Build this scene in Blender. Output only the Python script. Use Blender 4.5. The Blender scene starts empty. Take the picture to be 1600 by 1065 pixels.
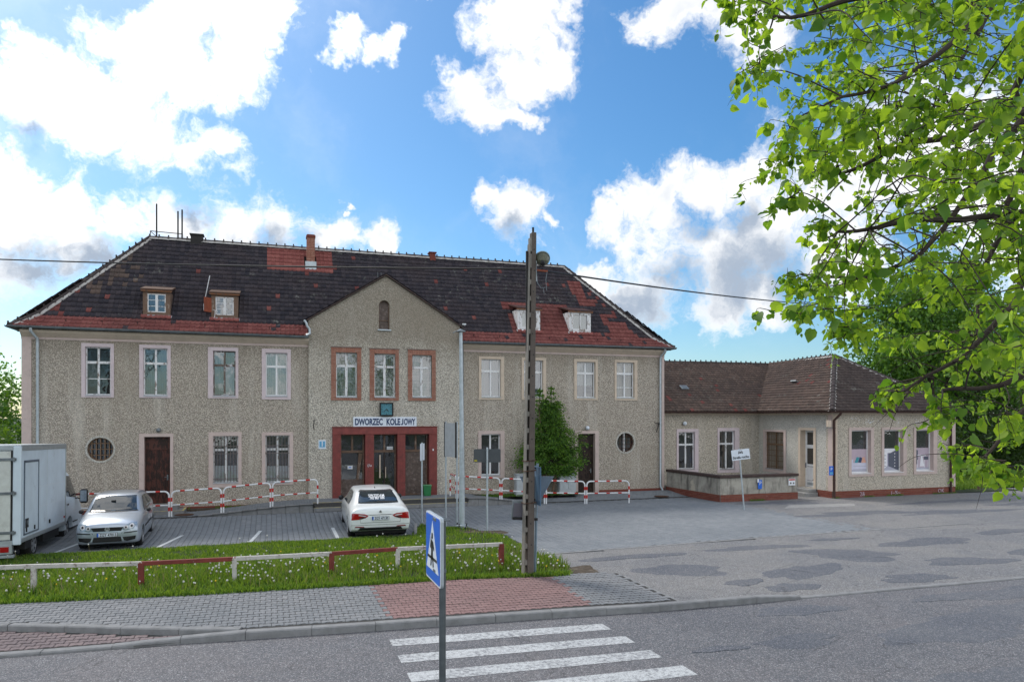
import bpy, bmesh, math, random
import numpy as np
from math import sin, cos, pi, radians, sqrt, atan2, floor
from mathutils import Vector, Matrix, noise as mnoise
from mathutils.bvhtree import BVHTree

S = bpy.context.scene
C = S.collection
random.seed(7)
rng = np.random.default_rng(7)

# ------------------------------------------------------------------ camera
cam_data = bpy.data.cameras.new('camera')
cam = bpy.data.objects.new('camera', cam_data)
C.objects.link(cam)
S.camera = cam
cam.location = (0, 0, 3.6)
cam.rotation_euler = (radians(90), 0, radians(-18.4))
cam_data.lens = 25.42
cam_data.sensor_width = 36
cam_data.shift_y = 0.0734
cam_data.clip_start = 0.1
cam_data.clip_end = 4000

# ------------------------------------------------------------------ light and sky
SUN_EL, SUN_AZ = radians(47), radians(-28)      # azimuth from +Y towards +X (sun behind the station, left)
S.view_settings.view_transform = 'Standard'
S.view_settings.look = 'None'
S.view_settings.gamma = 1
S.view_settings.exposure = 1.05
S.view_settings.use_curve_mapping = False
sun_data = bpy.data.lights.new('sun', 'SUN')
sun_data.energy = 1.3
sun_data.angle = radians(14)                    # thin cloud in front of the sun
sun_data.color = (1.0, 0.93, 0.84)
sun = bpy.data.objects.new('sun', sun_data)
C.objects.link(sun)
sd = Vector((sin(SUN_AZ) * cos(SUN_EL), cos(SUN_AZ) * cos(SUN_EL), sin(SUN_EL)))
sun.rotation_euler = (-sd).to_track_quat('-Z', 'Y').to_euler()
sun.location = (-30, 40, 60)

world = bpy.data.worlds.new('World')
S.world = world
world.use_nodes = True
wt = world.node_tree
wt.nodes.clear()
def WN(t, **kw):
    n = wt.nodes.new(t)
    for k, v in kw.items():
        if k.startswith('i_'):
            key = k[2:]
            n.inputs[int(key) if key.isdigit() else key].default_value = v
        else:
            setattr(n, k, v)
    return n
def WL(a, b): wt.links.new(a, b)
def wmath(op, a, b=None, clamp=False):
    n = WN('ShaderNodeMath', operation=op, use_clamp=clamp)
    for i, v in enumerate((a, b)):
        if v is None: continue
        if hasattr(v, 'is_linked'): WL(v, n.inputs[i])
        else: n.inputs[i].default_value = v
    return n.outputs[0]
def wmap(v, a, b, c=0.0, d=1.0, smooth=True):
    n = WN('ShaderNodeMapRange', interpolation_type='SMOOTHSTEP' if smooth else 'LINEAR')
    WL(v, n.inputs[0])
    for i, x in enumerate((a, b, c, d)): n.inputs[i + 1].default_value = x
    return n.outputs[0]
def wmix(f, a, b):
    n = WN('ShaderNodeMix', data_type='RGBA')
    if hasattr(f, 'is_linked'): WL(f, n.inputs[0])
    else: n.inputs[0].default_value = f
    for s, v in ((6, a), (7, b)):
        if hasattr(v, 'is_linked'): WL(v, n.inputs[s])
        else: n.inputs[s].default_value = v
    return n.outputs[2]
sky = WN('ShaderNodeTexSky', sky_type='NISHITA', sun_disc=False, sun_elevation=SUN_EL, sun_rotation=SUN_AZ,
         altitude=100, air_density=1.0, dust_density=1.0, ozone_density=3.0)
SKY_STRENGTH = 0.069
skyc = WN('ShaderNodeVectorMath', operation='MULTIPLY')
WL(sky.outputs[0], skyc.inputs[0])
skyc.inputs[1].default_value = (0.88, 1.0, 1.03)
hsv = WN('ShaderNodeHueSaturation')
hsv.inputs['Saturation'].default_value = 1.22
hsv.inputs['Value'].default_value = 1.0
WL(skyc.outputs[0], hsv.inputs['Color'])
tc = WN('ShaderNodeTexCoord')
direction = tc.outputs['Generated']
nz1 = WN('ShaderNodeTexNoise', i_Scale=5.0, i_Detail=6.0, i_Roughness=0.62)
WL(direction, nz1.inputs['Vector'])
vm = WN('ShaderNodeVectorMath', operation='SUBTRACT'); WL(nz1.outputs['Color'], vm.inputs[0]); vm.inputs[1].default_value = (.5, .5, .5)
vs = WN('ShaderNodeVectorMath', operation='SCALE'); WL(vm.outputs[0], vs.inputs[0]); vs.inputs['Scale'].default_value = 0.22
vw = WN('ShaderNodeVectorMath', operation='ADD'); WL(direction, vw.inputs[0]); WL(vs.outputs[0], vw.inputs[1])
warped = vw.outputs[0]
# cumulus clouds of the day: (azimuth from +Y, elevation, radius) in degrees
CLOUDS = [
    (-9.6, 24.8, 2.99), (-6.7, 26.0, 3.46), (-3.3, 26.3, 3.99), (0.3, 27.2, 3.38), (-5.5, 23.6, 2.68), (2.1, 26.6, 2.06), 
    (-3.8, 23.5, 2.26), (-14.8, 21.1, 3.53), (-16.9, 21.3, 2.43), (-18.9, 19.8, 3.59), (-11.5, 20.2, 3.68), (-8.4, 19.2, 3.37), 
    (-5.0, 19.2, 2.54), (-3.3, 19.8, 1.49), (-13.7, 22.8, 1.25), (-10.0, 22.8, 2.16), (-10.4, 17.2, 1.34), (-16.9, 14.2, 2.53), 
    (-14.8, 13.7, 2.6), (-12.3, 13.7, 3.11), (-15.5, 11.6, 2.6), (-9.6, 13.6, 2.74), (-6.3, 13.6, 2.59), (-2.9, 13.9, 2.65), 
    (0.7, 14.2, 2.7), (4.5, 14.1, 2.26), (7.9, 13.7, 1.93), (-12.3, 10.8, 2.7), (-15.9, 9.1, 2.61), (-18.9, 10.8, 4.16), 
    (7.9, 26.3, 1.5), (10.1, 26.0, 1.23), (6.2, 24.2, 0.95), (7.0, 25.5, 0.75), (3.5, 18.2, 0.98), (5.0, 17.2, 0.59), 
    (11.1, 20.6, 0.44), (4.7, 16.3, 0.5), (20.4, 29.1, 2.79), (17.6, 27.6, 1.79), (20.9, 25.9, 2.77), (18.9, 24.3, 2.33), 
    (15.6, 23.2, 2.35), (16.9, 21.5, 1.88), (14.5, 23.8, 1.46), (22.4, 27.5, 1.88), (19.2, 21.5, 1.29), (23.5, 29.4, 1.85), 
    (12.7, 29.6, 1.47), (31.4, 28.5, 2.51), (29.4, 29.3, 1.82), (35.6, 27.7, 2.48), (37.9, 26.2, 2.25), (31.4, 27.0, 1.16), 
    (15.9, 15.3, 1.69), (18.4, 14.2, 2.48), (19.9, 14.9, 2.06), (21.5, 14.3, 0.93), (28.4, 16.7, 2.26), (26.2, 15.4, 1.93), 
    (30.9, 17.3, 2.98), (34.2, 17.9, 2.92), (37.9, 18.5, 3.09), (28.9, 13.2, 4.08), (34.2, 12.9, 4.74), (39.2, 13.9, 4.83), 
    (28.4, 10.4, 3.2), (34.7, 9.6, 3.78), (25.0, 11.2, 2.33), (37.9, 8.5, 2.23), (42.3, 15.8, 4.68), (46.4, 17.4, 4.94), 
    (50.2, 16.7, 5.2), (44.4, 11.3, 4.7), (53.7, 14.2, 6.32), 
]
GREYS = [
    (-14.8, 9.3, 2.64), (-16.9, 10.2, 1.71), (-11.5, 9.2, 2.73), (-6.7, 11.3, 2.13), (-3.8, 12.3, 1.93), (-0.2, 12.3, 2.22), 
    (3.5, 12.5, 1.76), (-4.2, 27.2, 1.53), (-16.2, 17.4, 1.25), (35.6, 11.0, 3.74), (39.2, 11.7, 2.92), (30.9, 11.2, 2.55), 
    (28.4, 9.6, 2.33), (33.3, 15.3, 2.23), (37.0, 15.0, 1.95), (40.1, 9.3, 2.93), (18.4, 13.0, 1.3), (-5.5, 14.5, 1.41), 
]
def blob_field(blobs, vec):
    acc = None
    for az, el, r in blobs:
        c = (sin(radians(az)) * cos(radians(el)), cos(radians(az)) * cos(radians(el)), sin(radians(el)))
        dn = WN('ShaderNodeVectorMath', operation='DISTANCE'); WL(vec, dn.inputs[0]); dn.inputs[1].default_value = c
        v = wmath('MULTIPLY_ADD', dn.outputs['Value'], -1.0 / radians(r * 1.03))
        v.node.inputs[2].default_value = 1.0
        acc = v if acc is None else wmath('MAXIMUM', acc, v)
    return acc
cov = blob_field(CLOUDS, warped)
# unseen sky beyond the frame: same kind of cloud, thickened to light the facade
nz2 = WN('ShaderNodeTexNoise', i_Scale=2.6, i_Detail=7.0, i_Roughness=0.55)
WL(direction, nz2.inputs['Vector'])
dotn = WN('ShaderNodeVectorMath', operation='DOT_PRODUCT'); WL(direction, dotn.inputs[0]); dotn.inputs[1].default_value = (0.30, 0.90, 0.30)
outside = wmap(dotn.outputs['Value'], 0.66, 0.80, 1.0, 0.0)
gen = wmath('MULTIPLY', wmath('SUBTRACT', nz2.outputs['Fac'], 0.43), 5.0)
gen = wmath('SUBTRACT', wmath('MULTIPLY', gen, 1.0), wmath('MULTIPLY', wmath('SUBTRACT', 1.0, outside), 9.0))
dens = wmath('MAXIMUM', cov, gen)
nz3 = WN('ShaderNodeTexNoise', i_Scale=16.0, i_Detail=9.0, i_Roughness=0.68)
WL(warped, nz3.inputs['Vector'])
dens = wmath('ADD', dens, wmath('MULTIPLY', wmath('SUBTRACT', nz3.outputs['Fac'], 0.52), 1.9))
alpha = wmap(dens, -0.12, 0.58)
# thin veil between the clumps
nz4 = WN('ShaderNodeTexNoise', i_Scale=3.0, i_Detail=5.0, i_Roughness=0.6)
WL(warped, nz4.inputs['Vector'])
veil = wmath('MULTIPLY', wmap(nz4.outputs['Fac'], 0.45, 0.78), 0.20)
# grey bases
gry = blob_field(GREYS, warped)
gry = wmath('ADD', gry, wmath('MULTIPLY', wmath('SUBTRACT', nz3.outputs['Fac'], 0.5), 1.6))
core = wmap(dens, 0.25, 0.9)
nz5 = WN('ShaderNodeTexNoise', i_Scale=7.0, i_Detail=5.0, i_Roughness=0.55)
WL(direction, nz5.inputs['Vector'])
soft = wmath('MULTIPLY', wmap(nz5.outputs['Fac'], 0.45, 0.72), 0.55)
gf = wmath('MAXIMUM', wmap(gry, -0.25, 0.85), wmath('MULTIPLY', soft, core))
CW = 1.0
# clouds near the sun are brightest, those opposite are lit from the front
sdot = WN('ShaderNodeVectorMath', operation='DOT_PRODUCT'); WL(direction, sdot.inputs[0]); sdot.inputs[1].default_value = (sin(SUN_AZ) * cos(SUN_EL), cos(SUN_AZ) * cos(SUN_EL), sin(SUN_EL))
lit = wmath('MAXIMUM', wmap(sdot.outputs['Value'], 0.72, 0.95, 0.0, 1.0), wmap(sdot.outputs['Value'], 0.45, -0.1, 0.0, 1.0))
white = wmix(lit, (0.54, 0.545, 0.55, 1), (0.90, 0.90, 0.89, 1))
ccol = wmix(gf, white, (0.21, 0.25, 0.31, 1))
bgs = WN('ShaderNodeBackground'); WL(hsv.outputs['Color'], bgs.inputs['Color']); bgs.inputs['Strength'].default_value = SKY_STRENGTH
bgc = WN('ShaderNodeBackground'); WL(ccol, bgc.inputs['Color']); bgc.inputs['Strength'].default_value = 1.0
mx = WN('ShaderNodeMixShader')
WL(wmath('MAXIMUM', alpha, veil), mx.inputs[0]); WL(bgs.outputs[0], mx.inputs[1]); WL(bgc.outputs[0], mx.inputs[2])
wo = WN('ShaderNodeOutputWorld'); WL(mx.outputs[0], wo.inputs[0])
world.cycles.sampling_method = 'MANUAL'
world.cycles.sample_map_resolution = 512
S.cycles.max_bounces = 5
S.cycles.diffuse_bounces = 3
S.cycles.glossy_bounces = 3
S.cycles.transparent_max_bounces = 16
S.cycles.transmission_bounces = 3
S.cycles.use_fast_gi = False
S.cycles.use_denoising = True

# ------------------------------------------------------------------ helpers
def sm(a, b, x):
    t = min(1.0, max(0.0, (x - a) / (b - a)))
    return t * t * (3 - 2 * t)

def zt(x, y):
    """Height of the yard: the parking bays lie a little lower than the road."""
    return -0.2 * sm(15.5, 22, y) * (1 - sm(25, 28, y)) * (1 - sm(5, 9, x))

_origin = {}
def props(o, label=None, category=None, group=None, kind=None):
    if label: o['label'] = label
    if category: o['category'] = category
    if group: o['group'] = group
    if kind: o['kind'] = kind
    return o

def thing(name, loc, label, category, group=None, rz=0.0, rot=None):
    o = bpy.data.objects.new(name, None)
    C.objects.link(o)
    o.location = loc
    o.rotation_euler = rot if rot else (0, 0, rz)
    o.empty_display_size = 0.2
    props(o, label, category, group)
    return o

def world_shift(parent):
    """Offset that puts world-coordinate vertices right under an unrotated parent chain."""
    v = Vector((0, 0, 0))
    p = parent
    while p is not None:
        v += p.location
        p = p.parent
    return -v

class M:
    """Collects simple shapes and links them as one mesh object."""
    def __init__(s):
        s.v = []; s.f = []
    def add(s, vs, fs):
        b = len(s.v)
        s.v += [tuple(p) for p in vs]
        s.f += [tuple(b + i for i in f) for f in fs]
        return s
    def box(s, x0, x1, y0, y1, z0, z1):
        return s.add([(x0, y0, z0), (x1, y0, z0), (x1, y1, z0), (x0, y1, z0), (x0, y0, z1), (x1, y0, z1), (x1, y1, z1), (x0, y1, z1)],
                     [(0, 3, 2, 1), (4, 5, 6, 7), (0, 1, 5, 4), (1, 2, 6, 5), (2, 3, 7, 6), (3, 0, 4, 7)])
    def obox(s, c, size, mat=None):
        hx, hy, hz = [a / 2 for a in size]
        vs = [Vector((sx * hx, sy * hy, sz * hz)) for sz in (-1, 1) for sx, sy in ((-1, -1), (1, -1), (1, 1), (-1, 1))]
        if mat is not None: vs = [mat @ p for p in vs]
        vs = [p + Vector(c) for p in vs]
        return s.add(vs, [(0, 3, 2, 1), (4, 5, 6, 7), (0, 1, 5, 4), (1, 2, 6, 5), (2, 3, 7, 6), (3, 0, 4, 7)])
    def tube(s, pts, r, n=8, cap=True):
        pts = [Vector(p) for p in pts]
        rs = r if isinstance(r, (list, tuple)) else [r] * len(pts)
        rings = []
        up = None
        for i, p in enumerate(pts):
            d = (pts[min(i + 1, len(pts) - 1)] - pts[max(i - 1, 0)])
            if d.length < 1e-9: d = Vector((0, 0, 1))
            d.normalize()
            if up is None:
                up = Vector((0, 0, 1)) if abs(d.z) < 0.9 else Vector((1, 0, 0))
            a = d.cross(up)
            if a.length < 1e-6: a = d.cross(Vector((0, 1, 0)))
            a.normalize(); b = d.cross(a).normalized(); up = -b if False else a.cross(d)
            rings.append([p + (a * cos(2 * pi * k / n) + b * sin(2 * pi * k / n)) * rs[i] for k in range(n)])
        vs = [q for ring in rings for q in ring]
        fs = []
        for i in range(len(pts) - 1):
            for k in range(n):
                fs.append((i * n + k, i * n + (k + 1) % n, (i + 1) * n + (k + 1) % n, (i + 1) * n + k))
        if cap:
            fs.append(tuple(range(n))[::-1]); fs.append(tuple((len(pts) - 1) * n + k for k in range(n)))
        return s.add(vs, fs)
    def lathe(s, prof, c=(0, 0, 0), n=24, axis='z'):
        vs = []
        for r, h in prof:
            for k in range(n):
                a = 2 * pi * k / n
                if axis == 'z': p = (c[0] + r * cos(a), c[1] + r * sin(a), c[2] + h)
                elif axis == 'x': p = (c[0] + h, c[1] + r * cos(a), c[2] + r * sin(a))
                else: p = (c[0] + r * cos(a), c[1] + h, c[2] + r * sin(a))
                vs.append(p)
        fs = []
        for i in range(len(prof) - 1):
            for k in range(n):
                fs.append((i * n + k, i * n + (k + 1) % n, (i + 1) * n + (k + 1) % n, (i + 1) * n + k))
        fs.append(tuple(range(n))[::-1]); fs.append(tuple((len(prof) - 1) * n + k for k in range(n)))
        return s.add(vs, fs)
    def prism(s, poly, a0, a1, plane='xz'):
        """poly in a plane, extruded along the third axis from a0 to a1."""
        def P(u, v, w):
            return (u, w, v) if plane == 'xz' else ((u, v, w) if plane == 'xy' else (w, u, v))
        n = len(poly)
        vs = [P(u, v, a0) for u, v in poly] + [P(u, v, a1) for u, v in poly]
        fs = [tuple(range(n)), tuple(range(n, 2 * n))[::-1]]
        for i in range(n):
            j = (i + 1) % n
            fs.append((i, i + n, j + n, j))
        return s.add(vs, fs)
    def quad(s, a, b, c, d):
        return s.add([a, b, c, d], [(0, 1, 2, 3)])
    def mesh(s, name, mat=None, smooth=False, bevel=0.0, fix=True):
        me = bpy.data.meshes.new(name)
        me.from_pydata(s.v, [], s.f)
        if fix or bevel:
            bm = bmesh.new(); bm.from_mesh(me)
            if bevel:
                bmesh.ops.bevel(bm, geom=[e for e in bm.edges if len(e.link_faces) == 2 and e.calc_face_angle(0) > 0.5],
                                offset=bevel, segments=1, affect='EDGES', clamp_overlap=True)
            bmesh.ops.recalc_face_normals(bm, faces=bm.faces)
            bm.to_mesh(me); bm.free()
        if mat: me.materials.append(mat)
        if smooth:
            me.polygons.foreach_set('use_smooth', [True] * len(me.polygons))
            if smooth == 'auto':
                bm = bmesh.new(); bm.from_mesh(me)
                for e in bm.edges:
                    if len(e.link_faces) == 2 and e.calc_face_angle(0) > radians(38): e.smooth = False
                bm.to_mesh(me); bm.free()
        me.update()
        return me
    def build(s, name, mat, parent=None, smooth=False, bevel=0.0, local=False, fix=True, **pr):
        me = s.mesh(name, mat, smooth, bevel, fix)
        return put(name, me, parent, local, **pr)

def put(name, me, parent=None, local=False, loc=None, **pr):
    o = bpy.data.objects.new(name, me)
    C.objects.link(o)
    if parent is not None:
        o.parent = parent
        if not local: o.location = world_shift(parent)
    if loc is not None: o.location = Vector(o.location) + Vector(loc)
    props(o, **pr)
    return o

def np_mesh(name, V, Fc, mat, smooth=False):
    """Fast mesh from an (n,3) vertex array and an (m,k) face array."""
    me = bpy.data.meshes.new(name)
    V = np.asarray(V, dtype=np.float32); Fc = np.asarray(Fc, dtype=np.int32)
    k = Fc.shape[1]
    me.vertices.add(len(V)); me.vertices.foreach_set('co', V.ravel())
    me.loops.add(Fc.size); me.loops.foreach_set('vertex_index', Fc.ravel())
    me.polygons.add(len(Fc))
    me.polygons.foreach_set('loop_start', np.arange(0, Fc.size, k, dtype=np.int32))
    me.polygons.foreach_set('loop_total', np.full(len(Fc), k, dtype=np.int32))
    if smooth: me.polygons.foreach_set('use_smooth', np.ones(len(Fc), dtype=bool))
    me.update(calc_edges=True)
    me.materials.append(mat)
    return me

def face_attr(me, vals, name='tone'):
    a = me.attributes.new(name, 'FLOAT', 'FACE')
    a.data.foreach_set('value', np.asarray(vals, dtype=np.float32))

def copy_tree(o, parent=None):
    c = o.copy(); C.objects.link(c)
    c.parent = parent
    for ch in list(o.children):
        copy_tree(ch, c)
    return c

def boolean_diff(solid, cutter, name):
    """Mesh of solid minus cutter (both M)."""
    a = solid.build('wall', None); b = cutter.build('cutter', None)
    md = a.modifiers.new('cut', 'BOOLEAN'); md.operation = 'DIFFERENCE'; md.solver = 'EXACT'; md.object = b
    md.use_self = True
    dg = bpy.context.evaluated_depsgraph_get(); dg.update()
    me = bpy.data.meshes.new_from_object(a.evaluated_get(dg))
    me.name = name
    for o in (a, b):
        m = o.data; bpy.data.objects.remove(o); bpy.data.meshes.remove(m)
    return me

def inpoly(x, y, poly):
    c = False; n = len(poly); j = n - 1
    for i in range(n):
        xi, yi = poly[i]; xj, yj = poly[j]
        if (yi > y) != (yj > y) and x < (xj - xi) * (y - yi) / (yj - yi) + xi: c = not c
        j = i
    return c

def text_mesh(s, size, mat, parent, origin, ux, uy, name='lettering', depth=0.004, align='CENTER', sx=1.0, local=False, bold=0.0, fit=None):
    """Flat lettering laid on a surface: origin is the text centre, ux / uy its right and up directions."""
    cu = bpy.data.curves.new(name, 'FONT')
    cu.body = s; cu.size = size; cu.align_x = align; cu.align_y = 'CENTER'; cu.extrude = depth / 2; cu.resolution_u = 3; cu.offset = bold
    o = bpy.data.objects.new('t', cu); C.objects.link(o)
    dg = bpy.context.evaluated_depsgraph_get(); dg.update()
    me = bpy.data.meshes.new_from_object(o.evaluated_get(dg))
    bpy.data.objects.remove(o); bpy.data.curves.remove(cu)
    ux = Vector(ux).normalized(); uy = Vector(uy).normalized(); n = ux.cross(uy)
    if fit:
        xs = [v.co.x for v in me.vertices]; w = max(xs) - min(xs); cx = (max(xs) + min(xs)) / 2
        ys = [v.co.y for v in me.vertices]; cy = (max(ys) + min(ys)) / 2
        for v in me.vertices: v.co.x = (v.co.x - cx) * fit / w; v.co.y -= cy
    for v in me.vertices:
        c = v.co.copy()
        v.co = Vector(origin) + ux * c.x * sx + uy * c.y + n * c.z
    me.materials.clear(); me.materials.append(mat)
    me.name = name
    return put(name, me, parent, local)

# ------------------------------------------------------------------ materials
class NT:
    def __init__(s, name):
        s.m = bpy.data.materials.new(name); s.m.use_nodes = True
        s.t = s.m.node_tree; s.t.nodes.clear()
        s.out = s.n('ShaderNodeOutputMaterial')
        s.p = s.n('ShaderNodeBsdfPrincipled')
        s.l(s.p.outputs[0], s.out.inputs[0])
        s.co = s.n('ShaderNodeTexCoord').outputs['Object']
    def n(s, t, **kw):
        x = s.t.nodes.new(t)
        for k, v in kw.items():
            if k.startswith('i_'):
                x.inputs[k[2:]].default_value = v
            else: setattr(x, k, v)
        return x
    def l(s, a, b): s.t.links.new(a, b)
    def scale(s, sc):
        m = s.n('ShaderNodeMapping'); m.inputs['Scale'].default_value = sc if isinstance(sc, tuple) else (sc,) * 3
        s.l(s.co, m.inputs[0]); return m.outputs[0]
    def noise(s, sc, detail=4, rough=0.55, vec=None, dist=0.0):
        x = s.n('ShaderNodeTexNoise', i_Scale=1.0 if isinstance(sc, tuple) else sc, i_Detail=detail, i_Roughness=rough, i_Distortion=dist)
        s.l(s.scale(sc) if isinstance(sc, tuple) else (vec or s.co), x.inputs['Vector']); return x.outputs['Fac']
    def voro(s, sc, feature='F1', out='Distance', rnd=1.0):
        x = s.n('ShaderNodeTexVoronoi', feature=feature)
        x.inputs['Scale'].default_value = 1.0 if isinstance(sc, tuple) else sc
        x.inputs['Randomness'].default_value = rnd
        s.l(s.scale(sc) if isinstance(sc, tuple) else s.co, x.inputs['Vector']); return x.outputs[out]
    def map(s, v, a, b, c=0.0, d=1.0, smooth=False):
        x = s.n('ShaderNodeMapRange')
        if smooth: x.interpolation_type = 'SMOOTHSTEP'
        s.l(v, x.inputs[0])
        for i, q in enumerate((a, b, c, d)): x.inputs[i + 1].default_value = q
        return x.outputs[0]
    def math(s, op, a, b=None, clamp=False):
        x = s.n('ShaderNodeMath', operation=op, use_clamp=clamp)
        for i, q in enumerate((a, b)):
            if q is None: continue
            if hasattr(q, 'is_linked'): s.l(q, x.inputs[i])
            else: x.inputs[i].default_value = q
        return x.outputs[0]
    def mix(s, f, a, b, mode='MIX'):
        x = s.n('ShaderNodeMix', data_type='RGBA', blend_type=mode)
        for i, q in ((0, f), (6, a), (7, b)):
            if hasattr(q, 'is_linked'): s.l(q, x.inputs[i])
            else: x.inputs[i].default_value = q if i == 0 or len(q) == 4 else (*q, 1)
        return x.outputs[2]
    def bump(s, h, strength=0.5, dist=0.02):
        x = s.n('ShaderNodeBump', i_Strength=strength, i_Distance=dist)
        s.l(h, x.inputs['Height']); s.l(x.outputs[0], s.p.inputs['Normal']); return x
    def color(s, c):
        if hasattr(c, 'is_linked'): s.l(c, s.p.inputs['Base Color'])
        else: s.p.inputs['Base Color'].default_value = (*c, 1)
    def set(s, rough=0.7, metal=0.0, spec=0.4, **kw):
        s.p.inputs['Roughness'].default_value = rough; s.p.inputs['Metallic'].default_value = metal
        s.p.inputs['Specular IOR Level'].default_value = spec
        for k, v in kw.items(): s.p.inputs[k.replace('_', ' ')].default_value = v
        return s

def simple(name, c, rough=0.6, metal=0.0, var=0.15, sc=6.0, bump=0.0, bsc=60.0, dirt=None, spec=0.4, **kw):
    """Painted / plain surface with slight tonal variation, optional dirt colour and fine relief."""
    t = NT(name); t.set(rough, metal, spec, **kw)
    c2 = tuple(min(1, x * (1 - var)) for x in c)
    col = t.mix(t.map(t.noise(sc, 5), 0.35, 0.68), c, c2)
    if dirt:
        dc, lo, hi, dsc = dirt
        col = t.mix(t.map(t.noise(dsc, 6, 0.65), lo, hi), col, dc)
    t.color(col)
    if bump: t.bump(t.noise(bsc, 3), bump, 0.01)
    return t.m

def render_wall_mat(name, tone=(0.40, 0.375, 0.335), gran=16.0, strength=1.0):
    """Coarse pebble-dash render."""
    t = NT(name); t.set(0.9, 0, 0.15)
    v1 = t.voro((gran * 1.5, gran * 1.5, gran * 1.7))
    g1 = t.map(v1, 0.1, 0.62, 1.0, 0.0)
    g2 = t.noise(gran * 1.6, 5, 0.8)
    g = t.math('ADD', t.math('MULTIPLY', g1, 0.28), t.math('MULTIPLY', g2, 0.72))
    dark = tuple(x * 0.46 for x in tone); lite = tuple(min(.85, x * 1.4) for x in tone)
    col = t.mix(t.map(g, 0.32, 0.64), dark, lite)
    # large weathering: brown-yellow soot, paler rinsed areas
    w = t.noise(0.35, 5, 0.6)
    col = t.mix(t.map(w, 0.42, 0.68, 0.0, 0.45), col, (0.30, 0.25, 0.185), 'MULTIPLY') if False else t.mix(t.map(w, 0.45, 0.72, 0.0, 0.45), col, (0.33, 0.285, 0.225))
    st = t.noise((1.6, 1.6, 0.18), 4, 0.6)
    col = t.mix(t.map(st, 0.52, 0.72, 0.0, 0.55), col, (0.62, 0.58, 0.52))
    # soot under the eaves, splashed and rinsed foot of the wall
    z = t.n('ShaderNodeSeparateXYZ'); t.l(t.co, z.inputs[0]); z = z.outputs[2]
    top = t.math('MULTIPLY', t.map(t.math('ADD', z, t.math('MULTIPLY', t.noise((.9, .9, .3), 5, .7), 1.6)), 6.4, 7.6), .55)
    col = t.mix(top, col, (0.20, 0.165, 0.12))
    low = t.map(t.math('ADD', z, t.math('MULTIPLY', t.noise(1.3, 5, .7), 1.6)), 1.5, .6)
    col = t.mix(t.math('MULTIPLY', low, t.map(t.noise(.5, 3), .42, .58, 0, .7)), col, (0.50, 0.44, 0.38))
    t.color(col)
    t.bump(g, 1.0 * strength, 0.035)
    return t.m

def trim_mat(name, c, dirt=(0.25, 0.2, 0.17)):
    t = NT(name); t.set(0.8, 0, 0.2)
    col = t.mix(t.map(t.noise(3.0, 6, 0.7), 0.45, 0.75, 0.0, 0.6), c, tuple(x * 0.72 for x in c))
    col = t.mix(t.map(t.noise(11.0, 6, 0.7), 0.6, 0.72, 0.0, 0.7), col, dirt)
    t.color(col); t.bump(t.noise(70, 3), 0.25, 0.01)
    return t.m

def peeling(name, paint, wood, amount=0.5, rough=0.6):
    t = NT(name); t.set(rough, 0, 0.3)
    n = t.noise((9, 9, 3.5), 6, 0.7)
    lo = 0.72 - amount * 0.42
    f = t.map(n, lo, lo + 0.05)
    t.color(t.mix(f, paint, wood)); t.bump(f, -0.3 if False else 0.3, 0.004)
    return t.m

def glass_mat(name, tint=(0.02, 0.03, 0.035), clear=0.78, gloss=0.35):
    """Old window glass: partly see-through, partly mirror."""
    m = bpy.data.materials.new(name); m.use_nodes = True; t = m.node_tree; t.nodes.clear()
    out = t.nodes.new('ShaderNodeOutputMaterial')
    tr = t.nodes.new('ShaderNodeBsdfTransparent'); tr.inputs[0].default_value = (clear, clear * 1.03, clear * 1.03, 1)
    gl = t.nodes.new('ShaderNodeBsdfGlossy'); gl.inputs['Roughness'].default_value = 0.03; gl.inputs[0].default_value = (0.95, 0.97, 1, 1)
    df = t.nodes.new('ShaderNodeBsdfDiffuse'); df.inputs[0].default_value = (0.30, 0.33, 0.35, 1)
    ng = t.nodes.new('ShaderNodeTexNoise'); ng.inputs['Scale'].default_value = 2.5; ng.inputs['Detail'].default_value = 2
    tc = t.nodes.new('ShaderNodeTexCoord'); t.links.new(tc.outputs['Object'], ng.inputs['Vector'])
    bp = t.nodes.new('ShaderNodeBump'); bp.inputs['Strength'].default_value = 0.25; bp.inputs['Distance'].default_value = 0.02
    t.links.new(ng.outputs['Fac'], bp.inputs['Height']); t.links.new(bp.outputs[0], gl.inputs['Normal'])
    lw = t.nodes.new('ShaderNodeFresnel'); lw.inputs['IOR'].default_value = 1.5
    ad = t.nodes.new('ShaderNodeMath'); ad.operation = 'MULTIPLY_ADD'; t.links.new(lw.outputs[0], ad.inputs[0]); ad.inputs[1].default_value = 1.6; ad.inputs[2].default_value = gloss * 0.3
    ad.use_clamp = True
    m0 = t.nodes.new('ShaderNodeMixShader'); m0.inputs[0].default_value = 0.07
    t.links.new(tr.outputs[0], m0.inputs[1]); t.links.new(df.outputs[0], m0.inputs[2])
    m1 = t.nodes.new('ShaderNodeMixShader'); t.links.new(ad.outputs[0], m1.inputs[0])
    t.links.new(m0.outputs[0], m1.inputs[1]); t.links.new(gl.outputs[0], m1.inputs[2])
    t.links.new(m1.outputs[0], out.inputs[0])
    return m

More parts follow.
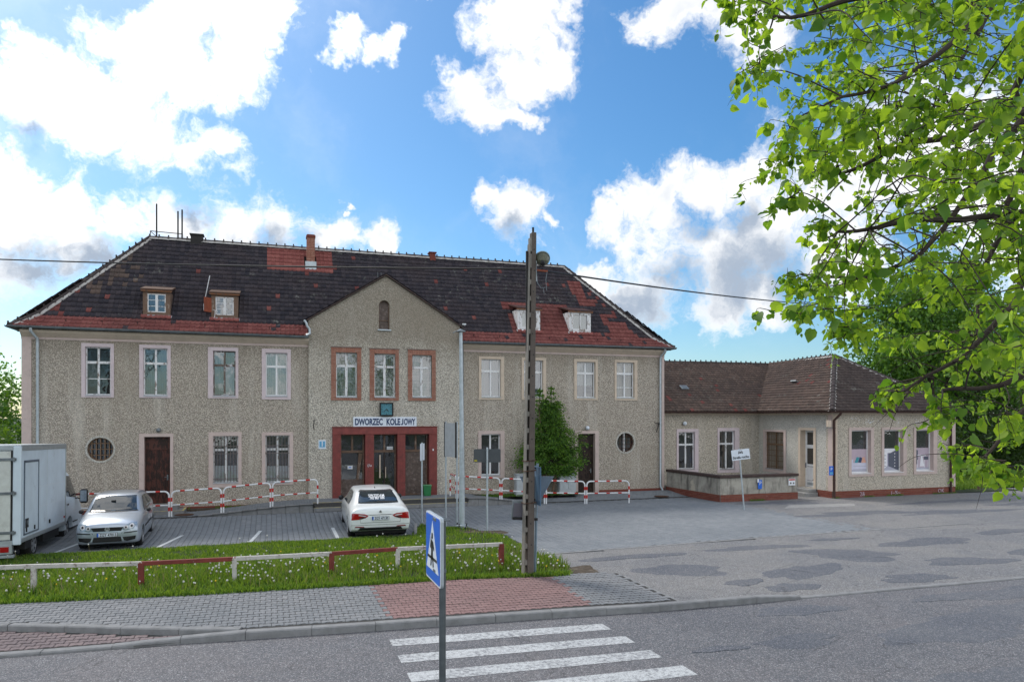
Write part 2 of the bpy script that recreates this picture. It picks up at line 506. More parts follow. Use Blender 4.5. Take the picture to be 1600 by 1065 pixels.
MT = {}
MT['wall_main'] = render_wall_mat('pebble_dash_render', (0.51, 0.455, 0.385))
MT['wall_gable'] = render_wall_mat('pale_pebble_dash_render', (0.60, 0.56, 0.485), 15.0)
MT['wall_annexe'] = render_wall_mat('annexe_render', (0.61, 0.55, 0.46), 16.0)
MT['wall_pale'] = render_wall_mat('smooth_render', (0.62, 0.60, 0.55), 24.0, 0.5)
MT['pink'] = trim_mat('pink_trim_paint', (0.56, 0.455, 0.42))
MT['pinklilac'] = trim_mat('lilac_pink_trim_paint', (0.62, 0.53, 0.55))
MT['cream'] = trim_mat('cream_cornice_paint', (0.60, 0.50, 0.40))
MT['white_peel'] = peeling('white_paint_peeling', (0.72, 0.73, 0.74), (0.24, 0.20, 0.17), 0.42)
MT['white_new'] = simple('white_window_paint', (0.78, 0.79, 0.80), 0.45, var=0.08)
MT['grey_peel'] = peeling('grey_paint_peeling', (0.45, 0.46, 0.48), (0.14, 0.11, 0.09), 0.7)
MT['brown_wood'] = peeling('weathered_brown_wood', (0.16, 0.105, 0.075), (0.30, 0.25, 0.21), 0.35, 0.8)
MT['door_brown'] = peeling('red_brown_door_paint', (0.085, 0.03, 0.022), (0.03, 0.015, 0.012), 0.6, 0.5)
MT['door_dark'] = peeling('dark_brown_door_paint', (0.045, 0.028, 0.022), (0.02, 0.012, 0.01), 0.6, 0.6)
MT['door_grey'] = simple('scuffed_brown_panel', (0.13, 0.095, 0.08), 0.6, var=0.4, dirt=((0.22, 0.18, 0.16), 0.5, 0.7, 9.0))
MT['portal_red'] = simple('red_portal_paint', (0.235, 0.052, 0.045), 0.55, var=0.3, sc=5, bump=0.2, dirt=((0.10, 0.03, 0.03), 0.56, 0.74, 4.0))
MT['mortar_red'] = simple('red_painted_joint', (0.15, 0.03, 0.025), 0.8)
def brick_mat(name, c1, c2, white=0.0):
    t = NT(name); t.set(0.85, 0, 0.2)
    at = t.n('ShaderNodeAttribute', attribute_name='tone').outputs['Fac']
    oi = t.n('ShaderNodeObjectInfo').outputs['Random']
    col = t.mix(at, c1, c2)
    col = t.mix(t.map(t.noise(30, 4), 0.4, 0.7), col, tuple(x * 0.7 for x in c1))
    if white: col = t.mix(t.map(t.noise(9, 6, 0.7), 0.72 - white, 0.78 - white), col, (0.5, 0.45, 0.42))
    t.color(col); t.bump(t.noise(90, 3), 0.3, 0.01)
    return t.m
MT['brick'] = brick_mat('red_brick', (0.34, 0.15, 0.105), (0.42, 0.23, 0.17), 0.10)
MT['brick_dark'] = brick_mat('dark_red_brick', (0.20, 0.06, 0.045), (0.27, 0.10, 0.07), 0.05)
MT['mortar'] = simple('lime_mortar', (0.42, 0.37, 0.32), 0.95, var=0.3, sc=20)
MT['mortar_dark'] = simple('sooty_mortar', (0.22, 0.17, 0.15), 0.95, var=0.3, sc=20)
def tile_mat(name, cs, lich=0.0):
    t = NT(name); t.set(0.78, 0, 0.12)
    at = t.n('ShaderNodeAttribute', attribute_name='tone').outputs['Fac']
    col = t.mix(t.map(at, 0.0, 1.0), cs[0], cs[1])
    col = t.mix(t.map(t.noise(0.55, 5, 0.65), 0.48, 0.72, 0.0, 0.7), col, cs[2])
    col = t.mix(t.map(t.noise(9.0, 5, 0.7), 0.5, 0.8, 0.0, 0.5), col, tuple(x * 0.5 for x in cs[0]))
    if lich: col = t.mix(t.math('MULTIPLY', t.map(t.noise((3, 3, 3), 8, 0.8), 0.56, 0.66), t.map(t.noise(0.5, 3), 0.45, 0.65)), col, (0.26, 0.27, 0.24))
    t.color(col); t.bump(t.noise(40, 4), 0.3, 0.01)
    return t.m
MT['tile_dark'] = tile_mat('sooty_dark_roof_tile', ((0.038, 0.036, 0.046), (0.068, 0.059, 0.068), (0.066, 0.050, 0.052)), 0.6)
MT['tile_red'] = tile_mat('red_roof_tile', ((0.185, 0.062, 0.058), (0.25, 0.095, 0.085), (0.115, 0.05, 0.048)))
MT['tile_new'] = tile_mat('new_red_roof_tile', ((0.25, 0.085, 0.078), (0.32, 0.12, 0.105), (0.21, 0.078, 0.072)))
MT['tile_brown'] = tile_mat('brown_weathered_roof_tile', ((0.098, 0.074, 0.066), (0.155, 0.112, 0.095), (0.075, 0.062, 0.060)), 0.9)
MT['tile_annexe_dark'] = tile_mat('dark_brown_roof_tile', ((0.070, 0.056, 0.054), (0.105, 0.083, 0.076), (0.060, 0.048, 0.048)), 0.5)
MT['ridge'] = tile_mat('mossy_ridge_tile', ((0.06, 0.05, 0.05), (0.13, 0.10, 0.085), (0.1, 0.09, 0.08)), 0.9)
MT['ridge_mortar'] = simple('pale_ridge_mortar', (0.50, 0.48, 0.46), 0.9, var=0.45, sc=5)
MT['underlay'] = simple('roof_underlay', (0.02, 0.018, 0.018), 0.9)
MT['zinc'] = simple('weathered_zinc', (0.22, 0.25, 0.27), 0.5, 0.6, 0.35, 4.0)
MT['zinc_light'] = simple('galvanised_steel', (0.48, 0.54, 0.58), 0.42, 0.45, 0.2, 8.0)
MT['rust_brown'] = simple('brown_painted_pipe', (0.065, 0.03, 0.024), 0.6, 0.0, 0.4, 5.0)
MT['rust'] = simple('rusty_iron', (0.11, 0.06, 0.04), 0.85, 0.2, 0.4, 20)
MT['rust_bars'] = simple('rusty_window_bars', (0.24, 0.15, 0.09), 0.85, 0.1, 0.4, 20)
MT['bars_grey'] = simple('grey_window_bars', (0.20, 0.17, 0.16), 0.8, 0.1, 0.4, 20)
MT['black'] = simple('black_plastic', (0.012, 0.012, 0.013), 0.45, var=0.2)
MT['dark_iron'] = simple('dark_iron', (0.03, 0.028, 0.028), 0.6, 0.4, 0.3)
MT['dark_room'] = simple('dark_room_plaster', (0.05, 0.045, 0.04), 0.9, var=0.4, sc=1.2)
MT['glass'] = glass_mat('old_window_glass')
MT['glass_dark'] = glass_mat('dark_window_glass', clear=0.35, gloss=0.12)
MT['glass_patterned'] = glass_mat('patterned_glass', clear=0.4, gloss=0.3)
MT['car_glass'] = simple('car_glass', (.018, .030, .042), .04, var=.3, sc=3, spec=.9)
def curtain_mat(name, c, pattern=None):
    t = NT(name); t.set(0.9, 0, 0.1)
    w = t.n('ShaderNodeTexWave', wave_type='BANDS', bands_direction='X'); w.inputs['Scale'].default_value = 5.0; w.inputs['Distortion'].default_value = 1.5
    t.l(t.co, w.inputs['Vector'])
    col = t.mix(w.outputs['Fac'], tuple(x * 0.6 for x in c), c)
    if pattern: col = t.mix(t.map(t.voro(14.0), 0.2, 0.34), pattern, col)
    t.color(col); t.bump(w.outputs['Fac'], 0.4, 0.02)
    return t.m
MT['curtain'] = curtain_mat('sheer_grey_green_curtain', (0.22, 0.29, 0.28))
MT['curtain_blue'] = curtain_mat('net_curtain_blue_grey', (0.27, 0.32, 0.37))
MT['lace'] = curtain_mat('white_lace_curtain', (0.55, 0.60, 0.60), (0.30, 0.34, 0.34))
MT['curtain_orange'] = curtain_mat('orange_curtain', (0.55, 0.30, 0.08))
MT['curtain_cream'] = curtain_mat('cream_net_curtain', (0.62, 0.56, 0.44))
def diamond():
    t = NT('diamond_patterned_curtain'); t.set(0.9, 0, 0.1)
    x = t.n('ShaderNodeTexChecker', i_Scale=11.0); mp = t.n('ShaderNodeMapping'); mp.inputs['Rotation'].default_value = (0, radians(45), 0); mp.inputs['Scale'].default_value = (1, 0, 1)
    t.l(t.co, mp.inputs[0]); t.l(mp.outputs[0], x.inputs['Vector']); t.color(t.mix(x.outputs['Fac'], (0.055, 0.08, 0.08), (0.12, 0.155, 0.135))); return t.m
MT['diamond'] = diamond()
MT['paper'] = simple('white_paper', (0.75, 0.78, 0.82), 0.7, var=0.1)
MT['sign_white'] = simple('white_sign_enamel', (0.70, 0.76, 0.84), 0.45, var=0.06)
MT['navy'] = simple('navy_lettering', (0.012, 0.035, 0.12), 0.5)
MT['sign_blue'] = simple('blue_sign_film', (0.012, 0.13, 0.62), 0.38, var=0.06)
MT['blue_plate'] = simple('light_blue_plate', (0.12, 0.38, 0.62), 0.4)
MT['white_rail'] = simple('white_railing_paint', (0.75, 0.77, 0.79), 0.42, var=0.12, dirt=((0.4, 0.35, 0.32), 0.66, 0.74, 9.0))
MT['red_rail'] = simple('red_railing_paint', (0.50, 0.028, 0.022), 0.45, var=0.15)
MT['fence_red'] = simple('worn_red_fence_paint', (0.21, 0.04, 0.03), 0.65, var=0.35, dirt=((0.30, 0.24, 0.22), 0.64, 0.74, 12.0))
MT['fence_white'] = simple('worn_white_fence_paint', (0.55, 0.53, 0.50), 0.7, var=0.25, dirt=((0.20, 0.15, 0.13), 0.56, 0.66, 9.0))
MT['yellow_line'] = simple('yellow_step_paint', (0.62, 0.52, 0.16), 0.75, var=0.3, dirt=((0.3, 0.3, 0.29), 0.5, 0.62, 12.0))
def concrete(name, c, sc=4.0, stain=(0.16, 0.15, 0.14)):
    t = NT(name); t.set(0.9, 0, 0.2)
    oi = t.n('ShaderNodeObjectInfo').outputs['Random']
    col = t.mix(t.map(t.noise(sc, 7, 0.68), 0.38, 0.68), c, tuple(x * 0.68 for x in c))
    col = t.mix(t.map(t.noise(sc * 9, 5, 0.7), 0.62, 0.72, 0.0, 0.6), col, stain)
    col = t.mix(t.map(oi, 0, 1, 0.0, 0.25), col, tuple(x * 0.7 for x in c))
    t.color(col); t.bump(t.noise(sc * 22, 4), 0.4, 0.01)
    return t.m
MT['kerb'] = concrete('kerb_concrete', (0.27, 0.275, 0.28))
MT['concrete'] = concrete('weathered_concrete', (0.34, 0.34, 0.335))
MT['pole_concrete'] = concrete('old_pole_concrete', (0.14, 0.12, 0.105), 3.0, (0.06, 0.05, 0.045))
MT['pole_concrete_light'] = concrete('old_pole_concrete_flange', (0.25, 0.235, 0.21), 3.0, (0.08, 0.06, 0.05))
MT['parapet'] = None
def parapet_mat():
    t = NT('stained_parapet_render'); t.set(0.92, 0, 0.15)
    col = t.mix(t.map(t.noise(2.2, 7, 0.7), 0.38, 0.66), (0.42, 0.40, 0.35), (0.25, 0.235, 0.21))
    col = t.mix(t.map(t.noise((4, 4, 0.6), 5, 0.7), 0.52, 0.66, 0, 0.8), col, (0.09, 0.085, 0.08))
    col = t.mix(t.map(t.noise(1.1, 3, 0.5), 0.60, 0.63), col, (0.50, 0.46, 0.38))
    t.color(col); t.bump(t.noise(30, 6), 0.6, 0.02); return t.m
MT['parapet'] = parapet_mat()
def paver_mat(name, c1, c2, c3):
    t = NT(name); t.set(0.85, 0, 0.25)
    at = t.n('ShaderNodeAttribute', attribute_name='tone').outputs['Fac']
    oi = t.n('ShaderNodeObjectInfo')
    r = t.math('FRACT', t.math('ADD', at, oi.outputs['Random']))
    geo = t.n('ShaderNodeNewGeometry').outputs['Position']
    big = t.n('ShaderNodeTexNoise', i_Scale=0.5, i_Detail=5.0, i_Roughness=0.6); t.l(geo, big.inputs['Vector'])
    fine = t.n('ShaderNodeTexNoise', i_Scale=55.0, i_Detail=4.0, i_Roughness=0.7); t.l(geo, fine.inputs['Vector'])
    col = t.mix(r, c1, c2)
    col = t.mix(t.map(big.outputs['Fac'], 0.42, 0.68, 0, 0.65), col, c3)
    col = t.mix(t.map(fine.outputs['Fac'], 0.45, 0.75, 0, 0.55), col, tuple(x * 0.5 for x in c1))
    t.color(col)
    b = t.n('ShaderNodeBump', i_Strength=0.35, i_Distance=0.006); t.l(fine.outputs['Fac'], b.inputs['Height']); t.l(b.outputs[0], t.p.inputs['Normal'])
    return t.m
MT['paver_grey'] = paver_mat('grey_concrete_paver', (0.205, 0.215, 0.225), (0.26, 0.265, 0.275), (0.17, 0.185, 0.20))
MT['paver_yard'] = paver_mat('blue_grey_yard_paver', (0.195, 0.215, 0.235), (0.245, 0.262, 0.28), (0.165, 0.185, 0.205))
MT['paver_red'] = paver_mat('red_concrete_paver', (0.24, 0.150, 0.145), (0.29, 0.185, 0.178), (0.22, 0.155, 0.152))
MT['paver_layby'] = paver_mat('faded_red_paver', (0.185, 0.15, 0.155), (0.235, 0.185, 0.185), (0.15, 0.125, 0.13))
MT['joint'] = simple('sandy_paver_joint', (0.055, 0.054, 0.052), 0.95, var=0.35, sc=30)
MT['soil'] = simple('dry_soil', (0.085, 0.065, 0.045), 0.95, var=0.45, sc=9, bump=0.6, bsc=20, dirt=((0.19, 0.16, 0.13), 0.55, 0.7, 6.0))
MT['lawn_base'] = simple('turf_base', (0.028, 0.048, 0.012), 0.95, var=0.5, sc=5, bump=0.6, bsc=25, dirt=((0.08, 0.065, 0.04), 0.6, 0.72, 2.2))

def asphalt_mat(name, base, patch, speck=0.5, wear=(0.22, 0.22, 0.22)):
    t = NT(name); t.set(0.8, 0, 0.3)
    big = t.noise(0.35, 6, 0.6, dist=0.6)
    col = t.mix(t.map(big, 0.40, 0.62), base, patch)
    med = t.noise(1.6, 6, 0.7, dist=1.0)
    col = t.mix(t.map(med, 0.5, 0.7, 0, 0.55), col, wear)
    v = t.voro(75.0, out='Color')
    sep = t.n('ShaderNodeSeparateColor'); t.l(v, sep.inputs[0])
    col = t.mix(t.map(sep.outputs[0], 0.80, 0.9, 0, speck), col, (0.42, 0.42, 0.44))
    col = t.mix(t.map(sep.outputs[1], 0.75, 0.9, 0, speck), col, (0.035, 0.037, 0.042))
    v2 = t.voro(48.0, out='Color')
    sep2 = t.n('ShaderNodeSeparateColor'); t.l(v2, sep2.inputs[0])
    col = t.mix(t.map(sep2.outputs[0], 0.90, 0.96, 0, speck * 0.6), col, (0.34, 0.30, 0.30))
    # hairline cracks
    cr = t.voro(0.55, 'DISTANCE_TO_EDGE')
    nn = t.noise(3.0, 4)
    f = t.math('MULTIPLY', t.map(cr, 0.0, 0.012, 1.0, 0.0), t.map(nn, 0.48, 0.56))
    col = t.mix(t.math('MULTIPLY', f, 0.45), col, (0.03, 0.03, 0.032))
    t.color(col)
    t.bump(t.math('ADD', t.math('MULTIPLY', med, 0.8), t.math('MULTIPLY', t.noise(120, 3), 0.4)), 0.5, 0.015)
    return t.m
MT['asphalt'] = asphalt_mat('road_asphalt', (0.108, 0.113, 0.125), (0.130, 0.128, 0.136), 0.6, (0.17, 0.17, 0.175))
MT['asphalt_side'] = asphalt_mat('old_side_road_asphalt', (0.150, 0.155, 0.163), (0.195, 0.193, 0.188), 0.6, (0.24, 0.235, 0.225))
MT['asphalt_patch'] = asphalt_mat('repair_asphalt', (0.088, 0.097, 0.116), (0.115, 0.122, 0.136), 0.4, (0.15, 0.153, 0.162))
def paint_mat():
    t = NT('worn_road_paint'); t.set(0.7, 0, 0.3)
    f = t.map(t.math('ADD', t.noise(14, 8, 0.75), t.math('MULTIPLY', t.noise(1.3, 3), .25)), 0.60, 0.72)
    f2 = t.map(t.noise(70, 4, 0.7), 0.52, 0.60)
    fm = t.math('MAXIMUM', t.math('MULTIPLY', f, 0.8), t.math('MULTIPLY', f2, 0.75))
    t.color(t.mix(fm, (0.52, 0.54, 0.55), (0.13, 0.133, 0.145))); return t.m
MT['road_paint'] = paint_mat()
MT['bay_paint'] = simple('parking_bay_paint', (0.62, 0.66, 0.68), 0.7, var=0.2, sc=12, dirt=((0.3, 0.32, 0.33), 0.6, 0.7, 25.0))
def foliage(name, c1, c2, trans=0.45, back=None):
    m = bpy.data.materials.new(name); m.use_nodes = True; t = m.node_tree; t.nodes.clear()
    out = t.nodes.new('ShaderNodeOutputMaterial')
    at = t.nodes.new('ShaderNodeAttribute'); at.attribute_name = 'tone'
    oi = t.nodes.new('ShaderNodeObjectInfo')
    ad = t.nodes.new('ShaderNodeMath'); ad.operation = 'ADD'; t.links.new(at.outputs['Fac'], ad.inputs[0]); t.links.new(oi.outputs['Random'], ad.inputs[1])
    fr = t.nodes.new('ShaderNodeMath'); fr.operation = 'FRACT'; t.links.new(ad.outputs[0], fr.inputs[0])
    mc = t.nodes.new('ShaderNodeMix'); mc.data_type = 'RGBA'; t.links.new(fr.outputs[0], mc.inputs[0])
    mc.inputs[6].default_value = (*c1, 1); mc.inputs[7].default_value = (*c2, 1)
    p = t.nodes.new('ShaderNodeBsdfPrincipled'); p.inputs['Roughness'].default_value = 0.5; p.inputs['Specular IOR Level'].default_value = 0.3
    t.links.new(mc.outputs[2], p.inputs['Base Color'])
    tl = t.nodes.new('ShaderNodeBsdfTranslucent')
    mt = t.nodes.new('ShaderNodeMix'); mt.data_type = 'RGBA'; mt.blend_type = 'MULTIPLY'; mt.inputs[0].default_value = 1.0
    t.links.new(mc.outputs[2], mt.inputs[6]); mt.inputs[7].default_value = (2.6, 2.3, 0.7, 1) if back is None else (*back, 1)
    t.links.new(mt.outputs[2], tl.inputs[0])
    ms = t.nodes.new('ShaderNodeMixShader'); ms.inputs[0].default_value = trans
    t.links.new(p.outputs[0], ms.inputs[1]); t.links.new(tl.outputs[0], ms.inputs[2]); t.links.new(ms.outputs[0], out.inputs[0])
    return m
MT['linden'] = foliage('linden_leaf', (0.06, 0.15, 0.028), (0.23, 0.36, 0.05), 0.55)
MT['tree_green'] = foliage('tree_leaf', (0.045, 0.12, 0.025), (0.10, 0.20, 0.04), 0.4)
MT['tree_dark'] = foliage('dark_tree_leaf', (0.018, 0.045, 0.012), (0.04, 0.08, 0.02), 0.25)
MT['bush'] = foliage('bush_leaf', (0.05, 0.12, 0.02), (0.11, 0.20, 0.035), 0.35)
MT['spruce'] = foliage('spruce_needle', (0.03, 0.09, 0.018), (0.13, 0.25, 0.04), 0.35)
MT['grass'] = foliage('grass_blade', (0.045, 0.115, 0.018), (0.16, 0.25, 0.045), 0.35)
MT['grass_dry'] = foliage('dry_grass_stalk', (0.30, 0.25, 0.14), (0.22, 0.2, 0.1), 0.3, (1.3, 1.2, 0.8))
MT['seed_head'] = simple('dandelion_seed_head', (0.62, 0.62, 0.58), 0.95)
MT['dandelion'] = simple('dandelion_flower', (0.70, 0.48, 0.02), 0.8)
MT['bark'] = simple('dark_bark', (0.055, 0.042, 0.034), 0.9, var=0.5, sc=12, bump=0.6, bsc=30)
MT['bark_light'] = simple('brown_bark', (0.16, 0.11, 0.075), 0.9, var=0.4, sc=12, bump=0.6, bsc=30)
# ------------------------------------------------------------------ ground, road, pavings
def struct(name, label=None):
    o = bpy.data.objects.new(name, None); C.objects.link(o); o['kind'] = 'structure'
    if label: o['label'] = label
    return o

def grid_sheet(name, x0, x1, y0, y1, step, zf, mat, keep=None, **pr):
    nx = int(math.ceil((x1 - x0) / step)); ny = int(math.ceil((y1 - y0) / step))
    vs = []; idx = {}
    fs = []
    def vid(i, j):
        if (i, j) not in idx:
            x = x0 + (x1 - x0) * i / nx; y = y0 + (y1 - y0) * j / ny
            idx[(i, j)] = len(vs); vs.append((x, y, zf(x, y)))
        return idx[(i, j)]
    for i in range(nx):
        for j in range(ny):
            xc = x0 + (x1 - x0) * (i + .5) / nx; yc = y0 + (y1 - y0) * (j + .5) / ny
            if keep is None or keep(xc, yc): fs.append((vid(i, j), vid(i + 1, j), vid(i + 1, j + 1), vid(i, j + 1)))
    me = np_mesh(name, vs, fs, mat)
    return put(name, me, **pr)

def lerp_line(pts, x):
    if x <= pts[0][0]: return pts[0][1] + (pts[1][1] - pts[0][1]) / (pts[1][0] - pts[0][0]) * (x - pts[0][0])
    for (a, b), (c, d) in zip(pts, pts[1:]):
        if x <= c: return b + (d - b) * (x - a) / (c - a)
    return pts[-1][1] + (pts[-1][1] - pts[-2][1]) / (pts[-1][0] - pts[-2][0]) * (x - pts[-1][0])

KERB = [(-20, 13.45), (-3.83, 12.62), (-1.32, 12.50), (1.79, 12.22), (5.19, 11.97), (7.0, 11.78), (9.9, 11.72), (16.0, 11.6)]     # road edge
LAYBY = [(-20, 14.05), (-4.26, 14.03), (-4.0, 14.0), (-2.46, 13.30), (-1.35, 12.85), (-0.5, 12.58)]                                 # pavement edge round the lay-by
GFRONT = [(-20, 17.2), (-4.8, 15.8), (-1.47, 15.38), (2.23, 15.14), (3.86, 15.08), (5.95, 14.7)]
BACKK = [(6.4, 17.62), (9.55, 17.66), (13.95, 17.92), (19.85, 18.06), (24.8, 18.25), (60, 19.4)]
YARD_Y0 = 22.85
def kerb_y(x): return lerp_line(KERB, x)
def front_y(x): return lerp_line(GFRONT, x)
def back_y(x): return lerp_line(BACKK, x)
PZ = 0.12                                   # pavement above the road

# one sheet to the horizon
grid_sheet('ground', -900, 900, -300, 1500, 60, lambda x, y: -0.45, MT['lawn_base'], kind='structure')
# asphalt: carriageway, the side road mouth and the forecourt of the annexe
def road_keep(x, y): return (y < kerb_y(x) + 0.05) or (x > 7.2 and y < back_y(x) - 0.55) or x > 17
grid_sheet('road', -60, 70, -30, 13.5, 0.5, lambda x, y: 0.0, MT['asphalt'], lambda x, y: y < kerb_y(x) + 0.3, kind='structure')
grid_sheet('side_road', 5.2, 70, 11.5, 18.5, 0.25, lambda x, y: 0.006 + 0.045 * sm(11.7, 12.6, y) - 0.04 * sm(16.0, 17.6, y),
           MT['asphalt_side'], lambda x, y: y > kerb_y(x) + 0.1 and y < back_y(x) - 0.02 and (x > 7.25 or y > 14.15), kind='structure')
grid_sheet('forecourt', 17.9, 70, 17.8, 29.5, 0.5, lambda x, y: 0.0 + 0.0 * x, MT['asphalt_side'],
           lambda x, y: y > back_y(x) - 0.3 and not (x > 30.9 and y > 26.2 + 0.1 * (x - 31)), kind='structure')

def blob_poly(cx, cy, rx, ry, seed, n=22, rough=0.22, ang=0.0):
    r = random.Random(seed); ph = [r.uniform(0, 6.28) for _ in range(4)]
    out = []
    for k in range(n):
        a = 2 * pi * k / n
        q = 1 + rough * (0.6 * sin(2 * a + ph[0]) + 0.6 * sin(3 * a + ph[1]) + 0.4 * sin(5 * a + ph[2]) + 0.3 * sin(7 * a + ph[3])) + r.uniform(-.07, .07)
        x = rx * q * cos(a); y = ry * q * sin(a)
        out.append((cx + x * cos(ang) - y * sin(ang), cy + x * sin(ang) + y * cos(ang)))
    return out
def patch(poly, z, mat, name='asphalt_patch', parent=None):
    m = M(); n = len(poly)
    cx = sum(p[0] for p in poly) / n; cy = sum(p[1] for p in poly) / n
    vs = [(cx, cy, z(cx, cy) + 0.003)] + [(cx + (p[0] - cx) * .93, cy + (p[1] - cy) * .93, z(*p) + 0.003) for p in poly] + [(p[0], p[1], z(*p) - 0.012) for p in poly]
    fs = [(0, 1 + k, 1 + (k + 1) % n) for k in range(n)] + [(1 + k, 1 + n + k, 1 + n + (k + 1) % n, 1 + (k + 1) % n) for k in range(n)]
    m.add(vs, fs); return m.build(name, mat, parent, fix=False, kind='stuff' if name == 'bare_soil' else None)
sr_z = lambda x, y: 0.045 * sm(11.7, 12.6, y) - 0.04 * sm(16.0, 17.6, y) + 0.004
r_z = lambda x, y: 0.004
patches_road = struct('road_repairs')
for i, (x, y, rx, ry, a) in enumerate([
        (10.9, 9.2, 1.7, 0.55, .1), (13.2, 9.6, 1.9, 0.75, -.1), (8.0, 9.55, .75, .33, 0), (12.6, 8.0, 1.1, .42, .15), (9.4, 7.3, .95, .45, .1),
        (7.9, 7.55, .5, .2, 0), (10.4, 6.5, 1.0, .4, 0), (7.6, 6.6, .75, .4, .2), (14.6, 10.8, 1.8, .45, 0), (16.5, 9.8, 1.6, .6, 0), (9.3, 11.05, 1.0, .3, 0), (6.6, 9.6, .5, .12, .1),
        (12.8, 10.9, 0.9, .25, 0), (-3.0, 9.5, 1.3, .5, 0)]):
    patch(blob_poly(x, y, rx, ry, i, n=40), lambda a, b, i=i: .001 + .0006 * i, MT['asphalt_patch'], parent=patches_road)
for i, (x, y, rx, ry, a) in enumerate([
        (9.0, 14.6, 1.0, .7, 0), (11.6, 13.6, 1.2, .55, .3), (14.1, 14.9, 1.3, .8, -.3), (17.6, 15.7, 1.7, .5, 0), (12.5, 16.5, 1.5, .35, 0), (10.3, 12.45, .6, .3, 0),
        (13.5, 12.3, 1.0, .3, -.1), (16.2, 13.3, 1.1, .5, -.1), (19.5, 13.4, 1.5, .6, 0), (21.6, 16.4, 1.3, .4, 0), (15.5, 17.0, .8, .2, 0), (8.7, 16.4, 1.4, .3, 0), (9.6, 13.1, .5, .25, 0)]):
    patch(blob_poly(x, y, rx, ry, 40 + i, ang=a, n=40), lambda a, b, i=i: sr_z(a, b) + .004 + .0006 * i, MT['asphalt_patch'], parent=patches_road)
for i, (x, y, rx, ry) in enumerate([(20.6, 21.4, 2.2, .6), (24.5, 20.6, 2.5, .5), (27, 23.2, 2.6, .35), (20.2, 25.0, 1.6, .5), (30, 21.5, 2.5, .5)]):
    patch(blob_poly(x, y, rx, ry, 80 + i, rough=.35, n=40), lambda x, y, i=i: 0.002 + .0006 * i, MT['asphalt_patch'], parent=patches_road)
patch([(19.0, 23.5), (22.3, 23.2), (22.9, 23.9), (19.9, 24.3)], lambda x, y: 0.006, MT['concrete'], 'concrete_apron', patches_road)

# zebra crossing, stripe ends as worn as the photo's
crossing = struct('pedestrian_crossing')
for k in range(7):
    yl = 11.69 - 0.80 * k; yr = 11.42 - 0.76 * k
    xr = 5.45 + 0.045 * k if k != 3 else 5.64
    w = 0.36 if k != 3 else 0.40
    m = M(); n = 14
    for q in range(n):
        a = q / n; b = (q + 1) / n
        xa = 1.80 + (xr - 1.80) * a; xb = 1.80 + (xr - 1.80) * b
        ya = yl + (yr - yl) * a; yb = yl + (yr - yl) * b
        m.quad((xa, ya - w, .004), (xb, yb - w, .004), (xb, yb, .004), (xa, ya, .004))
    m.build('crosswalk_stripe', MT['road_paint'], crossing, fix=False)

# kerb stones
def kerb_run(parent, pts, z0, z1, w, L=1.0, name='kerb_stone', mat=None, gap=0.008, drop=None, side=1):
    """Stones along a polyline; pts is the front top edge, the stone lies to its left times side."""
    mat = mat or MT['kerb']
    seg = [(Vector((*a, 0)), Vector((*b, 0))) for a, b in zip(pts, pts[1:])]
    lens = [(b - a).length for a, b in seg]; tot = sum(lens)
    def at(s):
        for (a, b), l in zip(seg, lens):
            if s <= l or (a, b) == seg[-1]: return a + (b - a) * (s / l)
            s -= l
    n = max(1, int(round(tot / L)))
    for k in range(n):
        a = at(tot * k / n); b = at(tot * (k + 1) / n); d = (b - a).normalized(); nrm = Vector((-d.y, d.x, 0)) * side
        a2 = a + d * gap / 2; b2 = b - d * gap / 2
        jz = random.uniform(-.004, .004)
        c = .018
        m = M()
        def ring(p):
            za = (z1(p.x) if callable(z1) else z1) + jz
            return [(p.x, p.y, z0), (p.x, p.y, za - c), (p.x + nrm.x * c, p.y + nrm.y * c, za), (p.x + nrm.x * w, p.y + nrm.y * w, za), (p.x + nrm.x * w, p.y + nrm.y * w, z0)]
        m.add(ring(a2) + ring(b2), [(0, 1, 6, 5), (1, 2, 7, 6), (2, 3, 8, 7), (3, 4, 9, 8), (0, 4, 3, 2, 1), (5, 6, 7, 8, 9)])
        m.build(name, mat, parent)
kerb = struct('kerb')
def line_pts(f, xs): return [(x, f(x)) for x in xs]
kerb_run(kerb, line_pts(kerb_y, [-0.4, 1.79, 5.19, 7.0, 9.9]), -0.3, lambda x: PZ + 0.005 - .07 * sm(9.3, 9.9, x), 0.16)
kerb_run(kerb, line_pts(kerb_y, [9.9, 14.0, 16.5]), -0.3, 0.03, 0.14)
low_kerb = struct('kerb')
kerb_run(low_kerb, line_pts(kerb_y, [-14, -3.83, -1.32, -0.4]), -0.3, lambda x: 0.045 + .08 * sm(-2.6, -.4, x), 0.16)
kerb_run(low_kerb, [(x, lerp_line(LAYBY, x)) for x in (-14, -4.26, -4.0, -2.46, -1.35, -0.5)], -0.3, PZ + 0.02, 0.15)

run_e = [(7.36, kerb_y(7.36) + .17), (7.36, 14.25)]
kerb_run(kerb, run_e, -.2, PZ - .01, 0.07, side=1)
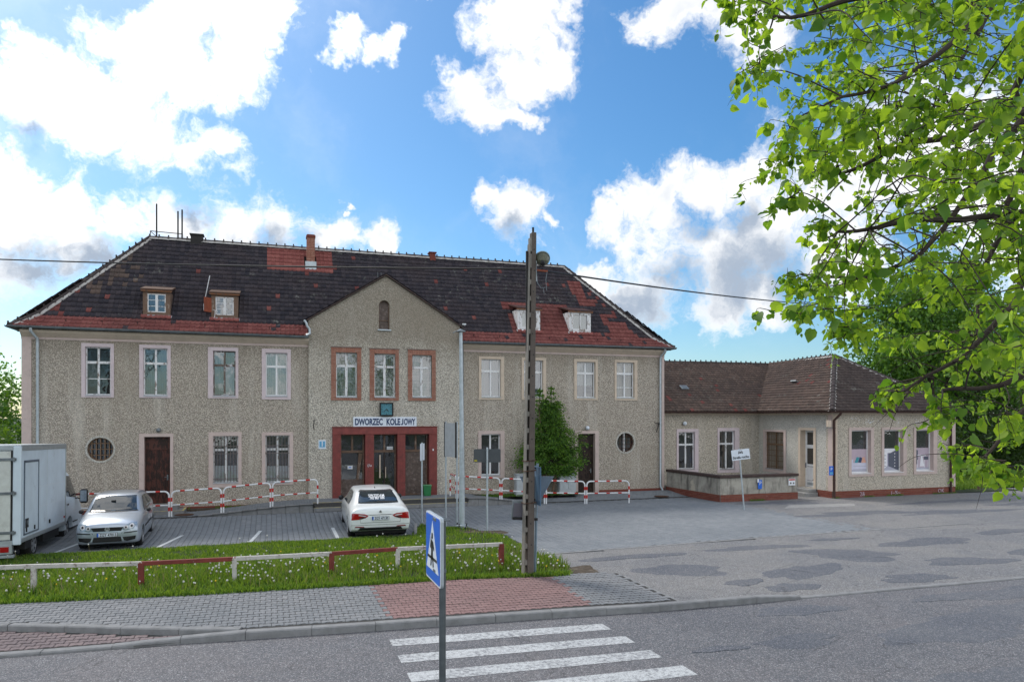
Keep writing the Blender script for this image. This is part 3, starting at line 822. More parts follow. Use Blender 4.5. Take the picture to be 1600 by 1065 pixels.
# pavers
def paver_field(parent, cells, zf, L, W, along, base, mats, near, jit=0.0025, shape='rect', name='paver'):
    """cells: list of (x, y, material index). The nearest, in view, become single parts; the rest is joined."""
    fx, fy = sin(radians(18.4)), cos(radians(18.4))
    def size(c):
        d = c[0] * fx + c[1] * fy; s = c[0] * fy - c[1] * fx
        if d < 1 or abs(s / d) > 0.71: return 0
        v = 3.6 / d
        if v > 0.3675: return 0
        return 1 / d
    order = sorted(range(len(cells)), key=lambda i: -size(cells[i]))
    single = set(i for i in order[:near] if size(cells[i]) > 0)
    g = 0.004; hx = (L if along == 'x' else W) / 2 - g; hy = (W if along == 'x' else L) / 2 - g; c = 0.006; dp = 0.0075
    if shape == 'bone':                      # I-shaped interlocking paver
        k = 0.022
        out = [(-1, -1), (-.62, -1), (-.30, -1 + k / hy), (.30, -1 + k / hy), (.62, -1), (1, -1), (1, 1), (.62, 1), (.30, 1 - k / hy), (-.30, 1 - k / hy), (-.62, 1), (-1, 1)]
        if along == 'x':
            out = [(-1, -1), (-.55, -1), (-.3, -1 + .028 / hy), (.3, -1 + .028 / hy), (.55, -1), (1, -1), (1, 1), (.55, 1), (.3, 1 - .028 / hy), (-.3, 1 - .028 / hy), (-.55, 1), (-1, 1)]
    else:
        out = [(-1, -1), (1, -1), (1, 1), (-1, 1)]
    n = len(out)
    top = np.array([(a * (hx - c), b * (hy - c), 0.0) for a, b in out]); low = np.array([(a * hx, b * hy, -c) for a, b in out]); bot = np.array([(a * hx, b * hy, -0.06) for a, b in out])
    # single parts share one mesh per material
    tris = []
    for mi, mat in enumerate(mats):
        m = M(); vs = [tuple(p) for p in top] + [tuple(p) for p in low] + [tuple(p) for p in bot]
        fs = [tuple(range(n))] + [(i, n + i, n + (i + 1) % n, (i + 1) % n) for i in range(n)] + [(n + i, 2 * n + i, 2 * n + (i + 1) % n, n + (i + 1) % n) for i in range(n)]
        m.add(vs, fs); tris.append(m.mesh(name, mat, fix=True))
    def slope(x, y):
        e = .1
        return ((zf(x + e, y) - zf(x - e, y)) / (2 * e), (zf(x, y + e) - zf(x, y - e)) / (2 * e))
    for i in sorted(single):
        x, y, mi = cells[i]
        o = bpy.data.objects.new(name, tris[mi]); C.objects.link(o); o.parent = parent
        sx, sy = slope(x, y)
        o.location = (x, y, zf(x, y) + base + random.uniform(-jit, jit)); o.rotation_euler = (math.atan(sy) + random.uniform(-.004, .004), -math.atan(sx) + random.uniform(-.004, .004), random.uniform(-.006, .006))
    for mi, mat in enumerate(mats):
        rest = [i for i in range(len(cells)) if i not in single and cells[i][2] == mi]
        if not rest: continue
        P = np.array([(cells[i][0], cells[i][1]) for i in rest])
        Z = np.array([zf(x, y) for x, y in P]) + base + rng.uniform(-jit, jit, len(rest))
        SL = np.array([slope(x, y) for x, y in P]); TX = SL[:, 0] + rng.uniform(-.005, .005, len(rest)); TY = SL[:, 1] + rng.uniform(-.005, .005, len(rest))
        loc = np.concatenate([top, low]) if True else top
        V = np.zeros((len(rest), 2 * n, 3))
        V[:, :, 0] = P[:, None, 0] + loc[None, :, 0]; V[:, :, 1] = P[:, None, 1] + loc[None, :, 1]
        V[:, :, 2] = Z[:, None] + loc[None, :, 2] + loc[None, :, 0] * TX[:, None] + loc[None, :, 1] * TY[:, None]
        if shape == 'bone':
            core = [(1, 2, 9, 10), (0, 1, 10, 11), (2, 3, 8, 9), (3, 4, 7, 8), (4, 5, 6, 7)]
            fl = core + [(i, n + i, n + (i + 1) % n, (i + 1) % n) for i in range(n)]
        else:
            fl = [(0, 1, 2, 3)] + [(i, n + i, n + (i + 1) % n, (i + 1) % n) for i in range(n)]
        fl = np.array(fl); F = (fl[None, :, :] + (np.arange(len(rest)) * 2 * n)[:, None, None]).reshape(-1, 4)
        me = np_mesh('pavers', V.reshape(-1, 3), F, mat)
        face_attr(me, np.repeat(rng.random(len(rest)), len(fl)))
        put('pavers', me, parent, kind='stuff')

pavement = struct('pavement')
def pz(x, y): return 0.0
def side_keep(x, y):
    return y > kerb_y(x) + 0.2 and y > lerp_line(LAYBY, x) * (1 if x < -0.5 else 0) + (0.2 if x < -0.5 else 0) and y < front_y(x) + 0.12 and x < 7.38 - 0.0
base = grid_sheet('paver_bed', -14, 7.3, 11.7, 16.7, 0.12, lambda x, y: PZ - 0.012, MT['joint'], lambda x, y: side_keep(x, y) or (y > kerb_y(x) + 0.08 and x > -.6 and y < front_y(x) + .1), kind='structure')
base.parent = pavement
cells = []
L, W = 0.2, 0.165
def warp_y(x, y): return y + (kerb_y(x) - kerb_y(0))      # rows follow the kerb
for j in range(-8, 40):
    for i in range(-75, 42):
        x = (i + 0.5 * (j % 2)) * L; y0 = 12.5 + (j + .5) * W
        y = warp_y(x, y0) if x > -3.9 else y0 + (kerb_y(-3.9) - kerb_y(0)) + (kerb_y(x) - kerb_y(-3.9)) * 0.6
        if x < -10.2 or x > 7.30: continue
        if not (side_keep(x, y) and y > kerb_y(x) + 0.245): continue
        red = 1.93 - 0.05 * (y - 13.5) * 0 <= x <= 5.62 + 0.07 * (y - 12.2)
        cells.append((x, y, 1 if red else 0))
paver_field(pavement, cells, pz, L, W, 'x', PZ, [MT['paver_grey'], MT['paver_red']], 300, shape='bone')
layby = struct('lay_by')
b2 = grid_sheet('paver_bed', -14, -0.6, 12.5, 14.2, 0.12, lambda x, y: 0.03, MT['joint'], lambda x, y: y > kerb_y(x) + 0.02 and y < lerp_line(LAYBY, x) + 0.05, kind='structure')
b2.parent = layby
cells = []
for j in range(-2, 14):
    for i in range(-75, 2):
        x = (i + 0.5 * (j % 2)) * L; y = 12.45 + (j + .5) * W + (kerb_y(x) - kerb_y(0)) * 1.0
        if x < -9 or not (kerb_y(x) + 0.22 < y < lerp_line(LAYBY, x) - 0.06): continue
        cells.append((x, y, 0))
paver_field(layby, cells, lambda x, y: 0.0, L, W, 'x', 0.042, [MT['paver_layby']], 120, shape='bone')

# yard with parking bays; raised walk before the station
def walk_z(x, y):
    """Walk in front of the facade: rises to the entrance platform, ramps down left and right."""
    base_ = 0.02 + 0.13 * sm(28.2, 30, y) if x > 9 else 0.02
    if y < 28.2: return zt(x, y)
    left = sm(-3.6, 1.6, x); right = 1 - sm(7.6, 11.0, x)
    p = 0.31 * min(left, right)
    return max(base_ if x > 9 else 0.02, p)
def yard_z(x, y): return zt(x, y)
TIP = [(4.28, 22.7), (4.7, 22.95), (4.9, 24.95), (5.6, 23.85), (6.28, 22.5), (6.55, 21.5), (6.68, 20.0), (6.58, 18.6), (6.45, 17.6)]
GRASS = [(-14, 22.75), (4.22, 22.72), (4.42, 23.4), (4.95, 24.95), (5.35, 24.3), (5.75, 23.7), (6.25, 22.6), (6.5, 21.6), (6.62, 20.2), (6.5, 18.7), (6.38, 17.2), (6.6, 15.6), (6.3, 14.75), (5.95, 14.7),
         (3.86, 15.08), (2.23, 15.14), (-1.47, 15.38), (-4.8, 15.8), (-14, 16.6)]
yard = struct('yard')
def yard_keep(x, y):
    return y > YARD_Y0 and x < 4.2 or (x >= 4.2 and y > back_y(x) and not inpoly(x, y, GRASS))
ys = grid_sheet('paver_bed', -16, 18.5, 17.4, 28.3, 0.15, lambda x, y: yard_z(x, y) - 0.016, MT['joint'], lambda x, y: y > 17.75 and not inpoly(x, y, [(-20, 16), (-20, 22.6), (4.1, 22.6), (4.9, 24.9), (6.2, 22.3), (6.45, 20), (6.2, 17)]), kind='structure')
ys.parent = yard
cells = []
for i in range(-80, 112):
    for j in range(0, 58):
        x = (i + .5) * 0.168; y = 17.7 + (j + .5 * (i % 2)) * 0.2
        if x < -11 or x > 18.35 + 0.25 * sin(y) * 0: continue
        if y > 28.05: continue
        if x < 4.35 and y < YARD_Y0 + 0.2: continue
        if x >= 4.35 and (y < back_y(x) + 0.22 or inpoly(x, y, GRASS) or inpoly(x - .22, y, GRASS)): continue
        cells.append((x, y, 0))
paver_field(yard, cells, yard_z, 0.2, 0.168, 'y', 0.0, [MT['paver_yard']], 300)
# bay markings
for (xa, ya), (xb, yb) in [((-3.21, 23.05), (-2.75, 25.2)), ((-0.69, 23.05), (-0.4, 25.35)), ((1.91, 23.1), (1.92, 25.3)), ((-5.80, 23.0), (-5.40, 25.2)), ((-8.2, 23.0), (-7.9, 25.2))]:
    m = M(); n = 8
    for q in range(n):
        x0, y0, x1, y1 = xa + (xb - xa) * q / n, ya + (yb - ya) * q / n, xa + (xb - xa) * (q + 1) / n, ya + (yb - ya) * (q + 1) / n
        m.quad((x0, y0, zt(x0, y0) + .006), (x0 + .11, y0, zt(x0, y0) + .006), (x1 + .11, y1, zt(x1, y1) + .006), (x1, y1, zt(x1, y1) + .006))
    m.build('bay_line', MT['bay_paint'], yard, fix=False)
# edging stones
edging = struct('kerb')
def run_z(parent, pts, h, w, L=1.0, side=1, name='kerb_stone'):
    for a, b in zip(pts, pts[1:]):
        n = max(1, int(round((Vector(b) - Vector(a)).length / L)))
        for k in range(n):
            p = Vector(a).lerp(Vector(b), k / n); q = Vector(a).lerp(Vector(b), (k + 1) / n)
            d = (q - p).normalized(); nr = Vector((-d.y, d.x)) * side * w; p = p + d * .004; q = q - d * .004
            zp = zt(p.x, p.y) + h; zq = zt(q.x, q.y) + h
            m = M(); m.add([(p.x, p.y, zp - .3), (q.x, q.y, zq - .3), (q.x + nr.x, q.y + nr.y, zq - .3), (p.x + nr.x, p.y + nr.y, zp - .3),
                            (p.x, p.y, zp), (q.x, q.y, zq), (q.x + nr.x, q.y + nr.y, zq), (p.x + nr.x, p.y + nr.y, zp)],
                           [(0, 3, 2, 1), (4, 5, 6, 7), (0, 1, 5, 4), (1, 2, 6, 5), (2, 3, 7, 6), (3, 0, 4, 7)])
            m.build(name, MT['kerb'], parent)
run_z(edging, [(-12, 22.80), (4.30, 22.80)], 0.05, 0.08)
run_z(edging, [(4.30, 22.80), (4.72, 24.9)], 0.10, 0.09, side=-1)
run_z(edging, [(4.95, 25.0), (5.4, 24.35), (5.8, 23.75), (6.3, 22.65), (6.56, 21.6), (6.68, 20.2), (6.56, 18.7), (6.44, 17.7)], 0.04, 0.07, 0.6)
run_z(edging, line_pts(back_y, [6.5, 9.55, 13.95, 18.4]), 0.02, 0.12)
gutter = struct('gutter_channel')
run_z(gutter, [(x, y - .62) for x, y in line_pts(back_y, [6.4, 9.55, 13.95, 19.85, 26.0])], 0.012, 0.05, name='edge_stone')
run_z(gutter, line_pts(lambda x: back_y(x) - 0.02, [18.4, 24.8, 40.0]), 0.015, 0.06, name='edge_stone')

# raised walk
walk = struct('walkway')
ws = grid_sheet('walk_bed', -16, 18.0, 28.02, 30.2, 0.1, lambda x, y: (walk_z(x, max(y, 28.25)) if y > 28.25 else max(walk_z(x, 28.25) if not (1.55 < x < 7.45) else 0.0, 0.02)) - 0.012, MT['joint'], kind='structure')
ws.parent = walk
cells = []
for j in range(0, 12):
    for i in range(-60, 92):
        x = (i + .5 * (j % 2)) * .2; y = 28.22 + (j + .5) * .168
        if x < -9.5 or x > 17.7 or y > 29.95: continue
        if 1.5 < x < 7.5 and y < 28.75: continue
        if 8.0 < x < 12.7 and y > 29.0: continue
        cells.append((x, y, 0))
paver_field(walk, cells, walk_z, .2, .168, 'x', 0.0, [MT['paver_yard']], 0)
# front edge of the walk: low blocks, then two steps with yellow nosings
for x in np.arange(-3.5, 1.01, 0.5):
    h = walk_z(x + .25, 28.4)
    if h > 0.03: M().box(x, x + .49, 28.10, 28.24, -.1, h + .012).build('edge_block', MT['kerb'], walk, bevel=.008)
for x in np.arange(7.5, 11.0, 0.42):
    h = walk_z(x + .2, 28.4)
    if h > 0.03: M().box(x, x + .41, 28.10, 28.24, -.1, h + .012).build('edge_block', MT['kerb'], walk, bevel=.008)
for k, (y0, y1, z) in enumerate([(28.05, 28.42, .155), (28.42, 28.80, .31)]):
    for q in range(6):
        x0 = 1.5 + q; M().box(x0 + .004, x0 + .996, y0, y1, -.1, z).build('step_block', MT['kerb'], walk, bevel=.008)
    M().box(1.5, 7.5, y0 - .003, y0 + .07, z + .0005, z + .004).build('yellow_edge', MT['yellow_line'], walk)
# steps at the left door
for k, (x0, x1, y0, z) in enumerate([(-5.0, -3.05, 28.9, .15), (-4.85, -3.3, 29.25, .30)]):
    M().box(x0, x1, y0, 30.0, -.1, z).build('door_step', MT['kerb'], walk, bevel=.01)
    M().box(x0, x1 - .0, y0 - .004, y0 + .06, z + .0005, z + .004).build('yellow_edge', MT['yellow_line'], walk)
    M().box(x1 - .07, x1 + .003, y0 + .07, 29.9, z + .0005, z + .004).build('yellow_edge', MT['yellow_line'], walk)
# strips of soil along the wall
m = M()
m.box(-3.0, 1.2, 29.62, 29.95, .0, .10)
m.build('soil_bed', MT['soil'], None, kind='structure')
grid_sheet('planting_bed', 7.6, 12.75, 29.0, 29.98, .1, lambda x, y: .20 + .03 * mnoise.noise((x * 3, y * 3, 0)), MT['soil'], kind='structure')
# manhole covers
for x, y, z in [(-3.0, 28.6, .035), (16.4, 28.3, .06)]:
    M().lathe([(.33, 0), (.33, .006), (.29, .008), (.28, .004)], (x, y, z), 20).build('manhole_cover', MT['rust'], None, label='round rusty manhole cover by the %s of the walk' % ('left ramp' if x < 0 else 'right end'), category='manhole cover')
# ground under the lawns
def verge_z(x, y):
    z = zt(x, y) + 0.10 * sm(15.2, 16.0, y) * (1 - sm(21.5, 22.8, y)) + .03 * mnoise.noise((x * .9, y * .9, 3.0))
    z += 0.10 * math.exp(-((x - 5.9) ** 2 + (y - 22.9) ** 2) / .35)
    return z + 0.02
grid_sheet('verge', -16, 6.8, 14.6, 25.2, 0.16, verge_z, MT['lawn_base'], lambda x, y: inpoly(x, y, GRASS), kind='structure')
patch(blob_poly(6.15, 22.2, .35, 1.2, 5, rough=.3, ang=.45), lambda x, y: verge_z(x, y) + .02, MT['soil'], 'bare_soil')['label'] = 'bare soil worn into the verge behind the metal mast'
patch(blob_poly(6.75, 15.1, .4, .45, 6, rough=.3), lambda x, y: .10, MT['soil'], 'bare_soil')['label'] = 'patch of bare soil and gravel at the foot of the concrete pole'
grid_sheet('lawn', 30.6, 140, 25.5, 120, 2.0, lambda x, y: 0.03, MT['lawn_base'], lambda x, y: y > 26.2 + 0.1 * (x - 31), kind='structure')
grid_sheet('lawn', -120, -8.7, 28.2, 120, 2.0, lambda x, y: 0.03, MT['lawn_base'], kind='structure')
# ------------------------------------------------------------------ the station building
def T_face(m, X0=0.0, Y0=0.0, face='south'):
    """Local (x right, y into the wall, z up) to world for a wall seen from outside."""
    if face == 'south': m.v = [(X0 + x, Y0 + y, z) for x, y, z in m.v]
    else: m.v = [(X0 + y, Y0 - x, z) for x, y, z in m.v]        # west wall: right runs towards the camera
    return m

def rect_ring(m, x0, x1, z0, z1, X0, X1, Z0, Z1, y0, y1):
    """Frame between outer rect (X..) and inner rect (x..)."""
    m.box(X0, X1, y0, y1, Z0, z0); m.box(X0, X1, y0, y1, z1, Z1)
    m.box(X0, x0, y0, y1, z0, z1); m.box(x1, X1, y0, y1, z0, z1)
    return m

def window(bld, face, X0, Y0, outer, inner, frame_mat, curtain=None, surround='pink', transom=0.68, depth=0.11, mull=0.07, bars=None,
           glazing=(), sill_mat=None, glass='glass', fw=0.045, label=None, curtain_drop=0.0, name='window', half_blind=None, mid=True):
    """outer/inner = (x0, x1, z0, z1) in wall coordinates."""
    ix0, ix1, iz0, iz1 = inner
    B = lambda m, n, mat, p, **k: T_face(m, X0, Y0, face).build(n, mat, p, **k)
    m = M(); y0, y1 = depth, depth + 0.07
    rect_ring(m, ix0 + fw, ix1 - fw, iz0 + fw, iz1 - fw, ix0, ix1, iz0, iz1, y0, y1)
    zt_ = iz0 + (iz1 - iz0) * transom
    xm = (ix0 + ix1) / 2
    if transom < 1: m.box(ix0 + fw, ix1 - fw, y0 - .012, y1, zt_ - .045, zt_ + .045)
    zt_lo = zt_ - .045 if transom < 1 else iz1 - fw
    if mid:
        m.box(xm - mull / 2, xm + mull / 2, y0 - .008, y1, iz0 + fw, zt_lo)
        if transom < 1: m.box(xm - mull / 2, xm + mull / 2, y0 - .008, y1, zt_ + .045, iz1 - fw)
    win = B(m, name, frame_mat, bld, bevel=.004, **({'label': label} if label else {}))
    if surround:
        ox0, ox1, oz0, oz1 = outer
        m = M(); rect_ring(m, ix0, ix1, iz0, iz1, ox0, ox1, oz0, oz1, -.035, .0)
        # plastered reveals
        m.box(ix0 + .001, ix0 + .004, .001, depth, iz0, iz1 - .004); m.box(ix1 - .004, ix1 - .001, .001, depth, iz0, iz1 - .004); m.box(ix0, ix1, .001, depth, iz1 - .004, iz1 - .001)
        B(m, 'window_surround', MT[surround], win)
    m = M(); m.add([(ix0 + .0, -.06, iz0 - .03), (ix1, -.06, iz0 - .03), (ix1, depth, iz0 + .004), (ix0, depth, iz0 + .004),
                    (ix0 + .0, -.06, iz0 - .012), (ix1, -.06, iz0 - .012), (ix1, depth, iz0 + .022), (ix0, depth, iz0 + .022)],
                   [(0, 3, 2, 1), (4, 5, 6, 7), (0, 1, 5, 4), (1, 2, 6, 5), (2, 3, 7, 6), (3, 0, 4, 7)])
    B(m, 'window_sill', sill_mat or MT['zinc_light'], win)
    yp = y0 + .03
    cols = [(ix0 + fw, xm - mull / 2), (xm + mull / 2, ix1 - fw)] if mid else [(ix0 + fw, ix1 - fw)]
    rows = [(iz0 + fw, zt_ - .045), (zt_ + .045, iz1 - fw)] if transom < 1 else [(iz0 + fw, iz1 - fw)]
    for a, b in cols:
        for ri, (c, d) in enumerate(rows):
            m = M(); tl = random.uniform(-.008, .008)
            m.quad((a, yp + tl, c), (b, yp, c), (b, yp - tl, d), (a, yp, d)); B(m, 'pane', MT[glass], win, fix=False)
            if ri == 0:
                for g in glazing:
                    zg = c + (d - c) * g
                    m = M().box(a, b, yp - .02, yp + .012, zg - .014, zg + .014); B(m, 'glazing_bar', frame_mat, win)
    if curtain:
        m = M(); n = 28; z0c = iz0 + .03 + curtain_drop; z1c = iz1 - .02
        for q in range(n):
            xa = ix0 + .02 + (ix1 - ix0 - .04) * q / n; xb = ix0 + .02 + (ix1 - ix0 - .04) * (q + 1) / n
            ya = y1 + .07 + .022 * sin(q * 1.9); yb = y1 + .07 + .022 * sin((q + 1) * 1.9)
            da = .05 * abs(sin(q * .7)) if curtain_drop else 0; db = .05 * abs(sin((q + 1) * .7)) if curtain_drop else 0
            m.quad((xa, ya, z0c + da), (xb, yb, z0c + db), (xb, yb, z1c), (xa, ya, z1c))
        B(m, 'curtain', MT[curtain], win, fix=False, smooth=True)
    if half_blind:
        m = M().box(ix0 + .03, ix1 - .03, y0 + .045, y0 + .055, iz0 + .02, iz0 + (iz1 - iz0) * half_blind[0]); B(m, 'blind', MT[half_blind[1]], win)
    if bars:
        nb, rows_, mat = bars
        m = M()
        for k in range(nb):
            x = ix0 + (ix1 - ix0) * (k + .5) / nb
            m.tube([(x, .015, iz0 + .01), (x, .015, iz1 - .01)], .011, 5)
        for r in rows_:
            z = iz0 + (iz1 - iz0) * r; m.box(ix0, ix1, .004, .03, z - .012, z + .012)
        B(m, 'window_bars', MT[mat], win)
    return win

station = thing('station_building', (4.5, 30.0, 0), 'long two-storey railway station with pebble-dash walls, dark tiled roof and central gable', 'building')
FX0, FX1 = -8.45, 17.5
main_w = {  # outer, inner, options
}
UP = [((-6.58, -5.52, 4.29, 6.27), (-6.46, -5.63, 4.38, 6.14), dict(frame_mat=MT['white_peel'], curtain=None, surround='pinklilac', glazing=(.5,), glass='glass_dark', half_blind=(0.0, 'paper'))),
      ((-4.68, -3.61, 4.29, 6.27), (-4.55, -3.72, 4.38, 6.15), dict(frame_mat=MT['white_peel'], curtain='curtain', surround='pinklilac')),
      ((-2.31, -1.22, 4.29, 6.25), (-2.13, -1.32, 4.39, 6.12), dict(frame_mat=MT['grey_peel'], curtain='curtain', surround='pinklilac')),
      ((-0.36, 0.73, 4.26, 6.25), (-0.22, 0.60, 4.40, 6.10), dict(frame_mat=MT['white_new'], curtain='lace', surround='pinklilac')),
      ((8.47, 9.61, 4.31, 6.18), (8.58, 9.47, 4.43, 6.07), dict(frame_mat=MT['white_new'], curtain='curtain_blue', surround='cream')),
      ((10.42, 11.57, 4.32, 6.18), (10.53, 11.43, 4.44, 6.07), dict(frame_mat=MT['white_new'], curtain='curtain_blue', surround='cream')),
      ((12.92, 14.09, 4.33, 6.18), (13.05, 13.97, 4.44, 6.06), dict(frame_mat=MT['white_new'], curtain='lace', surround='cream', curtain_drop=.5)),
      ((14.93, 16.10, 4.33, 6.19), (15.03, 15.95, 4.45, 6.08), dict(frame_mat=MT['white_new'], curtain='curtain_cream', surround='cream', glazing=(.42,)))]
LOW = [((-2.29, -1.10, 0.86, 2.99), (-2.13, -1.22, 1.04, 2.84), dict(frame_mat=MT['white_peel'], surround='pink', half_blind=(.36, 'paper'), bars=(8, (.08, .62, .78), 'bars_grey'), transom=.7)),
       ((-0.36, 0.82, 0.90, 2.97), (-0.23, 0.68, 1.00, 2.85), dict(frame_mat=MT['white_peel'], surround='pink', half_blind=(.34, 'paper'), bars=(8, (.08, .62, .78), 'bars_grey'), transom=.7)),
       ((8.44, 9.63, 0.92, 2.97), (8.58, 9.45, 1.05, 2.83), dict(frame_mat=MT['white_new'], surround='pink', transom=.6, half_blind=(0, 'paper'), glass='glass_dark'))]
# front wall
solid = M().box(FX0, FX1, 30.0, 30.42, -.3, 6.9)
cut = M()
for o, i, k in UP + LOW: cut.box(i[0], i[1], 29.5, 31, i[2], i[3])
cut.box(-4.52, -3.63, 29.5, 31, .30, 2.83); cut.box(13.11, 13.95, 29.5, 31, .14, 2.81)
cut.box(2.0, 7.0, 29.5, 31, -.1, 6.6)
cut.lathe([(.43, -1), (.43, 1)], (-5.97, 30.2, 2.385), 36, 'y'); cut.lathe([(.44, -1), (.44, 1)], (15.5, 30.2, 2.39), 36, 'y')
put('wall', boolean_diff(solid, cut, 'wall'), station).data.materials.append(MT['wall_main'])
# gable body, a hand's breadth proud
gx0, gx1, gs, gp, gc = 1.40, 7.60, 7.42, 9.36, 4.47
solid = M().prism([(gx0, -.3), (gx1, -.3), (gx1, gs), (gc, gp), (gx0, gs)], 29.86, 30.25)
cut = M()
BW = [((2.27, 3.47, 4.24, 6.37), (2.47, 3.30, 4.38, 6.17)), ((3.80, 5.00, 4.24, 6.35), (4.00, 4.85, 4.39, 6.16)), ((5.37, 6.55, 4.24, 6.36), (5.56, 6.38, 4.40, 6.15))]
for o, i in BW: cut.box(i[0], i[1], 29.5, 31, i[2], i[3])
ac, aw, az0, az1 = 4.40, .22, 7.16, 8.14
cut.prism([(ac - aw, az0), (ac + aw, az0)] + [(ac + aw * cos(a), az1 + aw * sin(a)) for a in np.linspace(0, pi, 14)], 29.5, 31)
cut.box(2.32, 6.60, 29.5, 31, -.5, 3.15)
put('gable_wall', boolean_diff(solid, cut, 'gable_wall'), station).data.materials.append(MT['wall_gable'])
# other walls, floors, dark interior
m = M(); m.box(FX0, FX0 + .4, 30.42, 37.2, -.3, 6.9); m.box(FX1 - .4, FX1, 30.42, 37.2, -.3, 6.9); m.box(FX0, FX1, 36.8, 37.2, -.3, 6.9)
m.build('outer_wall', MT['wall_main'], station)
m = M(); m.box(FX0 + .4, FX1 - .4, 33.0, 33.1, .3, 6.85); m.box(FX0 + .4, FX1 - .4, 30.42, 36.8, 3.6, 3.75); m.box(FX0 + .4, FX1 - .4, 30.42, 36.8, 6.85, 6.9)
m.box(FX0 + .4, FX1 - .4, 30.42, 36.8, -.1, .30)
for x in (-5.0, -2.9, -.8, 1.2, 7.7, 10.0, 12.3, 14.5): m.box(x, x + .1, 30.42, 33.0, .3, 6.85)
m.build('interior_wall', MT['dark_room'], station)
for o, i, k in UP + LOW: window(station, 'south', 0, 30.0, o, i, **k)
# brick-framed windows of the gable
def brick_frame(parent, ox0, ox1, oz0, oz1, ix0, ix1, iz0, iz1, Y, face_in=.1):
    m = M(); rect_ring(m, ix0, ix1, iz0, iz1, ox0, ox1, oz0, oz1, Y - .012, Y + .06); m.build('mortar_bed', MT['mortar'], parent)
    m = M(); tone = []
    def bk(x0, x1, z0, z1):
        r = random.uniform(-.004, .006)
        m.box(x0, x1, Y - .040 + r, Y - .011, z0, z1); tone.extend([random.random()] * 6)
    bh = .066; n = int(round((oz1 - oz0) / .078))
    for k in range(n):
        z = oz0 + (oz1 - oz0) * k / n
        for a, b in ((ox0, ix0), (ix1, ox1)):
            if (k % 2) == 0: bk(a + .004, b - .004, z + .005, z + (oz1 - oz0) / n - .005)
            else:
                mid = a + (b - a) * .52; bk(a + .004, mid - .004, z + .005, z + (oz1 - oz0) / n - .005); bk(mid + .004, b - .004, z + .005, z + (oz1 - oz0) / n - .005)
    nx = int(round((ix1 - ix0) / .078))
    for k in range(nx):
        x = ix0 + (ix1 - ix0) * k / nx; w = (ix1 - ix0) / nx
        bk(x + .004, x + w - .004, iz1 + .004, oz1 - .004); bk(x + .004, x + w - .004, oz0 + .004, iz0 - .035)
    me = m.mesh('bricks', MT['brick'], fix=False); face_attr(me, tone); put('bricks', me, parent, kind='stuff')
for n_, (o, i) in enumerate(BW):
    w = window(station, 'south', 0, 29.86, o, i, MT['white_peel'], curtain='diamond', surround=None, transom=.70, glass='glass', depth=.14, mull=.10)
    brick_frame(w, *o, *i, 29.86)
    M().box(o[0] - .02, o[1] + .02, 29.80, 29.86, o[3], o[3] + .035).build('drip_course', MT['mortar_dark'], w)
# arched window
m = M()
arc = [(ac + aw * cos(a), az1 + aw * sin(a)) for a in np.linspace(0, pi, 14)]
m.prism([(ac - aw, az0), (ac + aw, az0)] + arc, 30.02, 30.04)
aw_o = m.build('arched_window', MT['door_grey'], station)
m = M()
outer = [(ac + aw, az0)] + arc + [(ac - aw, az0)]
inner_ = [(ac + (aw - .035), az0)] + [(ac + (aw - .035) * cos(a), az1 + (aw - .035) * sin(a)) for a in np.linspace(0, pi, 14)] + [(ac - (aw - .035), az0)]
for k in range(len(outer) - 1):
    a, b, c, d = outer[k], outer[k + 1], inner_[k + 1], inner_[k]
    m.prism([a, b, c, d], 29.98, 30.02)
m.box(ac - aw, ac + aw, 29.97, 30.02, az0 + .36, az0 + .39)
m.build('window_frame', MT['brown_wood'], aw_o)
M().box(ac - aw - .05, ac + aw + .05, 29.78, 30.0, az0 - .05, az0 - .0).build('window_sill', MT['zinc_light'], aw_o)
# round windows
def round_window(cx, cz, r, Y, mat, nv, nh, frame, thick=.02, label=None):
    m = M(); n = 36
    for k in range(n):
        a = 2 * pi * k / n; b = 2 * pi * (k + 1) / n
        m.prism([(cx + (r + .07) * cos(a), cz + (r + .07) * sin(a)), (cx + (r + .07) * cos(b), cz + (r + .07) * sin(b)), (cx + r * cos(b), cz + r * sin(b)), (cx + r * cos(a), cz + r * sin(a))], Y - .022, Y + .001)
    w = m.build('round_window', MT['wall_pale'], station)
    m = M()
    for k in range(n):
        a = 2 * pi * k / n; b = 2 * pi * (k + 1) / n; q = r - .05
        m.prism([(cx + r * cos(a), cz + r * sin(a)), (cx + r * cos(b), cz + r * sin(b)), (cx + q * cos(b), cz + q * sin(b)), (cx + q * cos(a), cz + q * sin(a))], Y + .12, Y + .17)
    m.build('window_frame', frame, w)
    m = M(); m.add([(cx, Y + .16, cz)] + [(cx + (r - .04) * cos(2 * pi * k / n), Y + .16, cz + (r - .04) * sin(2 * pi * k / n)) for k in range(n)], [(0, 1 + k, 1 + (k + 1) % n) for k in range(n)])
    m.build('pane', MT['glass_dark'], w, fix=False)
    m = M()
    for k in range(nv):
        x = -r + 2 * r * (k + 1) / (nv + 1); h = sqrt(r * r - x * x); m.box(cx + x - thick / 2, cx + x + thick / 2, Y + .04, Y + .04 + thick, cz - h, cz + h)
    for k in range(nh):
        z = -r + 2 * r * (k + 1) / (nh + 1); h = sqrt(r * r - z * z); m.box(cx - h, cx + h, Y + .042 + thick, Y + .042 + 2 * thick, cz + z - thick / 2, cz + z + thick / 2)
    m.build('window_bars', mat, w)
    return w
round_window(-5.97, 2.385, .43, 30.0, MT['rust_bars'], 5, 3, MT['brown_wood'], .03)
rw = round_window(15.5, 2.39, .44, 30.0, MT['rust'], 4, 4, MT['door_brown'], .02)
M().box(15.42, 15.50, 30.10, 30.14, 1.97, 2.81).build('mullion', MT['white_new'], rw)
M().box(15.15, 15.85, 30.2, 30.21, 2.1, 2.6).build('curtain', MT['lace'], rw)
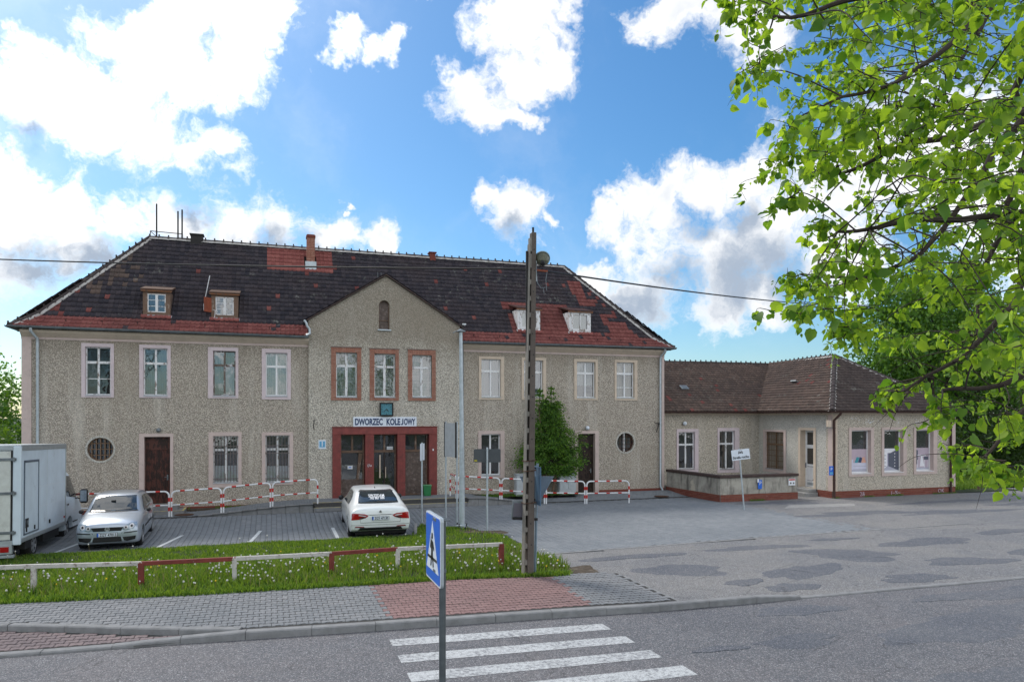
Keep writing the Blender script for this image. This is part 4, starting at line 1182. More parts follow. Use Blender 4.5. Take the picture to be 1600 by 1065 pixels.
# doors
def plank_door(x0, x1, z0, z1, Y, mat, outer, leaf_top, trim, name='door', glass_top=True, scuffs=True):
    ox0, ox1, oz1 = outer
    m = M(); m.box(ox0, x0, Y - .035, Y, z0 - .02, oz1); m.box(x1, ox1, Y - .035, Y, z0 - .02, oz1); m.box(x0, x1, Y - .035, Y, z1, oz1)
    m.box(x0 + .001, x0 + .004, Y + .001, Y + .22, z0, z1 - .004); m.box(x1 - .004, x1 - .001, Y + .001, Y + .22, z0, z1 - .004); m.box(x0, x1, Y + .001, Y + .22, z1 - .004, z1 - .001)
    d = M(); rect_ring(d, x0 + .05, x1 - .05, z0, leaf_top, x0, x1, z0 - .001, z1, Y + .18, Y + .25)
    if leaf_top < z1 - .1: d.box(x0 + .05, x1 - .05, Y + .17, Y + .24, leaf_top, leaf_top + .06)
    door = d.build(name, mat, station)
    m.build('door_surround', MT[trim], door)
    n = 9; w = (x1 - x0 - .1) / n
    for k in range(n):
        a = x0 + .05 + k * w
        M().box(a + .005, a + w - .005, Y + .205 + random.uniform(-.003, .003), Y + .235, z0 + .02, leaf_top - .01).build('plank', mat, door)
    M().box(x0 + .05, x1 - .05, Y + .235, Y + .25, z0, leaf_top).build('door_back', mat, door)
    M().box(x0 + .05, x1 - .05, Y + .19, Y + .206, z0 + .02, z0 + .18).build('kick_board', mat, door)
    if leaf_top < z1 - .15:
        M().box(x0 + .05, x1 - .05, Y + .21, Y + .222, leaf_top + .06, z1 - .05).build('transom_panel', MT['glass_dark'] if glass_top else mat, door)
    h = M(); h.tube([(x1 - .12, Y + .15, z0 + 1.0), (x1 - .22, Y + .15, z0 + 1.0)], .012, 6); h.box(x1 - .14, x1 - .09, Y + .19, Y + .205, z0 + .88, z0 + 1.08)
    h.build('handle', MT['zinc'], door)
    return door
plank_door(-4.52, -3.63, .30, 2.83, 30.0, MT['door_brown'], (-4.69, -3.52, 2.95), 2.32, 'pink')
plank_door(13.11, 13.95, .14, 2.81, 30.0, MT['door_dark'], (12.96, 14.14, 2.94), 2.30, 'pink', glass_top=False)

# entrance portal: red painted frame with two piers, three bays
px0, px1, pz1 = 2.32, 6.60, 3.15
bays = [(2.65, 3.62), (3.97, 4.93), (5.26, 6.26)]
m = M()
m.box(px0, px1, 29.78, 29.95, 2.86, pz1)
portal = m.build('entrance_portal', MT['portal_red'], station, bevel=.01, label='red painted brick entrance portal with three bays')
M().box(px0 - .02, px1 + .02, 29.76, 29.90, pz1 - .005, pz1 + .03).build('portal_cap', MT['mortar_red'], portal)
m = M(); tone = []
for a, b in ((px0, 2.65), (3.62, 3.97), (4.93, 5.26), (6.26, px1)):
    z = .30; r = 0
    M().box(a + .006, b - .006, 29.80, 30.35, .28, 2.86).build('pier_core', MT['mortar_red'], portal)
    while z < 2.84:
        z2 = min(z + .072, 2.855)
        cs = [(a, a + (b - a) * .62), (a + (b - a) * .62, b)] if r % 2 else [(a, a + (b - a) * .38), (a + (b - a) * .38, b)]
        for c, d in cs:
            j = random.uniform(0, .003); m.box(c + .003, d - .003, 29.787 - j, 29.806, z + .003, z2 - .003); tone.extend([random.random()] * 6)
        m.box(b - .0065, b - .0005, 29.81, 30.3, z + .003, z2 - .003); tone.extend([random.random()] * 6)
        z = z2; r += 1
me = m.mesh('bricks', MT['portal_red'], fix=False); face_attr(me, tone); put('bricks', me, portal, kind='stuff')
for bi, (a, b) in enumerate(bays):
    y = 30.18
    f = M(); rect_ring(f, a + .06, b - .06, .36, 2.80, a, b, .30, 2.86, y, y + .08)
    f.box(a + .06, b - .06, y - .015, y + .08, 2.10, 2.20)
    f.box((a + b) / 2 - .04, (a + b) / 2 + .04, y - .01, y + .07, 2.20, 2.80)
    fr = f.build('entrance_door', MT['brown_wood'], portal, bevel=.005)
    for c, d in ((a + .06, (a + b) / 2 - .04), ((a + b) / 2 + .04, b - .06)):
        M().quad((c, y + .05, 2.20), (d, y + .05, 2.20), (d, y + .05, 2.80), (c, y + .05, 2.80)).build('pane', MT['glass_dark'], fr, fix=False)
    if bi == 0:
        M().box(a + .06, b - .06, y + .02, y + .06, .34, 1.02).build('door_panel', MT['door_grey'], fr)
        M().quad((a + .06, y + .05, 1.02), (b - .06, y + .05, 1.02), (b - .06, y + .05, 2.10), (a + .06, y + .05, 2.10)).build('pane', MT['glass_dark'], fr, fix=False)
        M().add([(b - .32, y - .02, .98), (b - .22, y - .02, .98), (b - .07, y - .02, 2.08), (b - .22, y - .02, 2.08)], [(0, 1, 2, 3)]).build('leaning_board', MT['brown_wood'], fr, fix=False)
        M().box(a + .30, a + .50, y - .012, y - .006, 1.44, 1.58).build('notice', MT['paper'], fr)
        M().box(a + .35, a + .45, y - .015, y - .012, 1.49, 1.53).build('printed_line', MT['sign_blue'], fr)
    elif bi == 1:
        for c, d in ((a + .06, (a + b) / 2), ((a + b) / 2, b - .06)):
            M().quad((c, y + .05, .36), (d, y + .05, .36), (d, y + .05, 2.10), (c, y + .05, 2.10)).build('pane', MT['glass_dark'], fr, fix=False)
        M().box((a + b) / 2 - .02, (a + b) / 2 + .02, y, y + .06, .36, 2.1).build('meeting_stile', MT['door_dark'], fr)
        M().box((a + b) / 2 - .22, (a + b) / 2 - .16, y - .06, y - .02, 1.05, 2.0).build('handle', MT['cream'], fr)
        M().box((a + b) / 2 + .03, (a + b) / 2 + .06, y - .06, y - .02, 1.05, 1.5).build('handle', MT['cream'], fr)
        M().box(b - .38, b - .13, y - .014, y - .006, 2.22, 2.34).build('notice', MT['paper'], fr)
        for q in range(4): M().box(b - .35 + q * .055, b - .32 + q * .055, y - .018, y - .014, 2.27, 2.29).build('printed_line', MT['black'], fr)
        M().box((a + b) / 2 + .05, b - .3, 31.2, 31.25, 1.3, 2.15).build('notice_board', MT['pinklilac'], fr)
        for q in range(2): M().box(a + .52 + q * .22, a + .70 + q * .22, 31.0, 31.05, .95, 1.2).build('notice', MT['paper'], fr)
    else:
        M().box(a + .06, b - .06, y + .02, y + .06, .34, 2.10).build('door_panel', MT['door_grey'], fr)
        M().box(a + .04, a + .07, y - .01, y + .02, .34, 2.10).build('door_stile', MT['door_dark'], fr)
# house sign, graffito scratch on the pier, sticker
text_mesh('(/u', .16, MT['paper'], portal, (3.79, 29.775, 1.60), (1, 0, 0), (0, 0, 1), 'graffito')
M().box(6.40, 6.45, 29.770, 29.778, 2.16, 2.24).build('sticker', MT['paper'], portal)

# cornices, corner strips, gutters
for a, b in ((FX0 - .02, gx0), (gx1, FX1 + .02)):
    m = M(); m.add([(a, 29.99, 6.44), (b, 29.99, 6.44), (b, 29.80, 6.60), (a, 29.80, 6.60), (a, 29.80, 6.69), (b, 29.80, 6.69), (b, 29.995, 6.69), (a, 29.995, 6.69)],
                   [(0, 1, 2, 3), (3, 2, 5, 4), (4, 5, 6, 7), (0, 3, 4, 7), (1, 6, 5, 2)])
    m.build('cornice', MT['cream'], station)
    M().box(a, b, 29.975, 29.999, 6.36, 6.438).build('cornice', MT['pink'], station)
def gutter(parent, p, q, r=.085, mat=None, joints=True):
    p, q = Vector(p), Vector(q); d = (q - p).normalized(); out = Vector((d.y, -d.x, 0)); m = M(); n = 8
    prof = [(cos(pi + pi * k / n) * r, sin(pi + pi * k / n) * r) for k in range(n + 1)]
    vs = []
    for P in (p, q):
        vs += [tuple(P + out * a + Vector((0, 0, b))) for a, b in prof]
        vs += [tuple(P + out * a * .93 + Vector((0, 0, b * .93))) for a, b in prof]
    N = n + 1; fs = []
    for k in range(n):
        fs.append((k, k + 1, 2 * N + k + 1, 2 * N + k)); fs.append((N + k, 3 * N + k, 3 * N + k + 1, N + k + 1))
    fs += [(0, 2 * N, 3 * N, N), (n, N + n, 3 * N + n, 2 * N + n)]
    m.add(vs, fs)
    L = (q - p).length
    for k in range(int(L / 1.0)):
        c = p + d * (k + .5) * 1.0
        m.tube([tuple(c + out * cos(pi + pi * j / 6) * (r + .006) + Vector((0, 0, sin(pi + pi * j / 6) * (r + .006)))) for j in range(7)], .012, 4)
    return m.build('gutter', mat or MT['zinc'], parent)
gutter(station, (FX0 - .35, 29.62, 6.80), (gx0 - .02, 29.62, 6.76)); gutter(station, (gx1 + .02, 29.62, 6.76), (FX1 + .42, 29.62, 6.80))
gutter(station, (FX1 + .40, 29.62, 6.80), (FX1 + .40, 37.4, 6.78)); gutter(station, (FX0 - .35, 37.4, 6.78), (FX0 - .35, 29.62, 6.80))
def downpipe(parent, pts, r=.05, mat=None, name='downpipe', clips=True):
    m = M(); m.tube(pts, r, 10)
    for a, b in zip(pts, pts[1:]):
        L = (Vector(b) - Vector(a)).length
        if L > 1.5 and clips:
            for k in range(int(L / 1.6) + 1):
                c = Vector(a).lerp(Vector(b), (k + .3) / (int(L / 1.6) + 1)); m.lathe([(r + .008, -.02), (r + .008, .02)], tuple(c), 10)
    return m.build(name, mat or MT['zinc_light'], parent, smooth='auto')
downpipe(station, [(-8.08, 29.62, 6.72), (-8.08, 29.62, 6.62), (-7.94, 29.88, 6.38), (-7.94, 29.90, 6.2), (-7.94, 29.90, .05)])
downpipe(station, [(17.35, 29.62, 6.72), (17.35, 29.64, 6.6), (17.28, 29.88, 6.4), (17.26, 29.90, 6.2), (17.26, 29.90, .35), (17.33, 29.80, .15)])
downpipe(station, [(1.22, 29.62, 7.38), (1.30, 29.60, 7.28), (1.33, 29.6, 7.15), (1.42, 29.62, 7.05), (1.44, 29.6, 6.86), (1.30, 29.6, 6.78)], .05)
downpipe(station, [(7.55, 29.70, 7.30), (7.60, 29.72, 7.1), (7.68, 29.80, 6.6), (7.72, 29.90, 6.3), (7.72, 29.92, .3)], .05, MT['zinc'])
for x0, x1 in ((FX0 - .004, FX0 + .30), (FX1 - .12, FX1 + .004)):
    M().box(x0, x1, 29.965, 29.999, .15, 6.36).build('corner_strip', MT['pink'], station)
for a, b, c in ((FX0, gx0, .16), (gx1, 12.96, .20), (14.14, FX1, .24)): M().box(a, b, 29.93, 29.999, -.05, c).build('plinth', MT['brick_dark'], station)

# ---------------- tiled roofs
def tiles(parent, O, U, V, nx, ny, w, ex, keep, color, name_mats, lift=.0, seed=1, sub=4):
    """Courses of single tiles on a plane: O origin, U along the eave, V up the slope."""
    r = np.random.default_rng(seed); O = Vector(O); U = Vector(U).normalized(); V = Vector(V).normalized(); N = U.cross(V)
    if N.z < 0: N = -N
    out = {}
    xs = [0.0, .22, .66, 1.0]; hs = [.034, .004, .006, .034]
    for j in range(ny):
        for i in range(nx):
            cx, cy = (i + .5) * w, (j + .5) * ex
            P = O + U * cx + V * cy
            if not keep(P): continue
            k = color(P, i, j, r)
            out.setdefault(k, []).append((i * w, j * ex))
    for k, lst in out.items():
        A = np.array(lst); n = len(A)
        jz = r.uniform(-.004, .006, n); jy = r.uniform(-.008, .008, n)
        loc = []
        for a, h in zip(xs, hs): loc.append((a * w * .97, -.012, h + .040))
        for a, h in zip(xs, hs): loc.append((a * w * .97, ex + .02, h - .004))
        for a, h in zip(xs, hs): loc.append((a * w * .97, -.008, h - .012))
        loc = np.array(loc)
        Q = np.zeros((n, 12, 3)); Q[:, :, 0] = A[:, None, 0] + loc[None, :, 0]; Q[:, :, 1] = A[:, None, 1] + loc[None, :, 1] + jy[:, None]; Q[:, :, 2] = loc[None, :, 2] + jz[:, None] + lift
        W = Q[:, :, 0:1] * np.array(U)[None, None, :] + Q[:, :, 1:2] * np.array(V)[None, None, :] + Q[:, :, 2:3] * np.array(N)[None, None, :] + np.array(O)[None, None, :]
        F = [(0, 1, 5, 4), (1, 2, 6, 5), (2, 3, 7, 6), (8, 9, 1, 0), (9, 10, 2, 1), (10, 11, 3, 2)]
        F = (np.array(F)[None] + (np.arange(n) * 12)[:, None, None]).reshape(-1, 4)
        me = np_mesh('roof_tiles', W.reshape(-1, 3), F, MT[name_mats[k]])
        face_attr(me, np.repeat(r.random(n), 6))
        put('roof_tiles', me, parent, kind='stuff')

EY, EZ, KY, KZ, RY, RZ = 29.62, 6.79, 30.35, 7.27, 33.6, 11.05
XL0, XR0, XL1, XR1 = -8.78, 17.88, -4.86, 13.92
def hipL(y): return XL0 + (y - EY) * (XL1 - XL0) / (RY - EY)
def hipR(y): return XR0 + (y - EY) * (XR1 - XR0) / (RY - EY)
def gz(x): return gp + .06 - (gp - gs) / (gc - gx0) * abs(x - gc)
roof = M()
yk = lambda z: KY + (z - KZ) * (RY - KY) / (RZ - KZ)
d_ = .03
L_ = lambda y: (hipL(y) + .02); R_ = lambda y: (hipR(y) - .02)
roof.add([(L_(EY), EY, EZ - d_), (gx0, EY, EZ - d_), (gx0, KY, KZ - d_), (L_(KY), KY, KZ - d_)], [(0, 1, 2, 3)])
roof.add([(gx1, EY, EZ - d_), (R_(EY), EY, EZ - d_), (R_(KY), KY, KZ - d_), (gx1, KY, KZ - d_)], [(0, 1, 2, 3)])
roof.add([(L_(KY), KY, KZ - d_), (gx0, KY, KZ - d_), (gx0, yk(gs), gs - d_), (gc, yk(gp), gp - d_), (gc, RY, RZ - d_), (L_(RY), RY, RZ - d_)], [(0, 1, 2, 3, 4, 5)])
roof.add([(gx1, KY, KZ - d_), (R_(KY), KY, KZ - d_), (R_(RY), RY, RZ - d_), (gc, RY, RZ - d_), (gc, yk(gp), gp - d_), (gx1, yk(gs), gs - d_)], [(0, 1, 2, 3, 4, 5)])
BY = 2 * RY - EY
roof.add([(XL0, EY, EZ - d_), (XL1, RY, RZ - d_), (XL0, BY, EZ - d_)], [(0, 1, 2)]); roof.add([(XR0, EY, EZ - d_), (XR0, BY, EZ - d_), (XR1, RY, RZ - d_)], [(0, 1, 2)])
roof.add([(XL0, BY, EZ - d_), (XL1, RY, RZ - d_), (XR1, RY, RZ - d_), (XR0, BY, EZ - d_)], [(0, 1, 2, 3)])
roof_main = roof.build('roof', MT['underlay'], station, fix=False)
DORM = [(-4.63, -3.68), (-2.23, -1.25), (10.40, 11.46), (12.88, 13.95)]
def keep_main(P):
    x, y, z = P
    if not (hipL(y) + .03 < x < hipR(y) - .03): return False
    if gx0 - .02 < x < gx1 + .02 and z < gz(x) + .03: return False
    for a, b in DORM:
        if a + .03 < x < b - .03 and 30.42 < y < 31.35 and z > 7.4: return False
    if 1.40 < x < 1.86 and 32.82 < y < 33.3: return False
    return True
LOOSE = random.Random(5)
loose = set()
def col_main(P, i, j, r):
    x, y, z = P; q = r.random()
    jx = .05 * ((int(y * 7.3) % 3) - 1)
    if -.12 < x < 2.62 and 32.53 < y: return 'n'
    if x < -7.0 + (y - 30.3) * .8 and y < 30.9 and q < .35: return 'r'
    if x > 7.7:
        if 10.1 < x < 13.3 and 30.3 < y < 31.72 and not (x < 10.5 and y > 31.2 + 0): return 'r'
        if 11.4 < x < 12.9 and y < 31.72: return 'r'
        if 9.95 < x < 10.5 and 31.45 < y < 31.72: return 'r'
        if 13.75 + (32.8 - y) * .15 < x < 14.45 + (32.8 - y) * .1 and 32.0 < y < 32.86: return 'r'
        if 13.9 < x < 14.8 + (q - .5) * .2 and 31.68 < y < 32.1: return 'r'
        if 14.75 + (31.4 - y) * .2 < x < 15.5 + (31.4 - y) * .9 and 30.3 < y < 31.42: return 'r' if not (15.2 < x and 31.0 < y < 31.2) else 'd'
        if 12.6 < x < 16.4 and y < 30.5: return 'r' if q < .6 else 'd'
        if x > 7.7 and q < .012: return 'r'
        return 'd'
    if q < .010: return 'r'
    if -5.9 < x < -4.9 and (31.5 < y < 31.62 or 31.95 < y < 32.1) and q < .6: return 'b'
    if x < -5 and y > 31.2 and q < .25: return 'b'
    return 'd'
Sl = Vector((0, KY - EY, KZ - EZ)); Su = Vector((0, RY - KY, RZ - KZ))
tw = 0.172
tiles(roof_main, (XL0, EY - .02, EZ - .01), (1, 0, 0), Sl, 155, 3, tw, Sl.length / 3, keep_main, lambda P, i, j, r: 'r' if r.random() > .03 else 'd', {'r': 'tile_red', 'd': 'tile_dark'}, seed=3)
tiles(roof_main, (XL0, KY, KZ), (1, 0, 0), Su, 155, 19, tw, Su.length / 19, keep_main, col_main, {'r': 'tile_red', 'd': 'tile_dark', 'n': 'tile_new', 'b': 'tile_brown'}, seed=4)
# hip ends
for sx, x0, x1 in ((-1, XL0, XL1), (1, XR0, XR1)):
    s = Vector((x1 - x0, 0, RZ - EZ))
    tiles(roof_main, (x0, EY if sx > 0 else EY, EZ), (0, 1, 0), s, 46, 21, tw, s.length / 21,
          lambda P: EY + abs(P.x - x0) * 1.0 + .03 < P.y < BY - abs(P.x - x0) * 1.0 - .03, lambda P, i, j, r: 'd', {'d': 'tile_dark'}, seed=5)
# gable roof
slope_l = Vector((gc - (gx0 - .12), 0, (gp - gs) * (gc - gx0 + .12) / (gc - gx0)))
for sx, xe in ((1, gx0 - .14), (-1, gx1 + .14)):
    ze = gz(xe) - .0
    m = M(); x_, z_ = xe, ze
    yb = lambda x: yk(gz(x)) + .12
    m.add([(xe, 29.76, ze - .025), (gc, 29.76, gp + .035), (gc, yb(gc), gp + .035), (xe, max(yb(xe), 30.3), ze - .025), (xe, 29.76, ze), (gc, 29.76, gp + .06), (gc, yb(gc), gp + .06), (xe, max(yb(xe), 30.3), ze)],
          [(0, 1, 2, 3), (4, 5, 6, 7), (0, 1, 5, 4), (0, 3, 7, 4), (3, 2, 6, 7)])
    m.build('gable_roof', MT['door_brown'], station)
    s = Vector((gc - xe, 0, gp + .06 - ze)); 
    tiles(roof_main, (xe, 29.77, ze + .0), (0, 1, 0), s, 16, 14, tw, s.length / 14, lambda P: P.y < yk(P.z) + .10, lambda P, i, j, r: 'd' if r.random() > .1 else 'b', {'d': 'tile_dark', 'b': 'tile_brown'}, seed=6)
# ridge and hip tiles
def ridge_line(parent, p, q, r=.105, L=.36, mortar=True, mat='ridge', bump=True, name='ridge_tile'):
    p, q = Vector(p), Vector(q); d = (q - p); n = max(1, int(round(d.length / L))); dn = d.normalized()
    side = dn.cross(Vector((0, 0, 1))).normalized(); up = side.cross(dn).normalized()
    if up.z < 0: up = -up
    m = M(); k_ = 8; l = d.length / n
    def ring(t, rr): return [tuple(Vector((0, 0, 0)) + dn * t + side * cos(pi * k / k_) * rr + up * (sin(pi * k / k_) * rr - .03)) for k in range(k_ + 1)]
    prof = [(-.02, r * 1.12), (.045, r * 1.12), (.05, r), (l + .01, r * .93)]
    vs = []
    for t, rr in prof: vs += ring(t, rr)
    K = k_ + 1; fs = []
    for a in range(len(prof) - 1):
        for k in range(k_): fs.append((a * K + k, a * K + k + 1, (a + 1) * K + k + 1, (a + 1) * K + k))
    fs.append(tuple(range(K))[::-1])
    m.add(vs, fs)
    if bump:
        c = Vector((0, 0, 0)) + dn * .01 + up * (r * 1.05); m.obox(tuple(c), (.05, .05, .075))
    me = m.mesh(name, MT[mat], smooth='auto')
    for k in range(n):
        o = bpy.data.objects.new(name, me); C.objects.link(o); o.parent = parent
        o.location = world_shift(parent) + p + dn * l * k + up * random.uniform(-.006, .008); o.rotation_euler = (random.uniform(-.012, .012), random.uniform(-.012, .012), random.uniform(-.02, .02))
    if mortar:
        mm = M(); nn = n * 3; vs = []
        for k in range(nn + 1):
            c = p + d * k / nn
            for s in (-1, 1):
                vs.append(tuple(c + side * s * (r * 1.25 + random.uniform(0, .05)) + up * (-.085)))
                vs.append(tuple(c + side * s * (r * .9) + up * (-.0)))
        fs = []
        for k in range(nn):
            b = 4 * k; fs += [(b, b + 1, b + 5, b + 4), (b + 2, b + 6, b + 7, b + 3)]
        mm.add(vs, fs); mm.build('ridge_mortar', MT['ridge_mortar'], parent)
ridge_line(roof_main, (XL1, RY, RZ + .05), (XR1, RY, RZ + .05))
ridge_line(roof_main, (XL0 + .05, EY + .02, EZ + .02), (hipL(KY), KY, KZ + .07))
ridge_line(roof_main, (hipL(KY), KY, KZ + .07), (XL1, RY, RZ + .06))
ridge_line(roof_main, (XR0 - .05, EY + .02, EZ + .02), (hipR(KY), KY, KZ + .07), bump=False)
ridge_line(roof_main, (hipR(KY), KY, KZ + .07), (XR1, RY, RZ + .06), bump=False)
# verge tiles along the gable slopes
for xe in (gx0 - .14, gx1 + .14):
    ridge_line(roof_main, (xe, 29.78, gz(xe) + .0), (gc, 29.78, gp + .06), r=.032, L=.2, mortar=False, mat='tile_brown', bump=False, name='verge_tile')
# snow guards
for x in list(np.arange(-8.2, 1.2, 1.16)) + list(np.arange(8.2, 17.5, 1.16)):
    m = M(); m.tube([(x, EY + .28, EZ + .16), (x, EY + .22, EZ + .33)], .010, 4); m.tube([(x, EY + .30, EZ + .22), (x, EY + .05, EZ + .30)], .008, 4)
    m.build('snow_guard', MT['dark_iron'], roof_main)

# chimneys
m = M(); m.box(1.47, 1.80, 32.75, 33.15, 9.8, 11.48)
ch = m.build('chimney', MT['mortar_red'], station)
m = M(); tone = []; z = 10.0; r_ = 0
while z < 11.40:
    for face in range(4):
        for half in range(2):
            o_ = .0 if r_ % 2 else .5
            w_, dd = .33, .40
            if face in (0, 2):
                x0_ = 1.47 + (.165 * half); yy = 32.75 if face == 0 else 33.15
                m.box(x0_ + .004, x0_ + .161, yy - .006, yy + .006, z + .005, z + .067)
            else:
                y0_ = 32.75 + .2 * half; xx = 1.47 if face == 1 else 1.80
                m.box(xx - .006, xx + .006, y0_ + .004, y0_ + .196, z + .005, z + .067)
            tone.extend([random.random()] * 6)
    z += .072; r_ += 1
me = m.mesh('bricks', MT['brick'], fix=False); face_attr(me, tone); put('bricks', me, ch, kind='stuff')
m = M(); m.box(1.44, 1.83, 32.72, 33.18, 11.40, 11.50); m.box(1.47, 1.80, 32.75, 33.15, 11.50, 11.54); m.build('chimney_cap', MT['brick_dark'], ch, bevel=.01)
M().box(1.40, 1.86, 32.66, 33.2, 9.9, 10.34).build('flashing', MT['zinc_light'], ch)
for x, y, w, h in ((-3.02, 33.62, .24, .26), (7.2, 33.62, .14, .22)):
    m = M(); m.box(x - w, x + w, y - .18, y + .18, RZ - .3, RZ + h); c2 = m.build('chimney_stub', MT['brick_dark'] if x > 0 else MT['dark_iron'], station, bevel=.01)
    M().box(x - w - .04, x + w + .04, y - .22, y + .22, RZ + h, RZ + h + .05).build('chimney_cap', MT['mortar_red'] if x > 0 else MT['dark_iron'], c2)
# roof hatch bits: vent pipes
for x, y, h in ((4.45, 31.95, .55), (4.60, 31.98, .55)):
    M().tube([(x, y, yk(0) * 0 + gp - .1), (x - .03, y, gp + h)], .012, 5).build('lightning_rod', MT['zinc'], station)

# dormers
def dormer(x0, x1, white, shutter=False):
    y0, zb, zt1 = 30.44, 7.40, 8.36
    wall_m = MT['white_peel'] if white else MT['brown_wood']
    yr = lambda z: KY + (z - KZ) * (RY - KY) / (RZ - KZ)
    m = M()
    # front frame
    rect_ring(m, x0 + .16, x1 - .16, zb + .16, zt1 - .10, x0, x1, zb, zt1, y0, y0 + .06)
    if white: rect_ring(m, x0 + .19, x1 - .19, zb + .19, zt1 - .13, x0 + .09, x1 - .09, zb + .09, zt1 - .04, y0 - .02, y0 - .001)
    d = m.build('dormer', wall_m, station, bevel=.004)
    for xx in (x0, x1 - .03):
        mm = M(); mm.add([(xx, y0 + .06, zb), (xx + .03, y0 + .06, zb), (xx + .03, y0 + .06, zt1), (xx, y0 + .06, zt1), (xx, yr(zt1), zt1), (xx + .03, yr(zt1), zt1)],
                         [(0, 3, 4), (1, 5, 2), (0, 1, 2, 3), (3, 2, 5, 4), (0, 4, 5, 1)])
        mm.build('dormer_cheek', wall_m, d)
    # flat roof sloping gently back
    yb = yr(zt1 + .30)
    m = M(); a, b = x0 - .07, x1 + .07
    m.add([(a, y0 - .13, zt1 + .015), (b, y0 - .13, zt1 + .015), (b, yb, zt1 + .30), (a, yb, zt1 + .30), (a, y0 - .13, zt1 + .075), (b, y0 - .13, zt1 + .075), (b, yb, zt1 + .36), (a, yb, zt1 + .36)],
          [(0, 3, 2, 1), (4, 5, 6, 7), (0, 1, 5, 4), (1, 2, 6, 5), (2, 3, 7, 6), (3, 0, 4, 7)])
    m.build('dormer_roof', MT['rust'] if not white else MT['door_brown'], d)
    M().box(x0 - .06, x1 + .06, y0 - .11, y0 - .0, zt1 - .02, zt1 + .014).build('fascia', peel_o, d)
    # cheek boards under the roof edge
    # sash
    sx0, sx1, sz0, sz1 = x0 + .16, x1 - .16, zb + .16, zt1 - .10
    fm = MT['white_peel']
    m = M(); rect_ring(m, sx0 + .035, sx1 - .035, sz0 + .035, sz1 - .035, sx0, sx1, sz0, sz1, y0 + .01, y0 + .05)
    xm = (sx0 + sx1) / 2; m.box(xm - (.045 if not white else .02), xm + (.045 if not white else .02), y0 + .0, y0 + .045, sz0 + .035, sz1 - .035)
    s = m.build('sash', fm, d)
    for c, e in ((sx0 + .035, xm - .03), (xm + .03, sx1 - .035)):
        M().quad((c, y0 + .03, sz0 + .03), (e, y0 + .03, sz0 + .03), (e, y0 + .03, sz1 - .03), (c, y0 + .03, sz1 - .03)).build('pane', MT['glass'], d, fix=False)
        for t_ in (.33, .66):
            if not white: M().box(c, e, y0 + .02, y0 + .04, sz0 + (sz1 - sz0) * t_ - .01, sz0 + (sz1 - sz0) * t_ + .01).build('glazing_bar', fm, d)
    if white: M().box(sx0 + .03, sx1 - .03, y0 + .10, y0 + .11, sz0, sz1).build('curtain', MT['lace'], d)
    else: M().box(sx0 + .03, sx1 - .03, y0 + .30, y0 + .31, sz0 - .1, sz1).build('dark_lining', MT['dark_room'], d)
    m = M(); m.add([(x0 - .06, y0 - .10, zb - .05), (x1 + .06, y0 - .10, zb - .05), (x1 + .06, y0, zb + .03), (x0 - .06, y0, zb + .03), (x0 - .06, y0 - .10, zb - .02), (x1 + .06, y0 - .10, zb - .02), (x1 + .06, y0, zb + .06), (x0 - .06, y0, zb + .06)],
                   [(0, 3, 2, 1), (4, 5, 6, 7), (0, 1, 5, 4), (1, 2, 6, 5), (2, 3, 7, 6), (3, 0, 4, 7)])
    m.build('flashing', MT['zinc_light'] if not white else MT['white_new'], d)
    if shutter:
        m = M(); R = Matrix.Rotation(radians(-58), 3, 'Z')
        m.obox((x0 - .10, y0 - .12, zb + .52), (.42, .03, .56), Matrix.Rotation(radians(52), 3, 'Z')); m.build('hatch_leaf', MT['rusty_red'], d)
    # red apron tiles
    tiles(d, (x0 - .05, KY - .02, KZ + .03), (1, 0, 0), Su, 6, 1, (x1 - x0 + .1) / 6, .16, lambda P: True, lambda P, i, j, r: 'r', {'r': 'tile_new'}, lift=.02, seed=9)
peel_o = peeling('orange_brown_board', (0.36, 0.16, 0.07), (0.22, 0.14, 0.10), .5)
MT['rusty_red'] = simple('rusty_red_sheet', (0.30, 0.075, 0.035), .7, var=.4)
dormer(*DORM[0], False); dormer(*DORM[1], False, True); dormer(*DORM[2], True); dormer(*DORM[3], True)
# ------------------------------------------------------------------ the low annexe
annexe = thing('annexe_building', (23.4, 25.7, 0), 'single-storey annexe right of the station with hipped brown tile roof and shop windows', 'building')
AX0, AX1, AY, AYB, AE = 23.4, 30.5, 25.7, 30.75, 3.86
# front wall
FW = [((24.27, 25.67, .92, 3.10), (24.41, 25.50, 1.06, 2.98)), ((26.12, 27.56, .90, 3.10), (26.25, 27.36, 1.07, 2.98)), ((27.99, 29.38, .93, 3.09), (28.12, 29.16, 1.08, 2.98))]
solid = M().box(AX0, AX1, AY, AY + .4, .30, AE); cut = M()
for o, i in FW: cut.box(i[0], i[1], AY - .5, AY + 1, i[2], i[3])
put('wall', boolean_diff(solid, cut, 'wall'), annexe).data.materials.append(MT['wall_annexe'])
# west wall (grille window, door)
solid = M().box(AX0, AX0 + .4, AY + .4, AYB, .30, AE); cut = M()
GW_o, GW_i = (28.72, 30.40, .85, 2.94), (28.88, 30.24, 1.02, 2.84)
DW_o, DW_i = (26.72, 27.86, .30, 3.08), (26.86, 27.72, .34, 2.96)
cut.box(AX0 - .5, AX0 + 1, GW_i[0], GW_i[1], GW_i[2], GW_i[3]); cut.box(AX0 - .5, AX0 + 1, DW_i[0], DW_i[1], .34, DW_i[3])
put('wall', boolean_diff(solid, cut, 'wall'), annexe).data.materials.append(MT['wall_pale'])  # smoother render, paler too: light from the left sky put into its colour
